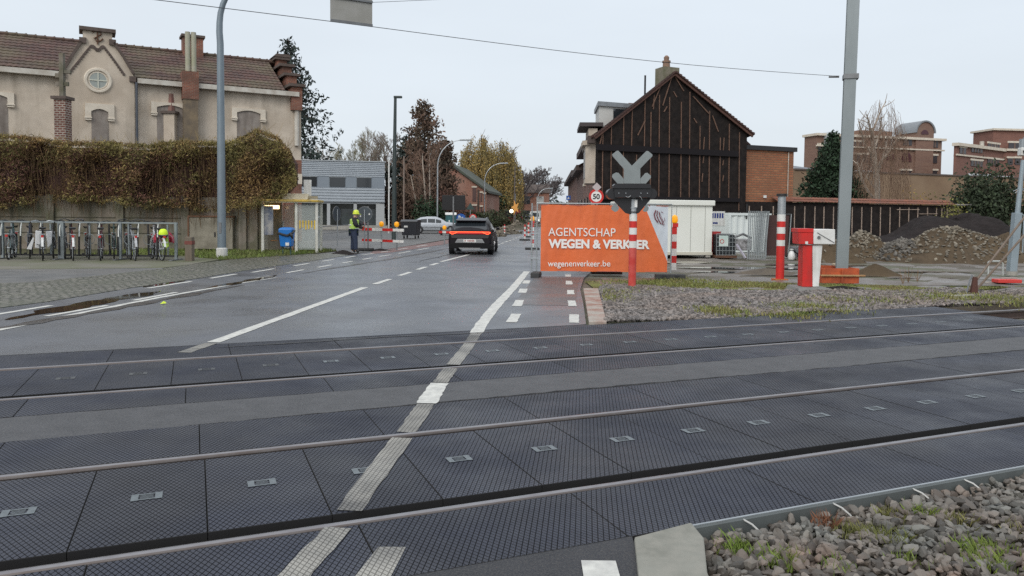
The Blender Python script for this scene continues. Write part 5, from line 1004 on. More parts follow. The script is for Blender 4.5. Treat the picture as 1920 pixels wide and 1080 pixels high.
SGRY = mat('signal back grey', (.25, .28, .285), .5, .2, col2=(.20, .225, .23), nscale=3, namt=.7)
# the crossed boards: two tall arms up, two short arms below, one plate in the middle
cs([(1168, 343), (1168, 316), (1147, 292), (1146, 289), (1155, 282), (1158, 282), (1183, 310), (1210, 282.5), (1213, 282.5), (1221, 289), (1221, 292), (1198.5, 315), (1198.5, 343)], -.155, -.13, 'cross_board', SGRY)
cs([(1156, 343), (1146, 331), (1147, 326), (1153, 322.5), (1158, 323), (1167.8, 334.5), (1167.8, 343)], -.150, -.132, 'cross_arm', SGRY)
cs([(1198.8, 343), (1198.8, 334), (1208, 323.5), (1212, 323), (1218, 328), (1218.5, 332), (1209, 343)], -.150, -.132, 'cross_arm', SGRY)
BK = mat('signal black', (.016, .016, .019), .35)
cs([(1148, 352), (1148, 347), (1151, 343.6), (1215, 344), (1217.5, 347), (1217.5, 352)], -.24, .10, 'hood', BK)
cs([(1151, 369), (1149, 352.3), (1218, 352.3), (1217, 369)], -.20, .03, 'lamp_case', BK)
cs([(1148, 372), (1150, 369.3), (1217, 369.3), (1219, 372), (1215, 377), (1197, 398), (1184, 401), (1172, 398), (1152, 377)], -.06, -.02, 'back_board', BK)
for x_ in (1147, 1220):
    a_ = X(x_, 362); b = MB(); b.cyl((a_[0], -.15, a_[1]), (a_[0], .25, a_[1]), .125, n=20); b.build('light_hood', BK, t, smooth=True)
for s, l in ((-1, [(1145, 388), (1152, 379), (1160, 388), (1157, 394), (1152, 396), (1146, 392)]), (1, [(1207, 388), (1211, 381), (1215, 388.5), (1214, 393), (1209, 396), (1204, 394)])): cs(l, -.11, -.07, 'lower_arm', SGRY)
for x_ in (1158, 1171, 1199, 1211): a_ = X(x_, 361); b = MB(); b.cyl((a_[0], -.215, a_[1]), (a_[0], -.20, a_[1]), .012, n=8); b.build('bolt', STEEL, t)
b = MB(); b.tube([(-.1, -.21, Z(366)), (-.16, -.22, Z(369)), (-.22, -.21, Z(367))], .006, 5); b.tube([(.1, -.21, Z(366)), (.14, -.22, Z(369)), (.17, -.21, Z(374))], .006, 5); b.build('cable', STEEL, t)
# banner fence
FN = Frame(G(1003, 516)[:2], 91.2); t = thing('banner_fence', 'mobile site fence carrying the orange road agency banner', 'fence', (FN.o.x, FN.o.y, 0), FN.rz)
Q = FN.uz; zt = Q(1120, 382)[1]; zb = Q(1120, 512)[1]; uL = Q(1002.5, 450)[0]; uR = Q(1259, 450)[0]
ZN = mat('fence zinc', (.34, .37, .38), .45, .4, col2=(.24, .27, .28), nscale=8)
b = MB(); b.tube([(uL+.06, .03, .1), (uL+.06, .03, zt), (uR, .03, zt), (uR, .03, .1)], .021, 8); b.build('frame', ZN, t, smooth=True)
b = MB(); b.tube([(uL-.08, .06, .1), (uL-.08, .06, zt+.0)], .02, 8); b.build('edge_tube', ZN, t, smooth=True); b = MB(); b.tube([(uR-.12, .06, .1), (uR-.12, .06, zt)], .02, 8); b.build('edge_tube', ZN, t, smooth=True)
for z_ in (1.15, .45): b = MB(); b.box(uL-.11, uL+.10, .0, .08, z_, z_+.05); b.build('fence_clip', STEEL, t)
b = MB(); x = uL-.06
for i in range(32): z_ = .15+i*.057; b.bar((uL-.08, .06, z_), (uL+.06, .04, z_), .006)
b.build('mesh_wires', ZN, t)
bl, br = Q(1014, 450)[0], Q(1251.5, 450)[0]; bz0, bz1 = Q(1014, 508)[1], Q(1014, 383.5)[1]; br0 = Q(1251.5, 512)[1]; br1 = Q(1251, 383.5)[1]
# the banner as a slightly rippled sheet, split into the orange field and the white corner
def wv(u, z): return -.016*math.sin(u*5.1+z)*math.sin(z*2.3+1)-.006*math.sin(u*13+z*4)-.004*math.sin(u*29-z*9)-.026
cut0, cut1 = Q(1208, 383.5)[0], Q(1251.5, 489)[1]
def bilin(n, m_, poly_u, zf):
    vs = []; fs = []
    for j in range(m_+1):
        z = bz0+(bz1-bz0)*j/m_; ua, ub = poly_u(z)
        for i in range(n+1): u = ua+(ub-ua)*i/n; vs.append((u, wv(u, z), z))
    for j in range(m_):
        for i in range(n): q = j*(n+1)+i; fs.append((q, q+1, q+n+2, q+n+1))
    return vs, fs
cutu = lambda z: br if z <= cut1 else br+(cut0-br)*(z-cut1)/(bz1-cut1)
BAN = mat('orange banner', (.74, .155, .042), .5, col2=(.63, .125, .033), nscale=1.2, namt=.8, col3=(.68, .17, .06), n2scale=.7, n2amt=.5, bump=.35, bscale=4, bdist=.04, streak=((.50, .11, .04), .45, 5))
ban = MB(); ban.add(*bilin(48, 24, lambda z: (bl, cutu(z)), None)); ban_o = ban.build('banner', BAN, t, smooth=True)
b = MB(); b.add(*bilin(10, 24, lambda z: (cutu(z)-.0, br), None)); b.build('banner_corner', mat('white banner', (.55, .60, .66), .5, col2=(.47, .52, .58), nscale=2), t, smooth=True)
b = MB(); b.bar((bl, -.02, bz1-.01), (br, -.02, bz1-.01), .012, .02); b.bar((bl, -.02, bz0+.01), (br, -.02, bz0+.01), .012, .015); b.build('banner_hem', mat('banner hem', (.42, .13, .10), .6), t)
LW = mat('banner lettering white', (.78, .77, .75), .5)
def word(text, x0, x1, ybase, cap, bold, dy=0):
    u0, z0 = Q(x0, ybase); u1 = Q(x1, ybase)[0]; hz_ = Q(x0, ybase-cap)[1]-z0; size = hz_/.70
    o = lettering(text, size, LW, ban_o, Matrix.Identity(4), .002, bold)
    me = o.data; xs = [v.co.x for v in me.vertices]; a0, a1 = min(xs), max(xs); sx_ = (u1-u0)/(a1-a0)
    for v in me.vertices: v.co = Vector((u0+(v.co.x-a0)*sx_, -.056-v.co.z, z0+v.co.y))
    return o
word('AGENTSCHAP', 1028, 1153.5, 442, 15.5, .0)
word('WEGEN & VERKEER', 1028, 1217.5, 464, 15.5, .014)
word('wegen', 1027, 1065, 499, 11, .0015); word('en', 1066.5, 1080, 499, 11, 0); word('verkeer', 1081, 1124.5, 499, 11, .0015); word('.be', 1126, 1144, 499, 11, 0)
# line-drawn lion head mark on the white corner: strokes only
b = MB()
def sk(pts, r=.010): b.tube([(Q(px, py)[0], -.054, Q(px, py)[1]) for px, py in pts], r, 4)
sk([(1229, 394), (1226, 402), (1228, 410), (1233, 417)], .016); sk([(1232, 395), (1231, 404), (1234, 412), (1239, 420)], .014); sk([(1235, 397), (1236, 405), (1240, 413), (1243, 422)], .010)
sk([(1239, 397), (1243, 399)], .008); sk([(1236, 399), (1240, 408), (1243, 415), (1245, 421)], .006); sk([(1245, 408), (1246, 413), (1243, 416), (1242, 414)], .006); sk([(1240, 419), (1245, 422)], .006)
b.build('lion_mark', mat('dark red print', (.20, .06, .08), .6), t)
def foot(name, P, az, label, L_=.72, grp='fence feet'):
    f = thing(name, label, 'fence foot', P, R(90-az), grp)
    b = MB(); b.box(-L_/2, L_/2, -.12, .12, 0, .13); b.build('block', mat('black rubber foot', (.035, .036, .038), .8, col2=(.06, .06, .058), nscale=6), f, bevel=.02)
    b = MB()
    for x in (-.22, .12): b.box(x, x+.1, -.135, -.121, .03, .10)
    b.build('grip_hole', BLACK, f); return f
foot('rubber_block', G(1005, 519), 8, 'black rubber foot under the left end of the banner fence', .62)
foot('rubber_block', G(1256, 523), 91, 'black rubber foot under the right end of the banner fence', .80)
foot('rubber_block', G(1137, 514), 91, 'black rubber foot lying on the mud behind the banner fence middle', .9)
# lamp beacons on striped boards
def beacon(P, ztop, label, w_=.14, base=True, lamp=True, h0=.12):
    f = thing('warning_beacon', label, 'beacon', P, 0, 'striped beacons with amber lamps')
    n = 6; H = ztop-.28
    for i in range(n): b = MB(); b.box(-w_/2, w_/2, -.02, .02, h0+(H-h0)*i/n, h0+(H-h0)*(i+1)/n); b.build('stripe', (WHITE, RED)[i % 2], f)
    if base: b = MB(); b.box(-.35, .35, -.18, .18, 0, .10); b.build('foot', mat('black rubber foot', (.035, .036, .038), .8), f, bevel=.02)
    if lamp:
        b = MB(); b.box(-.05, .10, -.04, .04, H, H+.12); b.build('battery_case', RED, f)
        b = MB(); b.lathe([(.02, H+.10), (.085, H+.14), (.10, H+.22), (.08, H+.32), (.02, H+.36)], (0, 0, 0), 14); b.build('lamp', AMBER, f, smooth=True)
    return f
P = G(1263, 514); beacon(P, hz(1264, 408, P), 'striped beacon with amber lamp at the right end of the banner fence', base=False)
P = G(998, 452+16); beacon(P, hz(998, 408, P), 'striped beacon with amber lamp at the left end of the banner fence')
for px, py, yt, lb in ((984, 451, 421, 'slim striped beacon second from the fence, on the open lane'), (991, 445, 417, 'slim striped beacon beside the amber lamp, just behind the others'), (946, 440, 421, 'striped beacon standing at the dug up verge left of the lane'), (990, 436, 420, 'far slim striped beacon on the lane near the white van')):
    P = G(px, py); beacon(P, hz(px, yt, P)+.28, lb, .10, lamp=False)
# speed limit 50 sign and diamond sign back
P = G(1118, 490); t = thing('speed_sign', 'round red rimmed speed limit 50 sign standing above the banner', 'road sign', P)
FS = Frame(P[:2], 90); a_ = FS.uz(1118, 368.5); rr = FS.uz(1132, 368.5)[0]-a_[0]
b = MB(); b.tube([(0, .06, 0), (0, .06, FS.uz(1118, 345)[1])], .035, 8); b.build('pole', STEEL, t, smooth=True)
b = MB(); b.prism(ring_tex(b, (0, 0), rr), (a_[0], 0, a_[1]), (1,0,0), (0,0,1), (0,1,0), .02); b.build('red_rim', RED, t)
b = MB(); b.prism(ring_tex(b, (0, 0), rr*.70), (a_[0], -.006, a_[1]), (1,0,0), (0,0,1), (0,1,0), .005); b.build('white_disc', mat('sign white', (.75, .75, .72), .4), t)
o = lettering('50', rr*.95, mat('sign black', (.02, .025, .03), .5), t, M_xz(a_[0], -.010, a_[1]-rr*.33), .002, .008, 'CENTER', name='numerals')
a_ = FS.uz(1119, 351); r2 = rr*.62; b = MB(); b.prism([(r2, 0), (0, r2), (-r2, 0), (0, -r2)], (a_[0], -.01, a_[1]), (1,0,0), (0,0,1), (0,1,0), .02); b.build('diamond_plate', mat('pale plate', (.45, .40, .40), .6), t)
# 740 px: tall dark street lamp, and the arched lamps
def lamp_post(px, py, ytop, label, arm=None, r=.09, m=None, group='street lamps along the road', Y=None, straight=False):
    P = G(px, py); kk_ = 1 if Y is None else Y/P.y; P = Vector((P.x*kk_, P.y*kk_, 0)); H = hz(px, ytop, P) if Y is None else atY(px, ytop, Y).z
    f = thing('street_lamp', label, 'street lamp', P, 0, group); m = m or BLUEG; s_ = P.y/F_PX
    if straight:
        b = MB(); b.tube([(0, 0, 0), (0, 0, H*.5), (.05, 0, H)], [r*1.3, r, r*.7], 10); b.build('pole', m, f, smooth=True)
        b = MB(); b.box(-.05, arm*s_, -.12, .12, H, H+.14); b.build('lamp_head', m, f, bevel=.03)
    else:
        pts = [(0, 0, 0), (0, 0, H*.72)]+[(arm*s_*(1-math.cos(a)), 0, H*.72+(H*.28)*math.sin(a)) for a in np.linspace(.25, 1.5, 7)]
        b = MB(); b.tube(pts, [r*1.2, r]+[r*.85]*4+[r*.6]*3, 8); b.build('pole', m, f, smooth=True); e = pts[-1]
        b = MB(); b.bar((e[0]-.1, 0, e[2]), (e[0]+.9, 0, e[2]+.03), .22, .14); b.build('lamp_head', m, f, bevel=.03)
    return f
DKG = mat('dark green grey', (.035, .05, .05), .5)
lamp_post(739, 449, 184, 'tall straight dark street lamp with flat head right of the metal office', 14, .13, DKG, straight=True)
lamp_post(820, 440, 262, 'arched grey street lamp between the bare birches and the brick house', 46, .06, STEEL, Y=68)
lamp_post(908, 430, 306, 'arched street lamp in front of the yellow weeping trees', 32, .065, STEEL, Y=95)
lamp_post(1008, 418, 353, 'small far arched street lamp right above the banner fence edge', 20, .065, STEEL, Y=140)
lamp_post(964, 425, 312, 'slim straight pole before the bare trees at the street end', 0, .09, mat('brown pole', (.12, .10, .09), .8), Y=95, straight=True)
P = G(758, 437); 
for px, py, yt, lb, m_, k_ in ((729, 443, 300, 'thin pale flagpole left of the dark street lamp', WHITE, 1.15), (757, 440, 293, 'thin brownish pole right of the dark street lamp', mat('brown thin pole', (.22, .17, .14), .7), 1.1)):
    P = G(px, py)*k_; P.z = 0; b = MB(); b.tube([(P.x, P.y, 0), (P.x, P.y, hz(px, yt, P))], .06, 8); tag(b.build('pole', m_, smooth=True), lb, 'pole')
# round signs seen from behind / side and the plank barrier
def round_sign(name, px, py, yc, rpx, rotz, label, backm, base=True, face=None):
    P = G(px, py); f = thing(name, label, 'road sign', P, rotz); s_ = P.y/F_PX; zc_ = hz(px, yc, P); r_ = rpx*s_
    b = MB(); b.tube([(0, -.05, 0), (0, -.05, zc_+r_*.6)], .028, 8); b.build('pole', STEEL, f, smooth=True)
    b = MB(); b.prism(ring_tex(b, (0, 0), r_), (0, -.02, zc_), (1,0,0), (0,0,1), (0,1,0), .018); b.build('sign_back', backm, f)
    b = MB(); b.torus((0, -.01, zc_), r_, .014, n=28); b.build('rim', STEEL_D, f, smooth=True)
    b = MB(); b.prism(ring_tex(b, (0, 0), r_*.985), (0, -.0015, zc_), (1,0,0), (0,0,1), (0,1,0), .006); b.build('red_face', RED, f)
    b = MB(); b.prism(ring_tex(b, (0, 0), r_*.7), (0, .0047, zc_), (1,0,0), (0,0,1), (0,1,0), .004); b.build('white_face', WHITE, f)
    if base: b = MB(); b.box(-.38, .38, -.2, .2, 0, .12); b.build('foot', mat('black rubber foot', (.035, .036, .038), .8), f, bevel=.03)
    return f
SB = mat('sign back grey', (.055, .07, .085), .45, col2=(.04, .05, .06), nscale=2)
f = round_sign('no_entry_sign', 684, 470, 401.5, 14, R(-6), 'round sign seen from behind, its pole held by the worker', SB)
P = Vector(f.location); b = MB(); zz = hz(684, 403, P); b.box(-.21, -.16, -.045, -.03, zz-.1, zz-.02); b.box(.19, .25, -.045, -.03, zz, zz+.07); b.build('label_sticker', WHITE, f)
round_sign('no_entry_sign', 631, 461, 401, 14, R(72), 'round red rimmed sign turned edge on, left of the worker', SB, base=False)
tag(MB().bar(G(690, 470), G(690, 470)+Vector((0, 0, 2.0)), .05).build('sign_stake', STEEL_D), 'dark square stake beside the sign pole the worker holds', 'post')
def plank_barrier(pxa, pxb, pyb, zt_, label, lamps=(), grp='red and white plank barriers'):
    A, B = G(pxa, pyb[0]), G(pxb, pyb[1]); FB_ = Frame(A[:2], 90-math.degrees(math.atan2(B.y-A.y, B.x-A.x))); Lb = (B-A).length
    f = thing('plank_barrier', label, 'barrier', (A.x, A.y, 0), FB_.rz, grp)
    for ys in zt_:
        z0 = hz(pxa, ys[1], A); z1 = hz(pxa, ys[0], A); n = 4; 
        for i in range(n): b = MB(); b.box(Lb*i/n, Lb*(i+1)/n, -.015, .015, z0, z1); b.build('plank_stripe', (RED, WHITE)[i % 2], f)
    for u_ in lamps:
        b = MB(); zt2 = hz(pxa, zt_[0][0], A); b.box(u_*Lb-.03, u_*Lb+.03, .02, .07, 0, zt2+.1); b.build('upright', STEEL, f)
        b = MB(); b.lathe([(.02, zt2+.06), (.09, zt2+.10), (.12, zt2+.18), (.10, zt2+.28), (.02, zt2+.32)], (u_*Lb, .04, 0), 12); b.build('lamp', AMBER, f, smooth=True)
    return f
plank_barrier(679, 757, (466, 470), ((427, 432), (447.5, 452)), 'red and white plank barrier with two amber lamps in front of the worker', (.46, .82))
plank_barrier(823, 850, (457, 458), ((433, 437),), 'short red and white plank barrier left of the dark car', (.35,))
# guard rail line in the yard behind
b = MB(); a_, c_ = G(595, 452), G(690, 440); b.tube([a_+Vector((0, 0, .85)), c_+Vector((0, 0, .85))], .03, 6); b.tube([a_+Vector((0, 0, .4)), c_+Vector((0, 0, .4))], .02, 6)
for i in range(4): q = a_.lerp(c_, i/3); b.tube([q, q+Vector((0, 0, .85))], .03, 6)
tag(b.build('low_railing', STEEL_D), 'thin dark low railing in the yard behind the worker', 'railing')
heap('asphalt_heap', G(643, 476)[:2], .75, .5, .22, DSOIL, 51, 'small dark heap of dug out asphalt left of the worker')
heap('asphalt_heap', G(712, 470)[:2], .9, .4, .16, DSOIL, 52, 'flat dark heap of dug out asphalt by the sign foot')
# black rolling container
P = G(771, 447); s_ = P.y/F_PX; t = thing('waste_container', 'black four wheeled waste container beside the plank barrier', 'waste container', P, R(-8)); Wc = 30*s_
zt = hz(771, 413, P); b = MB(); b.add([(-Wc*.46, -.5, .22), (Wc*.44, -.5, .22), (Wc*.44, .5, .22), (-Wc*.46, .5, .22), (-Wc*.53, -.58, zt-.12), (Wc*.5, -.58, zt-.12), (Wc*.5, .58, zt-.12), (-Wc*.53, .58, zt-.12)], [(3,2,1,0), (4,5,6,7), (0,1,5,4), (1,2,6,5), (2,3,7,6), (3,0,4,7)]); b.build('tub', mat('black bin plastic', (.022, .024, .032), .5), t, bevel=.03)
b = MB(); b.prism([(-.62, 0), (.62, 0), (.62, .05), (.3, .16), (-.3, .16), (-.62, .05)], (-Wc*.55, 0, zt-.115), (0,1,0), (0,0,1), (1,0,0), Wc*1.07); b.build('lid', mat('black lid', (.03, .032, .038), .35), t, bevel=.02)
for x in (-.36, .36):
    for y in (-.4, .4): b = MB(); b.cyl((x*Wc-.03, y, .1), (x*Wc+.03, y, .1), .1, n=12); b.build('wheel', RUBBER, t)
b = MB(); b.box(-Wc*.32, -Wc*.08, -.575, -.552, zt-.48, zt-.36); b.build('label_plate', WHITE, t)
# portable toilet and small container, sign trailer, blue arrow sign, 30 sign, triangular sign back
P = G(845, 437); s_ = P.y/F_PX*1.0; t = thing('portable_toilet', 'dark green portable toilet with white roof behind the silver car', 'toilet cabin', P, R(6))
wq = 9.5*s_; zt = hz(840, 403, P); b = MB(); b.box(-wq, wq, -.6, .6, .1, zt); b.build('cabin', mat('toilet green', (.02, .09, .10), .5), t, bevel=.05)
b = MB(); b.prism([(-.66, 0), (.66, 0), (.5, .22), (-.5, .22)], (-wq-.05, 0, zt), (0,1,0), (0,0,1), (1,0,0), 2*wq+.1); b.build('roof', WHITE, t, bevel=.05); b = MB(); b.box(-wq*.7, wq*.1, -.63, -.601, .2, zt-.15); dr = b.build('door', mat('toilet door', (.03, .12, .13), .5), t); b = MB(); b.box(-wq*.45, -wq*.2, -.65, -.631, zt-.7, zt-.45); b.build('notice', WHITE, dr)
P = G(862, 436); t = thing('tool_container', 'small dark blue container beside the green toilet cabin', 'container', P); zt = hz(862, 403, P)
b = MB(); b.box(-.45, .55, -.5, .5, .05, zt); b.build('body', mat('navy steel', (.012, .02, .05), .5), t, bevel=.02); b = MB(); b.box(-.35, .0, -.52, -.501, .2, zt-.1); b.build('door', mat('navy door', (.018, .03, .07), .5), t)
P = G(850, 441); s_ = P.y/F_PX; t = thing('sign_trailer', 'big black electronic sign board on a mast, seen from behind', 'sign board', P); z0, z1 = hz(850, 394, P), hz(850, 366, P)
b = MB(); b.box(-21.5*s_, -.6*s_, -.06, .06, z0, z1); b.build('board', mat('matt black board', (.010, .010, .012), .6), t, bevel=.02); b = MB(); b.box(.6*s_, 22*s_, -.06, .06, z0, z1); b.build('board', mat('matt black board', (.010, .010, .012), .6), t, bevel=.02)
b = MB(); b.bar((0, -.09, .3), (0, -.09, z1-.1), .12); b.build('mast', STEEL_D, t); b = MB(); b.box(-.9, .9, -.4, .4, .25, .45); b.build('trailer_bed', STEEL_D, t)
for x in (-.95, .95): b = MB(); b.cyl((x-.08, 0, .3), (x+.08, 0, .3), .3, n=14); b.build('wheel', RUBBER, t)
def disc_sign(px, py, yc, rpx, label, kind):
    P = G(px, py); s_ = P.y/F_PX; f = thing('road_sign', label, 'road sign', P); zc_ = hz(px, yc, P); r_ = rpx*s_
    b = MB(); b.tube([(0, .05, 0), (0, .05, zc_+.1)], .03, 8); b.build('pole', STEEL, f)
    if kind == 'blue':
        b = MB(); b.prism(ring_tex(b, (0, 0), r_), (0, 0, zc_), (1,0,0), (0,0,1), (0,1,0), .02); b.build('blue_disc', mat('sign blue', (.01, .10, .42), .4), f)
        b = MB(); b.prism([(-.55*r_, .55*r_), (-.30*r_, .62*r_), (.18*r_, .10*r_), (.45*r_, .35*r_), (.52*r_, -.55*r_), (-.38*r_, -.45*r_), (-.10*r_, -.17*r_), (-.62*r_, .32*r_)], (0, -.006, zc_), (1,0,0), (0,0,1), (0,1,0), .004); b.build('white_arrow', WHITE, f)
    elif kind == '30':
        b = MB(); b.prism(ring_tex(b, (0, 0), r_), (0, 0, zc_), (1,0,0), (0,0,1), (0,1,0), .02); b.build('red_rim', RED, f)
        b = MB(); b.prism(ring_tex(b, (0, 0), r_*.68), (0, -.006, zc_), (1,0,0), (0,0,1), (0,1,0), .005); b.build('white_disc', WHITE, f); lettering('30', r_*.9, mat('sign black', (.02, .025, .03), .5), f, M_xz(0, -.010, zc_-r_*.32), .002, .008, 'CENTER', name='numerals')
    elif kind == 'tri':
        b = MB(); b.prism([(-r_, -.6*r_), (r_, -.6*r_), (0, r_)], (0, 0, zc_), (1,0,0), (0,0,1), (0,1,0), .02); b.build('sign_back', mat('dark green sign back', (.03, .06, .055), .5), f)
    elif kind == 'sq':
        b = MB(); b.box(-r_, r_, 0, .02, zc_-r_, zc_+r_); b.build('blue_plate', mat('sign blue', (.01, .10, .42), .4), f); b = MB(); b.prism([(-.6*r_, -.5*r_), (.6*r_, -.5*r_), (0, .6*r_)], (0, -.005, zc_), (1,0,0), (0,0,1), (0,1,0), .004); b.build('white_triangle', WHITE, f)
disc_sign(864, 441, 409, 8.5, 'round blue sign with white arrow down to the right, above the dark car', 'blue')
disc_sign(886.5, 441, 408, 7, 'round red rimmed speed limit 30 sign above the dark car roof', '30')
disc_sign(881.5, 436, 388, 8, 'dark triangular sign back above the small 30 sign', 'tri')
P = atY(1065, 371, 62); disc_sign(1065, 432, 371, 4, 'small square blue crossing sign far down the street', 'sq')
# white site cabin
SCF = Frame(G(1221, 480)[:2], 62); sc_w = SCF.uz(1334, 480)[0]
SCF = Frame(atY(1334, 480, 31.5)[:2], 81); uL_ = SCF.uz(1222, 400)[0]; zt = SCF.uz(1334, 376)[1]
t = thing('site_cabin', 'plain white site cabin behind the right end of the banner', 'site cabin', (SCF.o.x, SCF.o.y, 0), SCF.rz)
CW = mat('cabin white', (.74, .76, .71), .55, col2=(.66, .68, .62), nscale=.8); b = MB(); b.box(uL_, 0, 0, 5.5, .16, zt-.22); b.build('wall', CW, t)
b = MB(); b.box(uL_-.12, .08, -.10, 5.6, zt-.22, zt); b.build('roof', CW, t, bevel=.03); b = MB(); b.box(uL_-.02, .02, -.03, 5.5, .10, .22); b.build('floor_beam', mat('cream beam', (.55, .53, .45), .7), t)
for x in (uL_+.2, -.15): b = MB(); b.box(x-.1, x+.1, .0, .2, 0, .10); b.build('foot', CONC, t)
for i in range(4): x = uL_*(i+.5)/4.2; b = MB(); b.box(x-.012, x+.012, -.008, 0, .24, zt-.24); b.build('panel_seam', mat('seam', (.4, .41, .38), .6), t)
# corrugated white container
CF_ = Frame(atY(1366, 470, 36)[:2], 70); t = thing('shipping_container', 'white corrugated container with blue print on its end', 'container', (CF_.o.x, CF_.o.y, 0), CF_.rz)
cw = CF_.uz(1444, 430)[0]; zt = CF_.uz(1366, 399)[1]; CWT = mat('container white', (.70, .75, .74), .5, col2=(.60, .65, .64), nscale=1.5)
b = MB(); n = 26; vs = []
for i in range(n+1):
    x = cw*i/n; y = .0 if (i % 4) in (0, 1) else .05; vs += [(x, y, .12), (x, y, zt-.12)]
b.add(vs, [(2*i, 2*i+2, 2*i+3, 2*i+1) for i in range(n)]); b.build('corrugated_side', CWT, t)
b = MB(); b.box(-.0, cw, -.03, 2.4, zt-.12, zt); b.box(0, cw, -.03, 2.4, 0, .12); b.box(-.03, .07, -.04, .07, 0, zt+.002); b.box(cw-.07, cw+.03, -.04, .07, 0, zt+.002); b.build('frame', CWT, t)
b = MB(); b.box(.01, .05, .05, 2.36, .12, zt-.12); ew = b.build('end_wall', CWT, t)
b = MB(); b.box(-.005, .009, .35, 1.5, 1.25, 1.95); b.build('sign_panel', WHITE, ew); b = MB()
for i in range(5): b.box(-.012, -.006, .45+i*.2, .58+i*.2, 1.62, 1.86)
b.box(-.012, -.006, .9, 1.3, 1.34, 1.42); b.build('blue_print', mat('blue print', (.02, .04, .20), .6), ew)
b = MB(); b.box(.95, 1.02, -.012, .004, 1.6, 2.3); b.build('serial_print', BLACK, t)
# caged liquid tank
TK = Frame(atY(1343, 478, 31.2)[:2], 90); t = thing('caged_tank', 'black liquid tank in a wire cage with a white label, between cabin and container', 'tank', (TK.o.x, TK.o.y, 0), TK.rz)
tw = TK.uz(1379, 478)[0]; zt = TK.uz(1360, 438)[1]; b = MB(); b.box(.03, tw-.03, .03, .9, .14, zt-.04); b.build('tank', mat('black tank', (.015, .02, .024), .4), t, bevel=.04)
b = MB()
for i in range(7): x = tw*i/6; b.bar((x, 0, .1), (x, 0, zt), .014)
for i in range(6): z = .12+(zt-.12)*i/5; b.bar((0, -.01, z), (tw, -.01, z), .018)
b.build('cage', ZN, t); b = MB(); b.box(tw*.12, tw*.6, -.03, -.02, .48, .92); b.build('label_sheet', mat('label white', (.55, .62, .60), .6, col2=(.35, .50, .45), nscale=3), t)
b = MB(); b.torus((tw*.27, -.036, .68), .08, .012, n=16, k=4); b.build('round_symbol', RED, t); b = MB(); b.box(-.05, tw+.05, -.05, .95, 0, .1); b.build('pallet', RUST, t)
P = atY(1338, 470, 32.2); b = MB(); b.lathe([(.01, 0), (.29, 0), (.29, .3), (.30, .31), (.29, .33), (.29, .6), (.30, .61), (.29, .63), (.29, hz(1338, 434, Vector((P.x, P.y, 0)))), (.01, 1.02)], (P.x, P.y, 0), 18); tag(b.build('oil_drum', mat('dull red drum', (.40, .03, .03), .5), smooth=True), 'dull red drum squeezed between the white cabin and the caged tank', 'drum')
# leaning pipe work, stacked fence panels, brown screened panel
A, B = atY(1381, 458, 30.6), atY(1398, 487, 30.2); 
b = MB(); b.bar((A.x, A.y, A.z), (B.x, B.y, .05), .09, .05); tag(b.build('leaning_rail', mat('lilac steel', (.42, .40, .46), .4, .4)), 'pale steel rail leaning down to the ground before the white container', 'rail')
P = atY(1391, 475, 31.6); t = thing('generator_frame', 'small grey machine in front of the white container beside the stacked fence panels', 'machine', (P.x, P.y, 0)); b = MB(); b.box(-.38, .35, -.2, .3, .3, .78); b.build('casing', mat('pale casing', (.42, .42, .44), .5, col2=(.12, .12, .12), nscale=5, namt=1), t, bevel=.05)
for x in (-.3, .28): b = MB(); b.bar((x, 0, 0), (x, 0, .32), .05); b.build('leg', STEEL_D, t)
b = MB(); b.tube([(-.36, -.1, .85), (0, -.1, .98), (.34, -.1, .82)], .05, 8); b.build('handle', STEEL_D, t, smooth=True)
pa, pb = atY(1402, 484, 30.4), atY(1437, 486, 30.4); n = 11
for i in range(n):
    f = i/(n-1); x = pa.x+(pb.x-pa.x)*f; lean = .0+.12*f
    p = thing('mobile_fence', 'galvanised fence panel standing upright in the stack by the container', 'fence panel', (x, 30.4+.02*i, 0), R(72.5), 'stacked fence panels by the container')
    b = MB(); zt = 1.92; b.tube([(0, 0, 0), (0, -lean, zt), (3.3, -lean, zt), (3.3, 0, 0)], .022, 6); b.build('frame', ZN, p, smooth=True)
    if i == n-1:
        b = MB()
        for k in range(24): b.bar((.1+k*.13, -.02, .15), (.1+k*.13, -lean, zt), .006)
        b.build('mesh_wires', ZN, p)
pc = atY(1436, 486, 30.9); t = thing('screened_fence', 'fence panel covered with brown windbreak mesh beside the stacked panels', 'fence panel', (pc.x, 30.9, 0), R(3)); wq = atY(1479, 480, 30.9).x-pc.x
b = MB(); b.tube([(0, 0, .05), (.05, .1, 1.85), (wq+.12, .1, 1.82), (wq, 0, .05)], .022, 6); b.build('frame', ZN, t, smooth=True)
b = MB(); b.add([(0.02, -.012, .12), (wq-.05, -.012, .14), (wq+.02, .085, 1.76), (.05, .085, 1.78), (0.02, .005, .12), (wq-.05, .005, .14), (wq+.02, .1, 1.76), (.05, .1, 1.78)], [(0,1,2,3), (7,6,5,4), (0,4,5,1), (1,5,6,2), (2,6,7,3), (3,7,4,0)]); b.build('windbreak_mesh', mat('brown mesh', (.06, .03, .028), .9, col2=(.045, .022, .02), nscale=6), t)
P = atY(1484, 478, 30.5); t = thing('rubbish_bag', 'small white plastic sack at the foot of the brown screened panel', 'sack', (P.x, P.y, 0)); b = MB(); b.lathe([(.01, 0), (.12, 0), (.15, .1), (.12, .24), (.06, .36), (.09, .41), (.01, .43)], n=11); b.build('sack', WHITE, t, smooth=True); b = MB(); b.torus((0, 0, .36), .065, .015, (1,0,0), (0,1,0), 10, 5); b.build('tie', STEEL_D, t)
P = atY(1498, 472, 31.5); t = thing('pipe_bundle', 'dark and silver pipe fittings piled left of the barrier cabinet', 'pipes', (P.x, P.y, 0)); 
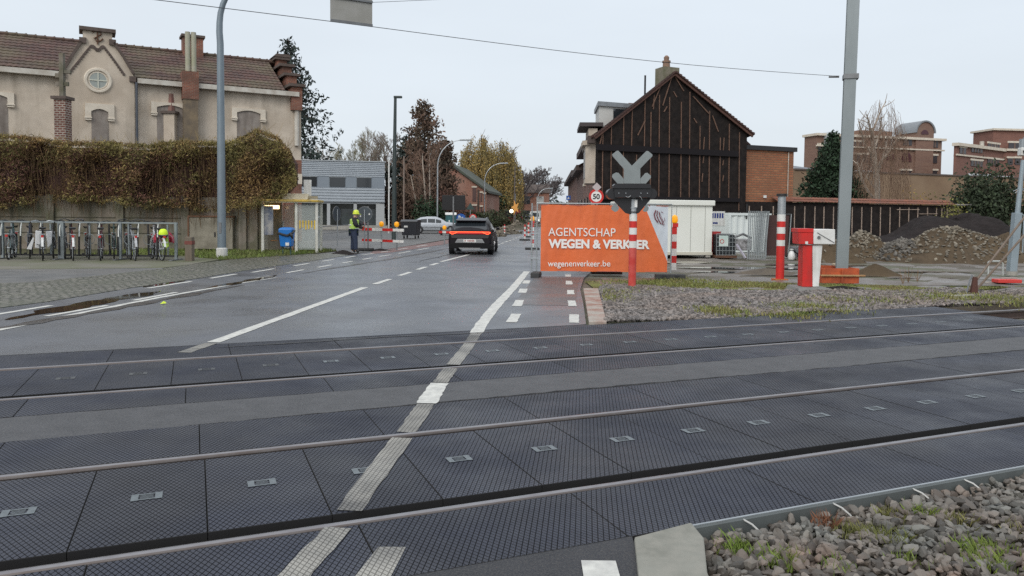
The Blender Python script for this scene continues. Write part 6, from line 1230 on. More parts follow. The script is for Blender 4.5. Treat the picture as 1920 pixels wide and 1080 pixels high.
for i, (x, z, m_) in enumerate(((-.3, .12, STEEL_D), (0, .13, STEEL_D), (.3, .12, STEEL), (-.15, .36, STEEL_D), (.2, .38, STEEL), (.55, .45, STEEL))): b = MB(); b.cyl((x, -.3, z), (x, .5, z), .12, n=12); b.build('pipe', m_, t, smooth=True)
# camera pole, hoop, stays, red board
P = G(1897, 516); Z = lambda px, py: hz(px, py, P); t = thing('camera_pole', 'grey pole with a thick hinged base and camera on top at the right border', 'camera pole', P)
LP2 = mat('pale blue pole', (.30, .36, .40), .45, .3, col2=(.24, .29, .32), nscale=3)
b = MB(); z1 = Z(1900, 399); b.add([(-.12, -.10, .12), (.10, -.10, .12), (.10, .10, .12), (-.12, .10, .12), (-.02, -.10, z1), (.19, -.10, z1), (.19, .10, z1), (-.02, .10, z1)], [(3,2,1,0), (4,5,6,7), (0,1,5,4), (1,2,6,5), (2,3,7,6), (3,0,4,7)]); b.build('base_column', LP2, t, bevel=.01)
b = MB(); b.tube([(.10, 0, z1), (.20, 0, Z(1908, 300))], [.072, .055], 12); b.build('pole', LP2, t, smooth=True)
zc_ = Z(1908, 283); x_ = .2; b = MB(); b.box(x_-.12, x_+.12, -.1, .1, zc_-.14, zc_+.10); cm_ = b.build('camera_housing', WHITE, t, bevel=.02); b = MB(); b.lathe([(.001, -.09), (.06, -.07), (.085, 0), (.085, .03)], (x_, -.13, zc_-.02), 14); b.build('lens_dome', BLACK, cm_, smooth=True)
b = MB(); b.box(x_-.10, x_-.03, -.06, .06, zc_+.105, zc_+.36); b.box(x_+.02, x_+.09, -.06, .06, zc_+.105, zc_+.42); b.build('top_bracket', STEEL, t)
zs = Z(1906, 350)
for s in (-1, 1):
    for dx in (.0, .03): b = MB(); b.tube([(.16+s*.04, -.02, zs-.05-dx), (.16+s*(.26-dx*2), -.06, zs-.14-dx*2)], .009, 5); b.build('anti_climb_spike', STEEL, t)
b = MB(); b.tube([(.23, .0, z1-.06), (.30, 0, z1-.04), (.30, 0, .7)], .02, 6); b.build('conduit', LP2, t)
b = MB(); b.cyl((0, 0, 0), (0, 0, .12), .16, n=14); b.build('footing', CONC, t)
A = G(1846, 516); Fh = Frame(A[:2], 90); b = MB(); q = [Fh.uz(*p_) for p_ in ((1853, 516), (1852, 493), (1848, 490), (1895, 490))]
b.tube([(Fh.uz(1853, 512)[0], 0, 0), (Fh.uz(1853, 496)[0], 0, Fh.uz(1853, 492)[1]), (Fh.uz(1856, 490)[0], 0, Fh.uz(1856, 490)[1]), (Fh.uz(1876, 490)[0], 0, Fh.uz(1876, 490)[1]), (Fh.uz(1880, 496)[0], 0, Fh.uz(1880, 494)[1]), (Fh.uz(1880, 522)[0], 0, 0)], .03, 8)
tag(b.build('steel_hoop', mat('pale hoop', (.42, .44, .42), .5, .3), smooth=True, loc=(A.x, A.y, 0), rz=Fh.rz), 'low bent tube hoop in the grass left of the camera pole', 'hoop')
P = G(1888, 532); t = thing('cable_drum_lid', 'bright red flat box lying on pale boards near the camera pole', 'box', P); b = MB(); b.box(-.32, .30, -.15, .15, .03, .12); b.build('box', mat('signal red', (.60, .05, .04), .5), t, bevel=.01); b = MB(); b.bar((-.5, .15, .015), (.6, .2, .015), .1, .03); b.build('board', mat('grey board', (.4, .38, .34), .8), t)
b = MB(); b.bar((-.1, .1, .145), (.55, .12, .145), .06, .02); b.build('loose_strip', mat('grey board', (.4, .38, .34), .8), t)
A = G(1815, 550); t = thing('guy_stay', 'pair of rusty stay rods rising to the right from a wooden stump', 'stay', A)
for dx, px2, py2 in ((0, 1925, 402), (.16, 1925, 436)): B = atY(px2, py2, A.y+.3); B2 = B+(B-A-Vector((dx, 0, 0)))*.8; b = MB(); b.tube([(dx, 0, .05), (B.x-A.x, .3, B.z), (B2.x-A.x, B2.y-A.y, B2.z)], .026, 7); b.build('stay_rod', mat('rust brown rod', (.16, .12, .09), .7, .2, col2=(.24, .20, .17), nscale=5), t, smooth=True)
b = MB(); b.tube([(.10, -.05, -.1), (.12, -.05, .38)], [.10, .05], 7); b.build('stump', mat('dark stump', (.09, .04, .03), .9), t)
b = MB(); b.tube([(-.1, -.08, -.05), (.02, -.02, .3), (.08, 0, .42)], .02, 6); b.build('anchor_rod', STEEL_D, t)
A = G(1803, 556); b = MB(); b.bar((A.x-.25, A.y, 0), (A.x+.25, A.y, .02), .12, .05); tag(b.build('flat_stone', mat('pale stone', (.35, .34, .30), .8)), 'pale flat slab lying in the grass before the stay rods', 'slab')
P = G(1527, 541); b = MB(); pass
# ------------------------------------------------------------------ bicycles in their rack
RKM = mat('rack zinc', (.24, .275, .29), .5, .35, col2=(.15, .175, .18), nscale=4)
RY = 25.9; rx0 = atY(-60, 450, RY).x; rx1 = atY(333, 450, RY).x; rt = atY(170, 417, RY).z
rk = thing('bicycle_rack', 'long galvanised bicycle rack with hanging loops in front of the concrete wall', 'bicycle rack', (rx1, RY, 0))
Lr = rx1-rx0
b = MB(); b.bar((-Lr, 0, rt), (0, 0, rt), .06, .05); b.build('top_rail', RKM, rk); b = MB(); b.bar((-Lr, 0, .16), (0, 0, .16), .06, .06); b.build('bottom_rail', BLACK, rk)
for px in (115, 226, 330, 5): x = atY(px, 450, RY).x-rx1; w_ = .04 if px != 115 else .10; b = MB(); b.box(x-w_, x+w_, -.04, .04, 0, rt+.03); b.build('upright', RKM, rk); b = MB(); b.box(x-.05, x+.05, -.45, .45, .0, .05); b.build('foot', STEEL_D, rk)
nsl = 20
for i in range(nsl):
    x = -.35-i*(Lr-.5)/nsl; sd = (-1)**i
    b = MB(); b.bar((x, .05*sd, .16), (x, .02*sd, rt-.05), .05, .04); b.build('slot_bar', BLACK if i % 4 else RKM, rk)
    if i % 2: b = MB(); b.tube([(x+.03, .0, rt), (x+.03, -.06, rt-.25), (x+.06, -.12, rt-.48)], .022, 6); b.build('hanger_tube', mat('pale tube', (.50, .52, .50), .45, .3), rk, smooth=True)
    if i % 2 == 0: b = MB(); b.torus((x+.12, -.2, .72), .17, .008, n=18, k=4); b.build('wheel_loop', RKM, rk)
def bicycle(label, loc, rz, col, fend, saddle_z=.92, bar_w=.58, up=.0, front_basket=None, flip=1, hb_col=BLACK):
    t = thing('bicycle', label, 'bicycle', loc, rz+BR0, 'bicycles in the rack'); t.scale = (1.2, 1.2, 1.2); FR = mat('bicycle frame '+col[0], col[1], .35)
    for yc in (.34, 1.42):
        b = MB(); b.torus((0, yc, .345), .325, .019, (0,1,0), (0,0,1), 30, 6); ty = b.build('wheel', RUBBER, t, smooth=True)
        b = MB(); b.torus((0, yc, .345), .298, .009, (0,1,0), (0,0,1), 30, 4); b.cyl((-.04, yc, .345), (.04, yc, .345), .02, n=8)
        for k in range(14): a = k/14*6.283; b.bar((.02*(-1)**k, yc, .345), (0, yc+.295*math.cos(a), .345+.295*math.sin(a)), .004)
        b.build('rim', STEEL, ty)
        b = MB()
        for k in range(9 if yc < 1 else 6):
            a0 = .2+k*.33; a1 = a0+.34; rr = .355; b.add([(-.028, yc-rr*math.cos(a0)*1.0, .345+rr*math.sin(a0)), (.028, yc-rr*math.cos(a0), .345+rr*math.sin(a0)), (.028, yc-rr*math.cos(a1), .345+rr*math.sin(a1)), (-.028, yc-rr*math.cos(a1), .345+rr*math.sin(a1))], [(0,1,2,3)])
        b.build('mudguard', fend, t)
    b = MB(); b.tube([(0, .80, .29), (0, .62, saddle_z-.08)], .017, 8); b.tube([(0, .80, .29), (0, 1.22, .88)], .02, 8); b.tube([(0, .68, .62), (0, 1.20, .80)], .016, 8); b.tube([(0, 1.18, 1.0), (0, 1.24, .72)], .02, 8)
    for s in (-.05, .05): b.tube([(s*.3, .80, .29), (s, .34, .345)], .010, 6); b.tube([(0, .67, .66), (s, .34, .345)], .009, 6); b.tube([(s*.6, 1.24, .72), (s, 1.40, .345)], .013, 6)
    b.build('frame', FR, t, smooth=True)
    b = MB(); zb = 1.02+up; b.tube([(-bar_w/2, .96, zb), (-bar_w/2+.03, 1.06, zb+.03), (-bar_w*.28, 1.16, zb+.05), (0, 1.18, zb-.01), (bar_w*.28, 1.16, zb+.05), (bar_w/2-.03, 1.06, zb+.03), (bar_w/2, .96, zb)], .013, 8); b.tube([(0, 1.18, .95), (0, 1.18, zb)], .014, 6); hb = b.build('handlebar', STEEL if hb_col is STEEL else BLACK, t, smooth=True)
    for s in (-1, 1): b = MB(); b.tube([(s*bar_w/2, .94, zb), (s*bar_w/2, 1.05, zb+.02)], .018, 8); b.build('grip', BLACK, hb)
    b = MB(); b.add([(-.09, .48, saddle_z), (.09, .48, saddle_z), (.10, .56, saddle_z+.03), (.02, .80, saddle_z+.01), (-.02, .80, saddle_z+.01), (-.10, .56, saddle_z+.03), (-.07, .50, saddle_z-.05), (.07, .50, saddle_z-.05), (.01, .76, saddle_z-.03), (-.01, .76, saddle_z-.03)], [(0,1,2,3,4,5), (0,6,7,1), (1,7,8,3,2), (5,4,9,6,0), (4,3,8,9), (6,9,8,7)]); b.build('saddle', BLACK, t, bevel=.01)
    b = MB()
    for s in (-.06, 0, .06): b.tube([(s, .10, .74), (s, .58, .74)], .007, 5)
    b.tube([(-.06, .10, .74), (.06, .10, .74)], .007, 5); b.tube([(-.06, .56, .74), (.06, .56, .74)], .007, 5)
    for s in (-.06, .06): b.tube([(s, .3, .74), (s, .34, .345)], .006, 5)
    b.build('luggage_rack', STEEL, t)
    b = MB(); b.box(-.03, .03, .06, .09, .66, .72); b.build('tail_light', RED, t)
    b = MB(); b.tube([(.07, .80, .29), (.075, .86, .14)], .01, 5); b.tube([(.075, .86, .14), (.15, .86, .14)], .02, 5); b.tube([(.07, .80, .29), (-.075, .80, .29), (-.08, .74, .44), (-.15, .74, .44)], .012, 5); b.build('pedals', BLACK, t)
    return t
def gx(px, py=491): P = G(px, py); return P
BR0 = R(29)
WF = mat('white mudguard', (.66, .68, .68), .35); BF_ = mat('black mudguard', (.03, .03, .032), .4)
bk1 = bicycle('black bicycle with white handlebar and white rear mudguard tip, draped with white bags', gx(80), R(2), ('black', (.02, .02, .025)), WF, up=.04, hb_col=STEEL)
bicycle('bicycle with high curved black handlebar, red light and white rear mudguard', gx(138), R(3), ('darkred', (.12, .02, .02)), WF, up=.10)
bicycle('slim dark bicycle with reddish luggage rack in the middle of the rack', gx(187.5), R(-3), ('plum', (.08, .02, .03)), BF_, up=.0, bar_w=.66)
bicycle('silver city bicycle with wide upswept handlebar and grey luggage rack', gx(256), R(4), ('silver', (.42, .44, .46)), mat('silver mudguard', (.45, .46, .48), .35), up=.10, bar_w=.66)
b5 = bicycle('white framed bicycle with white mudguard at the right end of the rack', gx(310), R(10), ('white', (.62, .64, .66)), WF, up=.02)
bicycle('dark bicycle cut by the left border of the photo', gx(12, 489), R(-4), ('teal', (.05, .12, .13)), BF_, up=.03)
for px, lb, cc in ((118, 'dark bicycle parked from the far side between white bags and red light', ('navy', (.02, .03, .06))), (212, 'dark bicycle parked from the far side with its saddle towards the wall', ('greenish', (.03, .07, .06))), (284, 'black bicycle parked from the far side with a red rain coat over it', ('black', (.02, .02, .025))), (30, 'grey bicycle parked from the far side near the left border', ('grey', (.12, .12, .13))), (55, 'dark bicycle parked from the far side left of the white bags', ('navy', (.02, .03, .06))), (97, 'dark bicycle parked from the far side just right of the white bags', ('black', (.02, .02, .025))), (160, 'dark brown bicycle parked from the far side, left of the slim bicycle with reddish rack', ('brown', (.05, .03, .02))), (236, 'dark bicycle parked from the far side, left of the silver city bicycle', ('black', (.02, .02, .025)))):
    P = atY(px, 470, 27.4); bicycle(lb, (P.x, 27.45, .01), R(180+(px % 7)-3), cc, BF_, up=.04)
# white bags on the first bicycle, red coat, helmet and lime vest on the others
def cloth(name, label, cat, P, pts, m, th=.03, y=0, ry=0):
    t = thing(name, label, cat, P, ry); b = MB(); b.xz(pts, y, y+th); b.build('cloth', m, t, bevel=.01); return t
P = gx(80); 
t = thing('pannier_bag', 'pair of plain white bags hung over the leftmost full bicycle', 'bag', (P.x-.3, P.y+.55, 0), BR0); WB_ = mat('white canvas', (.64, .65, .66), .8, col2=(.5, .51, .53), nscale=8)
for q, y0 in (([(-.26, .42), (-.10, .40), (-.06, .98), (-.24, 1.0)], .3), ([(.05, .98), (.24, .98), (.22, .55), (.10, .40)], .3)): b = MB(); b.xz(q, y0, y0+.14); b.build('bag', WB_, t, bevel=.02)
b = MB(); b.xz([(-.50, .38), (-.36, .36), (-.28, .74), (-.31, .78)], .35, .40); b.build('flap', WB_, t, bevel=.01)
b = MB(); b.bar((-.2, .42, 1.0), (.2, .42, 1.0), .04, .03); b.build('strap', BLACK, t)
P = gx(284); t = thing('rain_coat', 'red rain coat hung over a bicycle left of the yellow helmet', 'coat', (P.x, P.y+.9, 0)); RC = mat('red coat', (.42, .03, .06), .6, col2=(.25, .02, .05), nscale=6)
b = MB(); b.lathe([(.01, 1.04), (.16, 1.02), (.24, .88), (.30, .70), (.26, .62), (.18, .72), (.10, .95)], n=11); b.build('coat_body', RC, t, smooth=True); b = MB(); b.tube([(-.18, 0, .92), (-.30, -.05, .74), (-.26, -.06, .60)], [.07, .06, .05], 8); b.build('sleeve', RC, t, smooth=True); b = MB(); b.tube([(.18, 0, .92), (.32, -.05, .76), (.36, -.06, .60)], [.07, .06, .05], 8); b.build('sleeve', RC, t, smooth=True)
P = gx(308); t = thing('bicycle_helmet', 'fluorescent yellow helmet hung on the rightmost bicycle', 'helmet', (P.x-.14, P.y+.25, 0)); b = MB(); b.lathe([(.001, 1.10), (.07, 1.09), (.12, 1.04), (.145, .96), (.14, .90)], n=18); b.build('shell', mat('fluorescent yellow', (.62, .85, .02), .5), t, smooth=True)
b = MB(); b.lathe([(.135, .91), (.15, .87), (.13, .83), (.10, .82)], n=18); b.build('rim', BLACK, t, smooth=True)
P = gx(311); t = cloth('hi_vis_vest', 'lime green vest hanging under the yellow helmet', 'vest', (P.x-.16, P.y+.3, 0), [(-.10, .80), (.08, .80), (.12, .5), (.02, .44), (-.08, .52)], mat('lime cloth', (.38, .55, .08), .8, col2=(.24, .38, .10), nscale=9), .06)
b = MB(); b.xz([(-.10, .66), (.10, .66), (.10, .62), (-.10, .62)], -.006, -.001); b.build('reflective_strip', WHITE, t)

# ------------------------------------------------------------------ cars
def car_loft(st):
    """st: (y, zb, wl, zmid, wm, zbelt, wb, zsh, wsh, ztop, wt)"""
    rings = []
    for (y, zb, wl, zm, wm, zbelt, wb, zs, ws, zt, wt) in st:
        h = [(0, zb), (wl*.85, zb), (wl, zb+.08), (wm, zm), (wb, zbelt), (ws, zs), (wt, zt), (wt*.5, zt+.02), (0, zt+.025)]
        rings.append([(x, y, z) for x, z in h]+[(-x, y, z) for x, z in reversed(h[1:-1])])
    return rings
def loft_mesh(rings, sel=None, off=0):
    n = len(rings[0]); vs = [p for r in rings for p in r]; fs = []
    for k in range(len(rings)-1):
        for j in range(n): fs.append((k*n+j, k*n+(j+1) % n, (k+1)*n+(j+1) % n, (k+1)*n+j))
    fs.append(tuple(range(n))); fs.append(tuple((len(rings)-1)*n+j for j in reversed(range(n)))); return vs, fs
def lerp3(a, b, t_): return tuple(a[i]+(b[i]-a[i])*t_ for i in range(3))
def patch(b, q, inset, off):
    """quad glass patch inset inside a body quad and set proud of it"""
    Vq = [Vector(p) for p in q]; c = sum(Vq, Vector())/4; n = (Vq[1]-Vq[0]).cross(Vq[3]-Vq[0]).normalized()
    ct = Vector((0, c.y, .7)); 
    if n.dot(c-ct) < 0: n = -n
    b.face([p+(c-p)*inset+n*off for p in Vq])
def wheels(t, xs, ys, r, w_, rimm):
    for y in ys:
        for s in (-1, 1):
            x0, x1 = s*(xs-w_), s*xs; b = MB(); b.tube([(x0, y, r), (x0+s*.02, y, r), (x1-s*.03, y, r), (x1, y, r)], [r*.93, r, r, r*.93], 24); wh_ = b.build('wheel', RUBBER, t, smooth=True)
            b = MB(); b.cyl((x1+s*.001, y, r), (x1+s*.012, y, r), r*.66, n=24); b.build('rim', rimm, wh_)
            b = MB()
            for k in range(5): a = k/5*6.283; b.bar((x1+s*.016, y+.05*math.cos(a), r+.05*math.sin(a)), (x1+s*.016, y+r*.6*math.cos(a), r+r*.6*math.sin(a)), .06, .015)
            b.build('spokes', mat('rim silver', (.45, .45, .46), .3, .7), wh_)
# dark crossover seen from behind
SUVP = G(884, 478); 
t = thing('crossover_car', 'dark grey crossover car driving away with a glowing red light bar', 'car', (SUVP.x-.07, SUVP.y, 0), R(-2))
PT = mat('dark grey paint', (.010, .008, .011), .33, .0, spec=.22); PTB = mat('gloss black trim', (.010, .010, .012), .2)
st = [(.00, .34, .74, .52, .82, .80, .80, .93, .76, .98, .70), (.06, .30, .84, .50, .90, .80, .89, .97, .84, 1.03, .76), (.30, .26, .89, .52, .92, .86, .91, 1.06, .80, 1.16, .70), (.62, .25, .90, .52, .925, .90, .915, 1.22, .74, 1.40, .62), (.92, .25, .90, .52, .925, .90, .915, 1.30, .72, 1.485, .58), (1.6, .25, .90, .52, .925, .92, .915, 1.32, .73, 1.515, .60), (2.3, .25, .90, .52, .925, .92, .915, 1.31, .73, 1.50, .60), (2.9, .25, .90, .52, .925, .92, .91, 1.18, .76, 1.32, .64), (3.5, .25, .90, .52, .92, .90, .90, .98, .84, 1.02, .78), (4.1, .27, .87, .50, .90, .82, .86, .90, .80, .94, .72), (4.42, .32, .72, .50, .76, .70, .72, .78, .66, .80, .58)]
rg_ = car_loft(st); b = MB(); b.add(*loft_mesh(rg_)); body = b.build('body', PT, t, smooth=True)
ar = MB()
for y in (.86, 3.48):
    for s in (-1, 1): ar.cyl((s*.70, y, .35), (s*.932, y, .35), .42, n=24)
ar.build('wheel_arch', PTB, t, smooth=True)
wheels(t, .945, (.86, 3.48), .345, .24, mat('dark rim', (.05, .05, .05), .4, .5))
# rear window, side windows, spoiler
b = MB(); b.add([(-.66, .075, 1.045), (.66, .075, 1.045), (.70, .16, 1.09), (.60, .56, 1.385), (.45, .60, 1.405), (-.45, .60, 1.405), (-.60, .56, 1.385), (-.70, .16, 1.09)], [(0,1,2,3,4,5,6,7)]); b.build('rear_window', GLASS_D, t)
b = MB(); b.add([(-.66, .36, 1.43), (.66, .36, 1.43), (.60, .95, 1.52), (-.60, .95, 1.52), (-.63, .38, 1.385), (.63, .38, 1.385), (.58, .9, 1.47), (-.58, .9, 1.47)], [(0,1,2,3), (7,6,5,4), (0,4,5,1), (1,5,6,2), (2,6,7,3), (3,7,4,0)]); b.build('roof_spoiler', PT, t, bevel=.01)
b = MB()
for k, (a0, a1) in enumerate(((3, 4), (4, 5), (5, 6), (6, 7))):
    for s in (4, len(rg_[0])-5): patch(b, [rg_[a0][s], rg_[a1][s], rg_[a1][s+(1 if s == 4 else -1)] if s == 4 else rg_[a1][s+0], rg_[a0][s+1] if s == 4 else rg_[a0][s]], .08, .006) if s == 4 else patch(b, [rg_[a0][11], rg_[a1][11], rg_[a1][12], rg_[a0][12]], .08, .006)
b.build('side_window', GLASS_D, t)
for s in (-1, 1): b = MB(); b.tube([(s*.60, 1.0, 1.50), (s*.60, 1.2, 1.545), (s*.60, 2.2, 1.54), (s*.60, 2.4, 1.49)], .014, 6); b.build('roof_rail', STEEL, t, smooth=True)
GL = mat('glowing red strip', (1, .11, .035), .4, emit=2.4); RL = mat('red lens', (.38, .008, .008), .25, emit=.3)
b = MB(); b.add([(-.84, -.012, .87), (.84, -.012, .87), (.86, -.004, .97), (-.86, -.004, .97), (-.84, .03, .87), (.84, .03, .87), (.86, .05, .97), (-.86, .05, .97)], [(0,1,2,3), (0,4,5,1), (1,5,6,2), (2,6,7,3), (3,7,4,0)]); lb = b.build('light_bar', RL, t)
b = MB(); b.bar((-.62, -.02, .955), (.62, -.02, .955), .012, .022); b.build('glow_strip', GL, lb)
for s in (-1, 1):
    b = MB(); pts = [(s*.50, .955), (s*.80, .955), (s*.845, .925), (s*.76, .865), (s*.70, .865), (s*.50, .955)]
    for p, q in zip(pts, pts[1:]): b.bar((p[0], -.024, p[1]), (q[0], -.024, q[1]), .012, .020)
    tl_ = b.build('tail_light', GL, t)
b = MB(); b.add([(-.80, -.01, .84), (.80, -.01, .84), (.76, -.045, .70), (-.76, -.045, .70), (-.8, .05, .84), (.8, .05, .84), (.76, .05, .70), (-.76, .05, .70)], [(0,3,2,1), (0,1,5,4), (3,7,6,2)]); b.build('tailgate_lip', PT, t)
b = MB(); b.xz([(-.62, .50), (.62, .50), (.52, .665), (-.52, .665)], -.055, .05); b.build('bumper_recess', mat('silver bumper', (.24, .245, .25), .35, .3), t, bevel=.01)
b = MB(); b.xz([(-.86, .26), (.86, .26), (.88, .44), (.72, .50), (-.72, .50), (-.88, .44)], -.07, .15); b.build('bumper', mat('dark bumper', (.008, .008, .009), .6, spec=.15), t, bevel=.02)
b = MB(); b.xz([(-.40, .235), (.40, .235), (.46, .30), (-.46, .30)], -.085, .0); b.build('diffuser', mat('silver bumper', (.24, .245, .25), .35, .3), t)
b = MB(); b.box(-.26, .26, -.066, -.056, .53, .645); npl = b.build('number_plate', WHITE, t); b = MB()
for i in range(7):
    if i != 1: b.box(-.21+i*.06, -.21+i*.06+.035, -.070, -.0665, .555, .62)
b.build('plate_characters', mat('dark red ink', (.25, .02, .02), .5), npl)
for s in (-1, 1): b = MB(); b.add([(s*.93, 2.75, .98), (s*1.10, 2.72, .99), (s*1.10, 2.80, 1.02), (s*.93, 2.9, 1.0), (s*.93, 2.75, 1.12), (s*1.09, 2.72, 1.11), (s*1.08, 2.80, 1.12), (s*.93, 2.9, 1.12)], [(0,1,2,3), (7,6,5,4), (0,4,5,1), (1,5,6,2), (2,6,7,3), (3,7,4,0)]); b.build('wing_mirror', PT, t, bevel=.02)
# silver saloon seen from the side
P = G(816, 437.5); t = thing('saloon_car', 'silver saloon car parked side on behind the barrier, partly hidden by the dark car', 'car', (P.x-.1, P.y, 0), R(-82))
SV = mat('silver paint', (.48, .51, .55), .35, .3, col2=(.46, .49, .53), nscale=1)
st2 = [(-2.3, .38, .66, .55, .72, .82, .68, .90, .62, .94, .55), (-2.15, .30, .80, .52, .86, .86, .82, .96, .74, 1.00, .66), (-1.75, .24, .84, .50, .89, .88, .86, 1.0, .74, 1.05, .64), (-1.2, .22, .85, .50, .90, .90, .88, 1.22, .66, 1.34, .52), (-.6, .22, .85, .50, .90, .90, .88, 1.27, .66, 1.43, .54), (.1, .22, .85, .50, .90, .89, .88, 1.26, .67, 1.43, .54), (.6, .22, .85, .50, .90, .88, .87, 1.14, .70, 1.26, .58), (1.05, .22, .85, .50, .90, .86, .86, .94, .78, .98, .70), (1.8, .24, .84, .50, .88, .78, .84, .84, .76, .88, .66), (2.2, .28, .74, .48, .80, .68, .74, .72, .66, .76, .56), (2.35, .34, .6, .48, .64, .60, .6, .64, .52, .66, .45)]
rg2 = car_loft(st2); b = MB(); b.add(*loft_mesh(rg2)); b.build('body', SV, t, smooth=True)
for a0, a1 in ((3, 4), (4, 5), (5, 6)):
    for j in (4, 11): b = MB(); patch(b, [rg2[a0][j], rg2[a1][j], rg2[a1][j+1], rg2[a0][j+1]], .12, .006); b.build('side_window', GLASS_D, t)
b = MB(); patch(b, [(-.56, 1.04, 1.0), (.56, 1.04, 1.0), (.46, .55, 1.29), (-.46, .55, 1.29)], .02, .012); b.build('windscreen', GLASS_D, t)
b = MB(); patch(b, [(-.56, -1.72, 1.07), (.56, -1.72, 1.07), (.46, -1.22, 1.34), (-.46, -1.22, 1.34)], .02, .012); b.build('rear_window', GLASS_D, t)
ar = MB()
for y in (-1.32, 1.38):
    for s in (-1, 1): ar.cyl((s*.70, y, .32), (s*.905, y, .32), .37, n=20)
ar.build('wheel_arch', BLACK, t, smooth=True); wheels(t, .915, (-1.32, 1.38), .315, .2, mat('alloy', (.4, .4, .41), .35, .6))
b = MB(); b.box(-.92, -.905, -2.0, 2.0, .52, .56); b.box(.905, .92, -2.0, 2.0, .52, .56); b.build('door_strip', STEEL_D, t)
for s in (-1, 1): b = MB(); b.box(s*.60-.12, s*.60+.12, 2.18, 2.36, .56, .66); b.build('headlight', WHITE, t, bevel=.02)
# far vehicles: white van and car in the street
for px, py, wd, hh, lb, m_, nm in ((1003, 424, 1.9, 2.3, 'far white van behind the striped beacons', WHITE, 'delivery_van'), (987, 425, 1.8, 1.45, 'far grey car coming up the street beside the white van', mat('far grey paint', (.14, .16, .18), .4), 'parked_car')):
    P = G(px, 419.5); t = thing(nm, lb, 'van' if 'van' in lb[:14] else 'car', P, R(2)); b = MB(); hw = wd/2
    b.prism([(-hw, .3), (hw, .3), (hw, hh*.55), (hw*.86, hh*.95), (hw*.6, hh), (-hw*.6, hh), (-hw*.86, hh*.95), (-hw, hh*.55)], (0, 0, 0), (1,0,0), (0,0,1), (0,1,0), 4.4); b.build('body', m_, t, bevel=.08)
    b = MB(); b.xz([(-hw*.78, hh*.58), (hw*.78, hh*.58), (hw*.66, hh*.9), (-hw*.66, hh*.9)], -.02, .02); b.build('windscreen', GLASS_D, t)
    for s in (-1, 1): b = MB(); b.cyl((s*hw*.98, .8, .33), (s*hw*.72, .8, .33), .33, n=14); b.build('wheel', RUBBER, t); b = MB(); b.box(s*hw*.7-.14, s*hw*.7+.14, -.03, .02, .62, .75); b.build('headlight', mat('lit headlamp', (1, .93, .8), .4, emit=1.2), t)

# ------------------------------------------------------------------ the road worker
def skin(name, J, E, m, parent, root=0, sub=2, k=1.18):
    me = bpy.data.meshes.new(name); me.from_pydata([j[:3] for j in J], E, []); me.materials.append(m); o = bpy.data.objects.new(name, me); COL.objects.link(o); o.parent = parent
    s = o.modifiers.new('skin', 'SKIN'); s.use_smooth_shade = True
    for i, v in enumerate(me.skin_vertices[0].data): r_ = J[i][3]; v.radius = (r_*k, (J[i][4] if len(J[i]) > 4 else r_)*k); v.use_root = (i == root)
    q = o.modifiers.new('sub', 'SUBSURF'); q.levels = sub; q.render_levels = sub; return o
P = G(663, 473.5); wk = thing('person', 'road worker in lime vest and yellow helmet holding the pole of a round sign', 'person', P)
SK = mat('skin', (.50, .30, .22), .6); NAVY = mat('navy trousers', (.018, .028, .06), .8, col2=(.03, .045, .08), nscale=9); JK = mat('black jacket', (.018, .018, .022), .8)
polx = G(684, 470).x-P.x; poly_ = G(684, 470).y-P.y
# joints: 0 pelvis 1 waist 2 chest 3 neck 4 head 5 head top | hips knees ankles toes | shoulders elbows wrists
hL = (polx-.05, poly_-.10, 1.04); hR = (polx-.03, poly_-.02, 1.20)
J = [(0, 0, .95, .14, .11), (.01, 0, 1.12, .13, .10), (.04, 0, 1.36, .16, .11), (.07, 0, 1.52, .055), (.10, 0, 1.62, .085), (.10, 0, 1.70, .08),
     (-.02, .10, .90, .10), (-.04, .13, .50, .065), (-.08, .12, .09, .045), (.06, .13, .045, .04),
     (.02, -.10, .90, .10), (.10, -.10, .50, .065), (.12, -.13, .09, .045), (.27, -.12, .045, .04),
     (.05, .20, 1.42, .065), (.18, .22, 1.20, .05), (hR[0]-.07, hR[1]+.02, hR[2], .032),
     (.05, -.20, 1.42, .065), (.17, -.26, 1.16, .05), (hL[0]-.07, hL[1]-.02, hL[2], .032)]
E = [(0,1), (1,2), (2,3), (3,4), (4,5), (0,6), (6,7), (7,8), (8,9), (0,10), (10,11), (11,12), (12,13), (2,14), (14,15), (15,16), (2,17), (17,18), (18,19)]
body = skin('body', J, E, SK, wk)
g_ = lambda idx, d: [(*J[i][:3], J[i][3]+d) if len(J[i]) < 5 else (*J[i][:3], J[i][3]+d, J[i][4]+d) for i in idx]
tr = skin('trousers', g_([0, 6, 7, 8, 10, 11, 12], .022), [(0,1), (1,2), (2,3), (0,4), (4,5), (5,6)], NAVY, wk, k=1.3)
skin('jacket', g_([1, 2, 14, 15, 16, 17, 18, 19], .022), [(0,1), (1,2), (2,3), (3,4), (1,5), (5,6), (6,7)], JK, wk, 1, k=1.35)
VST = mat('lime vest', (.42, .62, .12), .7, col2=(.30, .48, .10), nscale=7); vst = skin('safety_vest', [(.0, 0, .84, .18, .155), (.01, 0, 1.12, .165, .135), (.04, 0, 1.36, .19, .145), (.055, 0, 1.46, .13, .12)], [(0,1), (1,2), (2,3)], VST, wk, 1, k=1.5)
b = MB()
for z_ in (1.00, 1.16): b.lathe([(.19, z_), (.222, z_+.005), (.222, z_+.045), (.19, z_+.05)], (.01, 0, 0), 20)
b.build('reflective_band', mat('reflective silver', (.60, .64, .60), .4), vst, smooth=True)
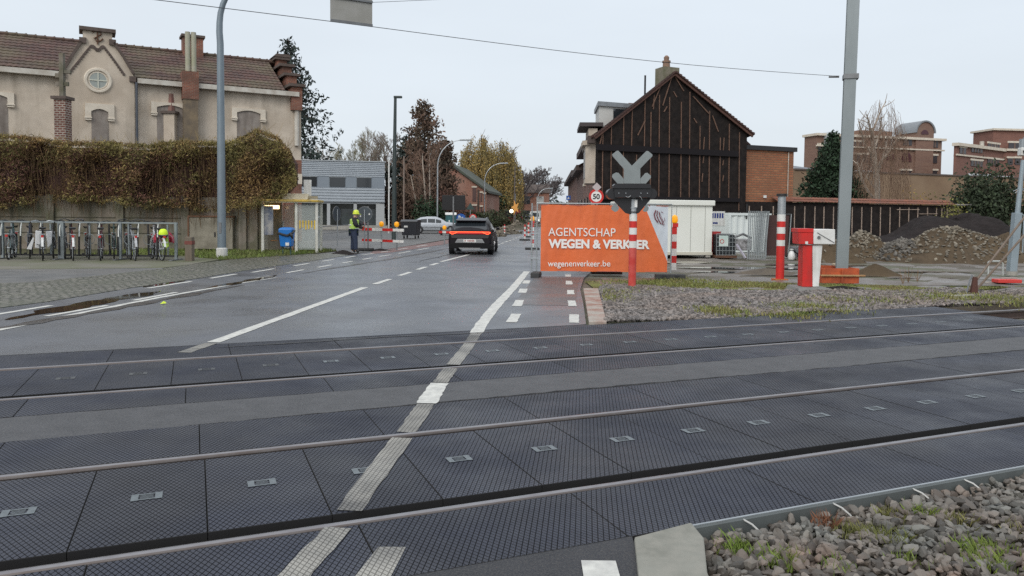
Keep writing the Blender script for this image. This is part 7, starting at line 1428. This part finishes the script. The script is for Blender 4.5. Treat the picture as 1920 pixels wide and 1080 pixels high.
for s in ((8, 9), (12, 13)): a_, c_ = Vector(J[s[0]][:3]), Vector(J[s[1]][:3]); skin('boot', [(a_.x, a_.y, .22, .06), (a_.x, a_.y, .07, .06), (c_.x, c_.y, .055, .052)], [(0,1), (1,2)], BLACK, wk, 1, k=1.3)
hx, hzz = .105, 1.66
b = MB(); b.lathe([(.001, .205), (.06, .195), (.11, .155), (.13, .09), (.135, .04), (.155, .03), (.155, .015), (.13, .02)], (hx, 0, hzz-.03), 20); b.build('safety_helmet', mat('helmet yellow', (.62, .72, .05), .35), wk, smooth=True)
b = MB(); b.add([(hx+.10, -.09, hzz), (hx+.22, -.06, hzz-.02), (hx+.22, .06, hzz-.02), (hx+.10, .09, hzz), (hx+.10, -.09, hzz-.015), (hx+.22, -.06, hzz-.03), (hx+.22, .06, hzz-.03), (hx+.10, .09, hzz-.015)], [(0,1,2,3), (7,6,5,4), (0,4,5,1), (1,5,6,2), (2,6,7,3)]); b.build('helmet_peak', mat('helmet yellow', (.62, .72, .05), .35), wk)
b = MB(); b.tube([(hx+.082, 0, hzz-.04), (hx+.115, 0, hzz-.085), (hx+.085, 0, hzz-.10)], [.012, .016, .010], 6); b.build('nose', SK, wk, smooth=True)
for s in (-1, 1): b = MB(); b.lathe([(.001, -.012), (.010, 0), (.001, .012)], (hx+.078, s*.033, hzz-.045), 8); b.build('eye', mat('eye dark', (.03, .02, .02), .3), wk, smooth=True); b = MB(); b.torus((hx-.005, s*.088, hzz-.06), .022, .010, (1,0,0), (0,0,1), 12, 5); b.build('ear', SK, wk, smooth=True)
b = MB(); b.bar((hx+.088, -.022, hzz-.115), (hx+.088, .022, hzz-.115), .006, .01); b.build('mouth', mat('lips', (.35, .12, .10), .6), wk)
b = MB(); b.lathe([(.098, .05), (.104, -.02), (.085, -.08), (.02, -.09)], (hx-.022, 0, hzz-.01), 16); b.build('hair', mat('grey hair', (.30, .28, .26), .9), wk, smooth=True)
GV = mat('orange glove', (.65, .09, .02), .6)
for (x, y, z), w_, s in ((hR, 16, 1), (hL, 19, -1)):
    gl = []; wr = Vector(J[w_][:3]); pal = Vector((x, y, z))
    JG = [(wr.x-.02, wr.y, wr.z, .036), (wr.x+.03, wr.y, wr.z, .040), (pal.x-.005, pal.y+s*.035, pal.z, .036, .03)]; EG = [(0,1), (1,2)]
    for k in range(4):
        zz = z+.036-.024*k; i0 = len(JG); ln_ = (.9, 1, .95, .8)[k]
        JG += [(x+.02, y+s*.045, zz, .013), (x+.055*ln_, y+s*.015, zz-.003, .012), (x+.05*ln_, y-s*.025, zz-.004, .011), (x+.015, y-s*.04, zz-.004, .009)]; EG += [(2, i0), (i0, i0+1), (i0+1, i0+2), (i0+2, i0+3)]
    i0 = len(JG); JG += [(x-.02, y-s*.01, z+.04, .015), (x+.01, y-s*.035, z+.045, .012)]; EG += [(1, i0), (i0, i0+1)]
    skin('glove', JG, EG, GV, wk, 1, 1)
# ------------------------------------------------------------------ trees and plants
def segs_mesh(name, segs, m, parent, k=3):
    """segs: list of (p0, p1, r0, r1)"""
    A = np.array([s[0] for s in segs]); B = np.array([s[1] for s in segs]); r0_ = np.array([s[2] for s in segs]); r1_ = np.array([s[3] for s in segs])
    D = B-A; D /= np.maximum(np.linalg.norm(D, axis=1), 1e-6)[:, None]; ref = np.where(np.abs(D[:, 2:3]) < .9, [[0, 0, 1.]], [[1., 0, 0]])
    X = np.cross(D, ref); X /= np.linalg.norm(X, axis=1)[:, None]; Y = np.cross(D, X); vs = []
    for P, r_ in ((A, r0_), (B, r1_)):
        for j in range(k): a = 2*np.pi*j/k; vs.append(P+(X*np.cos(a)+Y*np.sin(a))*r_[:, None])
    V = np.stack(vs, 1).reshape(-1, 3); base = np.arange(len(segs))[:, None]*(2*k)
    F = np.concatenate([np.stack([base[:, 0]+j, base[:, 0]+(j+1) % k, base[:, 0]+k+(j+1) % k, base[:, 0]+k+j], 1) for j in range(k)])
    return np_mesh(name, V, F, m, parent)
def cards(name, P, size, m, parent, rng, droop=0, asp=.6, loc=None):
    n = len(P); a = rng.normal(size=(n, 3)); a /= np.linalg.norm(a, axis=1)[:, None]
    if droop: a[:, 2] -= droop; a /= np.linalg.norm(a, axis=1)[:, None]
    b_ = np.cross(a, rng.normal(size=(n, 3))); b_ /= np.linalg.norm(b_, axis=1)[:, None]
    s = size*(.55+.9*rng.random(n)); a *= s[:, None]; b_ *= (s*asp)[:, None]*.5
    V = np.stack([P-a*.5, P+b_, P+a*.5, P-b_], 1).reshape(-1, 3)
    return np_mesh(name, V, np.arange(n*4).reshape(-1, 4), m, parent, loc=loc)
def grow(rng, p, d, L, r, lvl, segs, tips, kids=(4, 4, 4, 3), spread=.75, droop=0, steps=4, shrink=.62, jit=.16, up=.05):
    st = L/steps; pts = [p]; rr = r
    for i in range(steps):
        d = d+rng.normal(0, jit, 3); d[2] += up-droop*(.3+lvl*.35); d /= np.linalg.norm(d); q = p+d*st; r2 = r*(1-(i+1)/steps*.55)
        segs[min(lvl, 1)].append((p, q, rr, r2)); p, rr = q, r2; pts.append(p)
    if lvl >= len(kids): tips.append(p); return
    n = kids[lvl]
    for i in range(n):
        t_ = .35+.65*(i+.5)/n if lvl else .30+.70*(i+.5)/n
        k_ = min(int(t_*steps), steps-1); q = pts[k_]+(pts[k_+1]-pts[k_])*(t_*steps-k_)
        ax = rng.normal(size=3); ax -= d*ax.dot(d); ax /= np.linalg.norm(ax); nd = d*(1-spread*.55)+ax*spread; nd /= np.linalg.norm(nd)
        grow(rng, q, nd, L*shrink*(1.15-.45*t_)*(.8+.4*rng.random()), max(rr*.75, r*(1-t_*.5)*.5), lvl+1, segs, tips, kids, spread, droop, max(2, steps-1), shrink, jit, up)
BARK = mat('grey brown bark', (.11, .09, .075), .9, col2=(.07, .06, .05), nscale=3)
TWIG = mat('bare twigs', (.15, .12, .10), .9, island=.3); TWIGY = mat('olive bare twigs', (.22, .20, .12), .9, island=.3); TWIGR = mat('brown bare twigs', (.17, .11, .08), .9, island=.3)
def base_at(px, py, Y, zt_): a = atY(px, py, Y); return (a.x, Y, 0), atY(px, zt_, Y).z
def bare_tree(px, ytop, Y, label, seed, kids=(9, 6, 5, 4), spread=.8, droop=0, twig=TWIG, tr=.25, shrink=.5, minr=.02, name='bare_tree', group=None, leaves=None, lean=0, trunkm=None, up=.05):
    loc, H = base_at(px, 420, Y, ytop); rng = np.random.default_rng(seed); t = thing(name, label, 'tree', loc, 0, group); segs = ([], []); tips = []
    grow(rng, np.zeros(3), np.array([lean, 0, 1.]), H*.80, tr, 0, segs, tips, kids, spread, droop, 7, shrink, .07, up)
    segs_mesh('trunk', segs[0], trunkm or BARK, t, 6)
    S_ = [(a, b_, max(c, minr), max(d_, minr*.8)) for a, b_, c, d_ in segs[1]]
    zmax = max(s[1][2] for s in S_+segs[0]); k_ = H/zmax
    cr = segs_mesh('crown', S_, twig, t, 3); 
    for ch in t.children: ch.scale = (k_, k_, k_)
    if leaves:
        n, sz, m_, dr = leaves; tp = np.array(tips); P_ = tp[rng.integers(0, len(tp), n)]+rng.normal(0, sz*1.3, (n, 3)); lv = cards('foliage', P_, sz, m_, t, rng, dr); lv.scale = (k_, k_, k_)
    return t
DKN = mat('dark needles', (.022, .034, .030), .8, island=.5, col2=(.035, .05, .04), nscale=.6)
def conifer(px, ytop, Y, rad, label, seed, m, whorls=34, per=7, cs=.5, dens=26, z0=.06, name='conifer', irregular=.35, rise=-.05, pw=.8, hang=.25, trunk_r=.22, gap=.1, taper=1.0, offx=0):
    loc, H = base_at(px, 420, Y, ytop); rng = np.random.default_rng(seed); t = thing(name, label, 'tree', loc); rs = []; P_ = []
    tb = MB(); tb.tube([(0, 0, 0), (.1, 0, H*.5), (offx, 0, H)], [trunk_r, trunk_r*.6, .02], 8); tb.build('trunk', BARK, t)
    for w_ in range(whorls):
        f = z0+(1-z0)*(w_+rng.random()*.6)/whorls; z = H*f
        R_ = rad*(1-f)**pw*taper+rad*.04
        for k_ in range(per):
            if rng.random() < gap: continue
            a = rng.uniform(0, 6.283); L_ = R_*(1-irregular+irregular*2*rng.random()); n = 5; p = np.array([offx*f, 0, z])
            dz = rise*L_; prev = p
            for i in range(1, n+1):
                s_ = i/n; q = p+np.array([math.cos(a)*L_*s_, math.sin(a)*L_*s_, dz*s_*2-hang*L_*s_*s_+.12*L_*max(0, s_-.6)*2]); rs.append((prev, q, .04*(1.2-s_), .04*(1.1-s_))); prev = q
                m_ = int(dens*L_/rad*s_**.3/n*1.6)+1
                side = np.array([-math.sin(a), math.cos(a), 0])
                P_.append(q+side*rng.normal(0, .16*L_*(1.15-s_), (m_, 1))+rng.normal(0, .10+cs*.22, (m_, 3))-np.array([0, 0, 1])*np.abs(rng.normal(0, cs*.45, (m_, 1))))
    segs_mesh('branches', rs, BARK, t, 3); P_ = np.concatenate(P_); cards('foliage', P_, cs, m, t, rng, .6, .45); return t
def bush(px, py0, ytop, Y, wd, label, seed, m, n=1800, cs=.25, name='bush', dp=None, wild=.25, stems=True, cat='bush', thick=1.0):
    a = atY(px, py0, Y); H = atY(px, ytop, Y).z; rng = np.random.default_rng(seed); t = thing(name, label, cat, (a.x, Y, 0)); dp = dp or wd*.6
    k_ = 9; c = np.stack([rng.uniform(-.32, .32, k_)*wd, rng.uniform(-.3, .3, k_)*dp, rng.uniform(.25, .70, k_)*H], 1); rr = rng.uniform(.24, .42, k_)
    i = rng.integers(0, k_, n); v = rng.normal(size=(n, 3)); v /= np.linalg.norm(v, axis=1)[:, None]; rad = rng.random(n)**.4
    P_ = c[i]+v*(rad*rr[i])[:, None]*np.array([wd, dp, H*thick])*1.0+rng.normal(0, cs*wild*2, (n, 3)); P_[:, 2] = np.clip(P_[:, 2], .05, None)
    cards('foliage', P_, cs, m, t, rng, 0, .55)
    rs = []
    for q in P_[rng.integers(0, n, 60)]: rs.append((np.array([rng.normal(0, .1*wd), 0, 0]), q, .03, .012))
    segs_mesh('stems', rs, BARK, t, 3); return t
# ---- overgrown creeper hedge on the wall
HY = 32.6; hx0 = atY(-120, 300, HY).x; hx1 = atY(552, 300, HY).x; rngh = np.random.default_rng(70)
hd = thing('overgrown_hedge', 'huge overgrown creeper hedge in olive and rust brown on top of the concrete wall', 'hedge', (hx0, HY, 0))
def htop(px): return np.interp(px, [-120, 0, 60, 105, 140, 200, 280, 300, 350, 430, 455, 480, 520, 545, 556], [262, 258, 262, 270, 272, 272, 277, 272, 270, 272, 262, 247, 262, 290, 330])
def hbot(px): return np.interp(px, [-120, 0, 40, 120, 250, 330, 400, 440, 480, 530, 552], [388, 386, 380, 374, 384, 388, 394, 396, 388, 372, 345])
n = 105000; px_ = rngh.uniform(-120, 556, n); f_ = rngh.random(n); yy = htop(px_)+3*np.sin(px_/19)+3*np.sin(px_/7.3+1)+(hbot(px_)-htop(px_))*f_; yy += rngh.normal(0, 2.5, n); edge_ = rngh.random(n) < .10
yy = np.where(edge_, htop(px_)-np.abs(rngh.normal(0, 3.2, n)), yy)
wv_ = np.sin(px_/17)+np.sin(px_/41+2)+.6*np.sin(yy/13+px_/29)
Yd = HY-.30-.30*wv_-.35*np.exp(-((yy-htop(px_))/30)**2)-.25*np.exp(-((yy-hbot(px_))/16)**2)+rngh.normal(0, .22, n); Yd = np.where(px_ > 430, Yd-.5*np.exp(-((px_-490)/50)**2), Yd)
Yd = np.where(edge_, HY+rngh.uniform(-.6, .6, n), Yd)
K1 = np.array([tuple(atY(float(a), float(c), float(d_))) for a, c, d_ in zip(px_, yy, Yd)]); K1[:, 0] -= hx0; K1[:, 1] -= HY
fr_ = (yy-htop(px_))/np.maximum(hbot(px_)-htop(px_), 1); pol = np.clip(1.1-fr_*3.2, 0, 1)*.85+np.clip((fr_-.86)*6, 0, 1)*.7+np.clip((px_-300)/160, 0, 1)*.62+.25*(np.sin(px_/23+1)*np.sin(yy/9+px_/31)); pol = np.clip(pol*.88, .08, .9)
dens_ = .62+.5*np.sin(px_/13+np.sin(yy/11)*2)*np.sin(yy/8+px_/37); ol = rngh.random(n) < pol
HM = mat('creeper olive leaves', (.20, .165, .055), .9, col2=(.12, .105, .035), nscale=.9, namt=1, col3=(.23, .135, .055), n2scale=.6, n2amt=.8, island=.5, lo=.44, hi=.58)
HB = mat('creeper brown leaves', (.17, .085, .055), .9, col2=(.075, .035, .030), nscale=1.1, namt=1, col3=(.23, .15, .065), n2scale=.7, n2amt=.7, island=.55, lo=.44, hi=.58)
keep = rngh.random(n) < np.where(ol, dens_+.35, dens_); K2 = K1.copy(); K2[:, 1] += np.where(ol, 0, .18)
cards('foliage', K2[ol & keep], .13, HM, hd, rngh, .15, .26); cards('dry_foliage', K2[~ol & keep], .14, HB, hd, rngh, .2, .20)
q_ = []
for i in range(900):
    px = rngh.uniform(-110, 545); p = np.array(atY(px, float(htop(px))+3, HY+rngh.uniform(-.5, .4))); L_ = rngh.gamma(2, .09)+.06; dv = np.array([rngh.normal(0, .5), rngh.normal(0, .3), 1.]); q_.append((p-[hx0, HY, 0], p-[hx0, HY, 0]+dv*L_, .008, .004))
segs_mesh('stray_shoots', q_, mat('straw shoots', (.20, .15, .055), .9, island=.4), hd, 3)
b = MB()                                            # woody core of the hedge with an uneven face
nx_ = 70; ny_ = 10; vs = []; 
for j in range(ny_+1):
    for i in range(nx_+1):
        px = -118+(548+118)*i/nx_; y = float(htop(px)+5+(hbot(px)-htop(px)-10)*j/ny_); yd = HY+.02+.15*math.sin(px/17)*-1; p = atY(px, y, yd); vs.append((p.x-hx0, yd-HY, p.z))
m0_ = len(vs); vs += [(v[0], .75, v[2]) for v in vs]
for j in range(ny_):
    for i in range(nx_): q = j*(nx_+1)+i; b.f += [(q, q+1, q+nx_+2, q+nx_+1), (m0_+q, m0_+q+nx_+1, m0_+q+nx_+2, m0_+q+1)]; b.m += [0, 0]
for i in range(nx_): q = i; b.f += [(q, m0_+q, m0_+q+1, q+1)]; q = ny_*(nx_+1)+i; b.f += [(q, q+1, m0_+q+1, m0_+q)]; b.m += [0, 0]
for j in range(ny_): q = j*(nx_+1); b.f += [(q, q+nx_+1, m0_+q+nx_+1, m0_+q)]; q += nx_; b.f += [(q, m0_+q, m0_+q+nx_+1, q+nx_+1)]; b.m += [0, 0]
b.v = vs; b.build('woody_core', mat('woody tangle', (.085, .042, .034), .95, col2=(.05, .026, .022), nscale=2.5, namt=.9, bump=1, bscale=12, bdist=.08), hd)
rs = []
for i in range(1100):
    px = rngh.uniform(-110, 550); y0 = float(htop(px)+(hbot(px)-htop(px))*rngh.random()); p = np.array(atY(px, y0, HY-.45+rngh.normal(0, .1))); p[0] -= hx0; p[1] -= HY; L_ = rngh.uniform(.3, 1.1); q = p+np.array([rngh.normal(0, .10), rngh.normal(0, .08), -L_]); rs.append((p, q, .010, .006))
segs_mesh('hanging_stems', rs, mat('dry stems', (.16, .10, .05), .9, island=.5), hd, 3)
# ---- trees, left to right
conifer(560, 70, 92, 6.6, 'tall dark drooping fir rising behind the right end of the stucco house', 81, DKN, whorls=36, per=8, cs=.50, dens=40, z0=.10, irregular=.5, hang=.5, pw=.80, gap=.12, name='fir_tree', rise=.12, offx=-1.2)
bare_tree(628, 262, 120, 'pale leafless tree just above the left end of the metal office roof', 82, spread=.7, twig=mat('pale twigs', (.30, .25, .20), .9, island=.2), minr=.035)
bare_tree(664, 262, 105, 'olive tinted leafless tree behind the left part of the metal office', 96, (10, 8, 6, 4), spread=.6, twig=TWIGY, tr=.2, minr=.018, up=.12)
bare_tree(697, 240, 100, 'wide leafless tree above the right end of the metal office roof', 83, (11, 8, 6, 5), spread=.62, twig=TWIGY, tr=.28, minr=.016, up=.13)
bare_tree(728, 238, 90, 'leafless tree directly behind the tall dark street lamp', 84, (11, 8, 6, 4), spread=.6, twig=TWIG, tr=.26, minr=.016, up=.12)
DEADF = mat('brown conifer foliage', (.15, .085, .060), .9, island=.5, col2=(.085, .075, .05), nscale=.35, namt=.9)
conifer(794, 190, 84, 3.6, 'big reddish brown half dead spruce in the middle background', 85, DEADF, whorls=40, per=8, cs=.42, dens=28, z0=.08, irregular=.5, hang=.35, pw=.55, gap=.14, name='spruce_tree', rise=.15, trunk_r=.3)
conifer(760, 255, 86, 2.4, 'dark green spruce on the left side of the brown one', 86, DKN, whorls=26, per=7, cs=.45, dens=26, z0=.15, pw=.45, irregular=.5, name='spruce_tree')
conifer(833, 262, 88, 1.8, 'brown spruce squeezed between the big spruce and the brick house', 87, DEADF, whorls=26, per=8, cs=.42, dens=28, z0=.08, pw=.4, irregular=.4, name='spruce_tree')
BIRB = mat('birch bark', (.42, .36, .30), .8, col2=(.15, .12, .10), nscale=2)
for i, (px, yt, sd) in enumerate(((798, 262, 88), (806, 258, 89), (785, 300, 97))):
    bare_tree(px, yt, 78, ['thin pale trunked birch, left of two close together before the brown spruce', 'thin pale trunked birch, right of two close together before the brown spruce', 'low brownish birch standing left of the two pale trunks'][i], sd, (12, 7, 5), spread=.55, twig=TWIGR, tr=.11, minr=.02, trunkm=BIRB, name='birch_tree', group='birches before the brown spruce', shrink=.38)
bush(770, 440, 345, 80, 7, 'brown leafless thicket behind the black waste container', 90, mat('brown thicket', (.10, .06, .045), .9, island=.5, col2=(.06, .06, .035), nscale=.5), 3200, .3)
bush(803, 440, 370, 77, 3.4, 'small dark green conifer bush above the silver car', 91, mat('deep green', (.02, .045, .02), .85, island=.5), 1700, .28)
bush(835, 440, 352, 79, 4.0, 'reddish brown shrub right of the silver car roof', 98, mat('red thicket', (.12, .06, .045), .9, island=.5), 2000, .3)
bare_tree(850, 268, 130, 'pale thin leafless tree above the brick house gable', 92, spread=.6, twig=mat('pale twigs', (.30, .25, .20), .9, island=.2), minr=.035)
YL = mat('yellow willow leaves', (.36, .24, .075), .85, island=.4, col2=(.25, .20, .07), nscale=.3, namt=.9)
def weeping(px, ytop, Y, label, seed, wd, n, m, name='weeping_tree', cs=.22, py=420, lo_=.12, twm=None, nstr=420, shape=.42):
    loc, H = base_at(px, py, Y, ytop); rng = np.random.default_rng(seed); t = thing(name, label, 'tree', loc); segs = ([], []); tips = []
    grow(rng, np.zeros(3), np.array([0, 0, 1.]), H*.8, .3, 0, segs, tips, (9, 5), .6, 0, 6, .42, .07, .1); segs_mesh('trunk', segs[0]+segs[1], BARK if twm is None else BIRB, t, 4)
    P_ = []; rs = []
    for i in range(nstr):
        a = rng.uniform(0, 6.283); z = H*(lo_+.10+(.88-lo_)*rng.random()**.75)*(1+.10*math.sin(a*3+seed)-.08); env = wd*math.sqrt(max(.02, 1-((z/H-shape)/(1.02-shape))**2)) if z/H > shape else wd*(.8+.2*z/H/shape)
        r_ = env*rng.random()**.45; p = np.array([r_*math.cos(a), r_*math.sin(a), z]); L_ = min(z-H*lo_, rng.uniform(.12, .34)*H); k_ = max(3, int(L_/.25)); q0 = p
        for j in range(1, k_+1):
            q = p+np.array([math.cos(a)*.25*math.sin(j/k_*2)+rng.normal(0, .04), math.sin(a)*.25*math.sin(j/k_*2), -L_*j/k_+.25*math.sin(min(1, j/k_*4)*1.5)]); rs.append((q0, q, .016 if n else .010, .014 if n else .007)); q0 = q
            if n: P_.append(q+rng.normal(0, cs*.5, (max(1, n), 3)))
    segs_mesh('hanging_twigs', rs, twm or TWIGY, t, 3)
    if n: cards('foliage', np.concatenate(P_), cs, m, t, rng, 1.2, .4)
    return t
weeping(898, 252, 122, 'broad yellow weeping willow, left crown of the yellow pair', 93, 3.9, 2, YL, cs=.30, nstr=1000, name='willow_tree', lo_=.06)
weeping(938, 262, 124, 'yellow weeping willow, right crown of the yellow pair', 94, 3.6, 2, YL, cs=.30, nstr=900, name='willow_tree', lo_=.06)
bush(918, 425, 345, 118, 5, 'dark green ivy shrub below the yellow willows', 99, mat('deep green', (.02, .045, .02), .85, island=.5), 2200, .35)
bush(893, 430, 398, 92, 4, 'low dark green shrub in front of the brick house', 100, mat('verge shrub', (.045, .065, .03), .9, island=.5, col2=(.08, .06, .035), nscale=.6), 1800, .3)
bush(935, 428, 390, 100, 9, 'brown green undergrowth below the willows', 103, mat('verge shrub', (.045, .065, .03), .9, island=.5, col2=(.08, .06, .035), nscale=.6), 2600, .3)
bare_tree(978, 290, 150, 'dark leafless tree left of the pair at the street end', 101, (10, 7, 6, 4), spread=.8, twig=mat('dark twigs', (.10, .085, .085), .9, island=.2), minr=.035, tr=.4)
bare_tree(1018, 310, 165, 'dark fan shaped leafless tree right of the pair at the street end', 102, (12, 8, 6, 4), spread=.75, twig=mat('dark twigs', (.10, .085, .085), .9, island=.2), minr=.04, tr=.4, up=.1)
bush(985, 420, 365, 160, 16, 'dark green shrubbery at the far end of the street, left part', 104, mat('far green', (.035, .055, .04), .9, island=.4, col2=(.07, .06, .05), nscale=.2), 2600, .6)
bush(1028, 420, 372, 200, 16, 'dark brownish green shrubbery at the far end of the street, right part', 105, mat('far green', (.035, .055, .04), .9, island=.4, col2=(.07, .06, .05), nscale=.2), 2600, .6)
bare_tree(1000, 318, 210, 'faint thin leafless tree between the two dark street end trees', 106, (10, 7, 5, 4), spread=.7, twig=TWIG, minr=.05, tr=.3)
# ---- right side
conifer(1556, 252, 60, 2.35, 'dark green cone shaped cypress left of the steel mast', 110, mat('cypress green', (.018, .040, .018), .85, island=.55), whorls=54, per=13, cs=.30, dens=34, z0=.05, irregular=.18, hang=-.25, pw=.95, gap=.03, name='cypress_tree', rise=.35)
weeping(1645, 185, 58, 'leafless weeping birch behind the low wall right of the mast', 111, 2.3, 0, None, name='birch_tree', twm=mat('reddish birch twigs', (.20, .13, .09), .9, island=.3), nstr=900, lo_=.18, shape=.30)
YB2 = mat('yellow shrub leaves', (.30, .19, .05), .8, island=.4, col2=(.20, .17, .05), nscale=1)
bush(1718, 400, 348, 56, 1.9, 'loose orange yellow shrub above the tiled part of the wall', 112, YB2, 520, .15, wild=.9)
bush(1752, 400, 358, 55, 2.0, 'thin olive shrub between the yellow shrub and the dark yews', 113, mat('olive leaves', (.14, .13, .05), .8, island=.4), 420, .15, wild=.9)
YEW = mat('yew green', (.028, .045, .022), .85, island=.55, col2=(.05, .06, .03), nscale=.8)
bush(1812, 400, 318, 54, 3.6, 'dark green yew, left lump of the dark evergreen clump behind the wall', 114, YEW, 5200, .24, wild=.7)
bush(1862, 400, 308, 55, 3.8, 'tall dark green yew, right lump of the dark evergreen clump behind the wall', 115, YEW, 5600, .24, wild=.7)
bush(1925, 400, 352, 54, 1.8, 'dark green bush cut by the right border above the wall', 116, YEW, 1500, .22, wild=.6)
bush(1790, 400, 366, 51, 1.9, 'yellow green shrub in front of the dark yews', 117, mat('lime shrub', (.20, .20, .05), .8, island=.4), 900, .15, wild=.7)
for i, (px, py, h_) in enumerate(((1693, 532, .35), (1703, 530, .4), (1720, 528, .3))):
    P = G(px, py); rng = np.random.default_rng(120+i); rs = []
    for k in range(7): a = rng.normal(0, .25, 2); rs.append((np.zeros(3), np.array([a[0]*h_, a[1]*h_, h_*(.7+.5*rng.random())]), .006, .003))
    tag(segs_mesh('dry_weed', rs, mat('dry stems', (.16, .10, .05), .9, island=.5), None), ['dry brown weed stalks left of three in the grass behind the ballast', 'dry brown weed stalks in the middle of three behind the ballast', 'dry brown weed stalks right of three in the grass behind the ballast'][i], 'weed').location = P
# ---- roadworks in the far street: turf and rubble ridge, star light, excavator
TU = mat('dug up turf', (.12, .10, .075), .9, col2=(.06, .055, .035), nscale=1.2, namt=.9, bump=.8, bscale=5, bdist=.1)
for i, (px, py, rx_, ry_, h_) in enumerate(((948, 438, 1.7, 3.5, .55), (968, 430, 2.2, 5, .8), (985, 424, 3.0, 8, 1.0), (925, 443, 1.2, 2.0, .45))):
    heap('rubble_ridge', G(px, py)[:2], rx_, ry_, h_, TU, 130+i, ['dug up turf ridge beside the lane, second from the dark car', 'brown dug up rubble ridge in the middle of the street verge', 'farthest brown rubble ridge at the street end', 'low rubble ridge right beside the dark car'][i], nst=130, ssize=.34, smat=RUB)
P = atY(966, 400, 88); t = thing('star_light', 'yellow lit five pointed star decoration hanging high above the verge', 'street decoration', (P.x, 88, 0)); zc_ = atY(966, 389, 88).z
b = MB(); b.prism([(((.50, .22)[i % 2])*math.cos(i*math.pi/5+math.pi/2+.3), ((.95, .36)[i % 2])*math.sin(i*math.pi/5+math.pi/2+.3)) for i in range(10)], (0, 0, zc_), (1,0,0), (0,0,1), (0,1,0), .15); b.build('star', mat('lit star', (.62, .30, .07), .5, emit=.15), t)
b = MB(); b.tube([(.0, .2, 0), (0, .2, zc_+1.6)], .07, 6); b.build('pole', STEEL_D, t)
P = atY(959, 400, 86); b = MB(); b.lathe([(.01, -.22), (.2, -.12), (.22, .05), (.1, .2), (.01, .22)], (P.x, 86, atY(959, 396, 86).z), 10)
tag(b.build('lantern', mat('lit lantern', (1, .85, .65), .4, emit=2.5), smooth=True), 'small white glowing lantern left of the yellow star', 'lantern')
P = G(951, 426); t = thing('excavator', 'small dark red excavator working far up the street verge', 'excavator', P, R(20)); 
b = MB(); b.box(-.9, .9, -.6, .6, .1, .6); b.build('tracks', RUBBER, t, bevel=.1); b = MB(); b.box(-.7, .6, -.6, .6, .65, 1.3); b.build('body', mat('dark red machine', (.25, .03, .04), .5), t, bevel=.08); b = MB(); b.box(-.2, .5, -.5, .3, 1.3, 2.2); b.build('cab', GLASS_D, t, bevel=.05)
b = MB(); b.bar((.6, 0, 1.0), (1.6, 0, 2.3), .2); b.bar((1.6, 0, 2.3), (2.2, 0, 1.0), .16); b.build('arm', mat('dark red machine', (.25, .03, .04), .5), t); b = MB(); b.box(2.0, 2.5, -.3, .3, .6, 1.0); b.build('bucket', STEEL_D, t)
P = atY(1060, 376, 75); b = MB()
small_house(730, 432, 96, 9, 3.2, 6, 'low reddish outbuilding behind the dark street lamp', COPE, BR2, az=5, gable=.9)
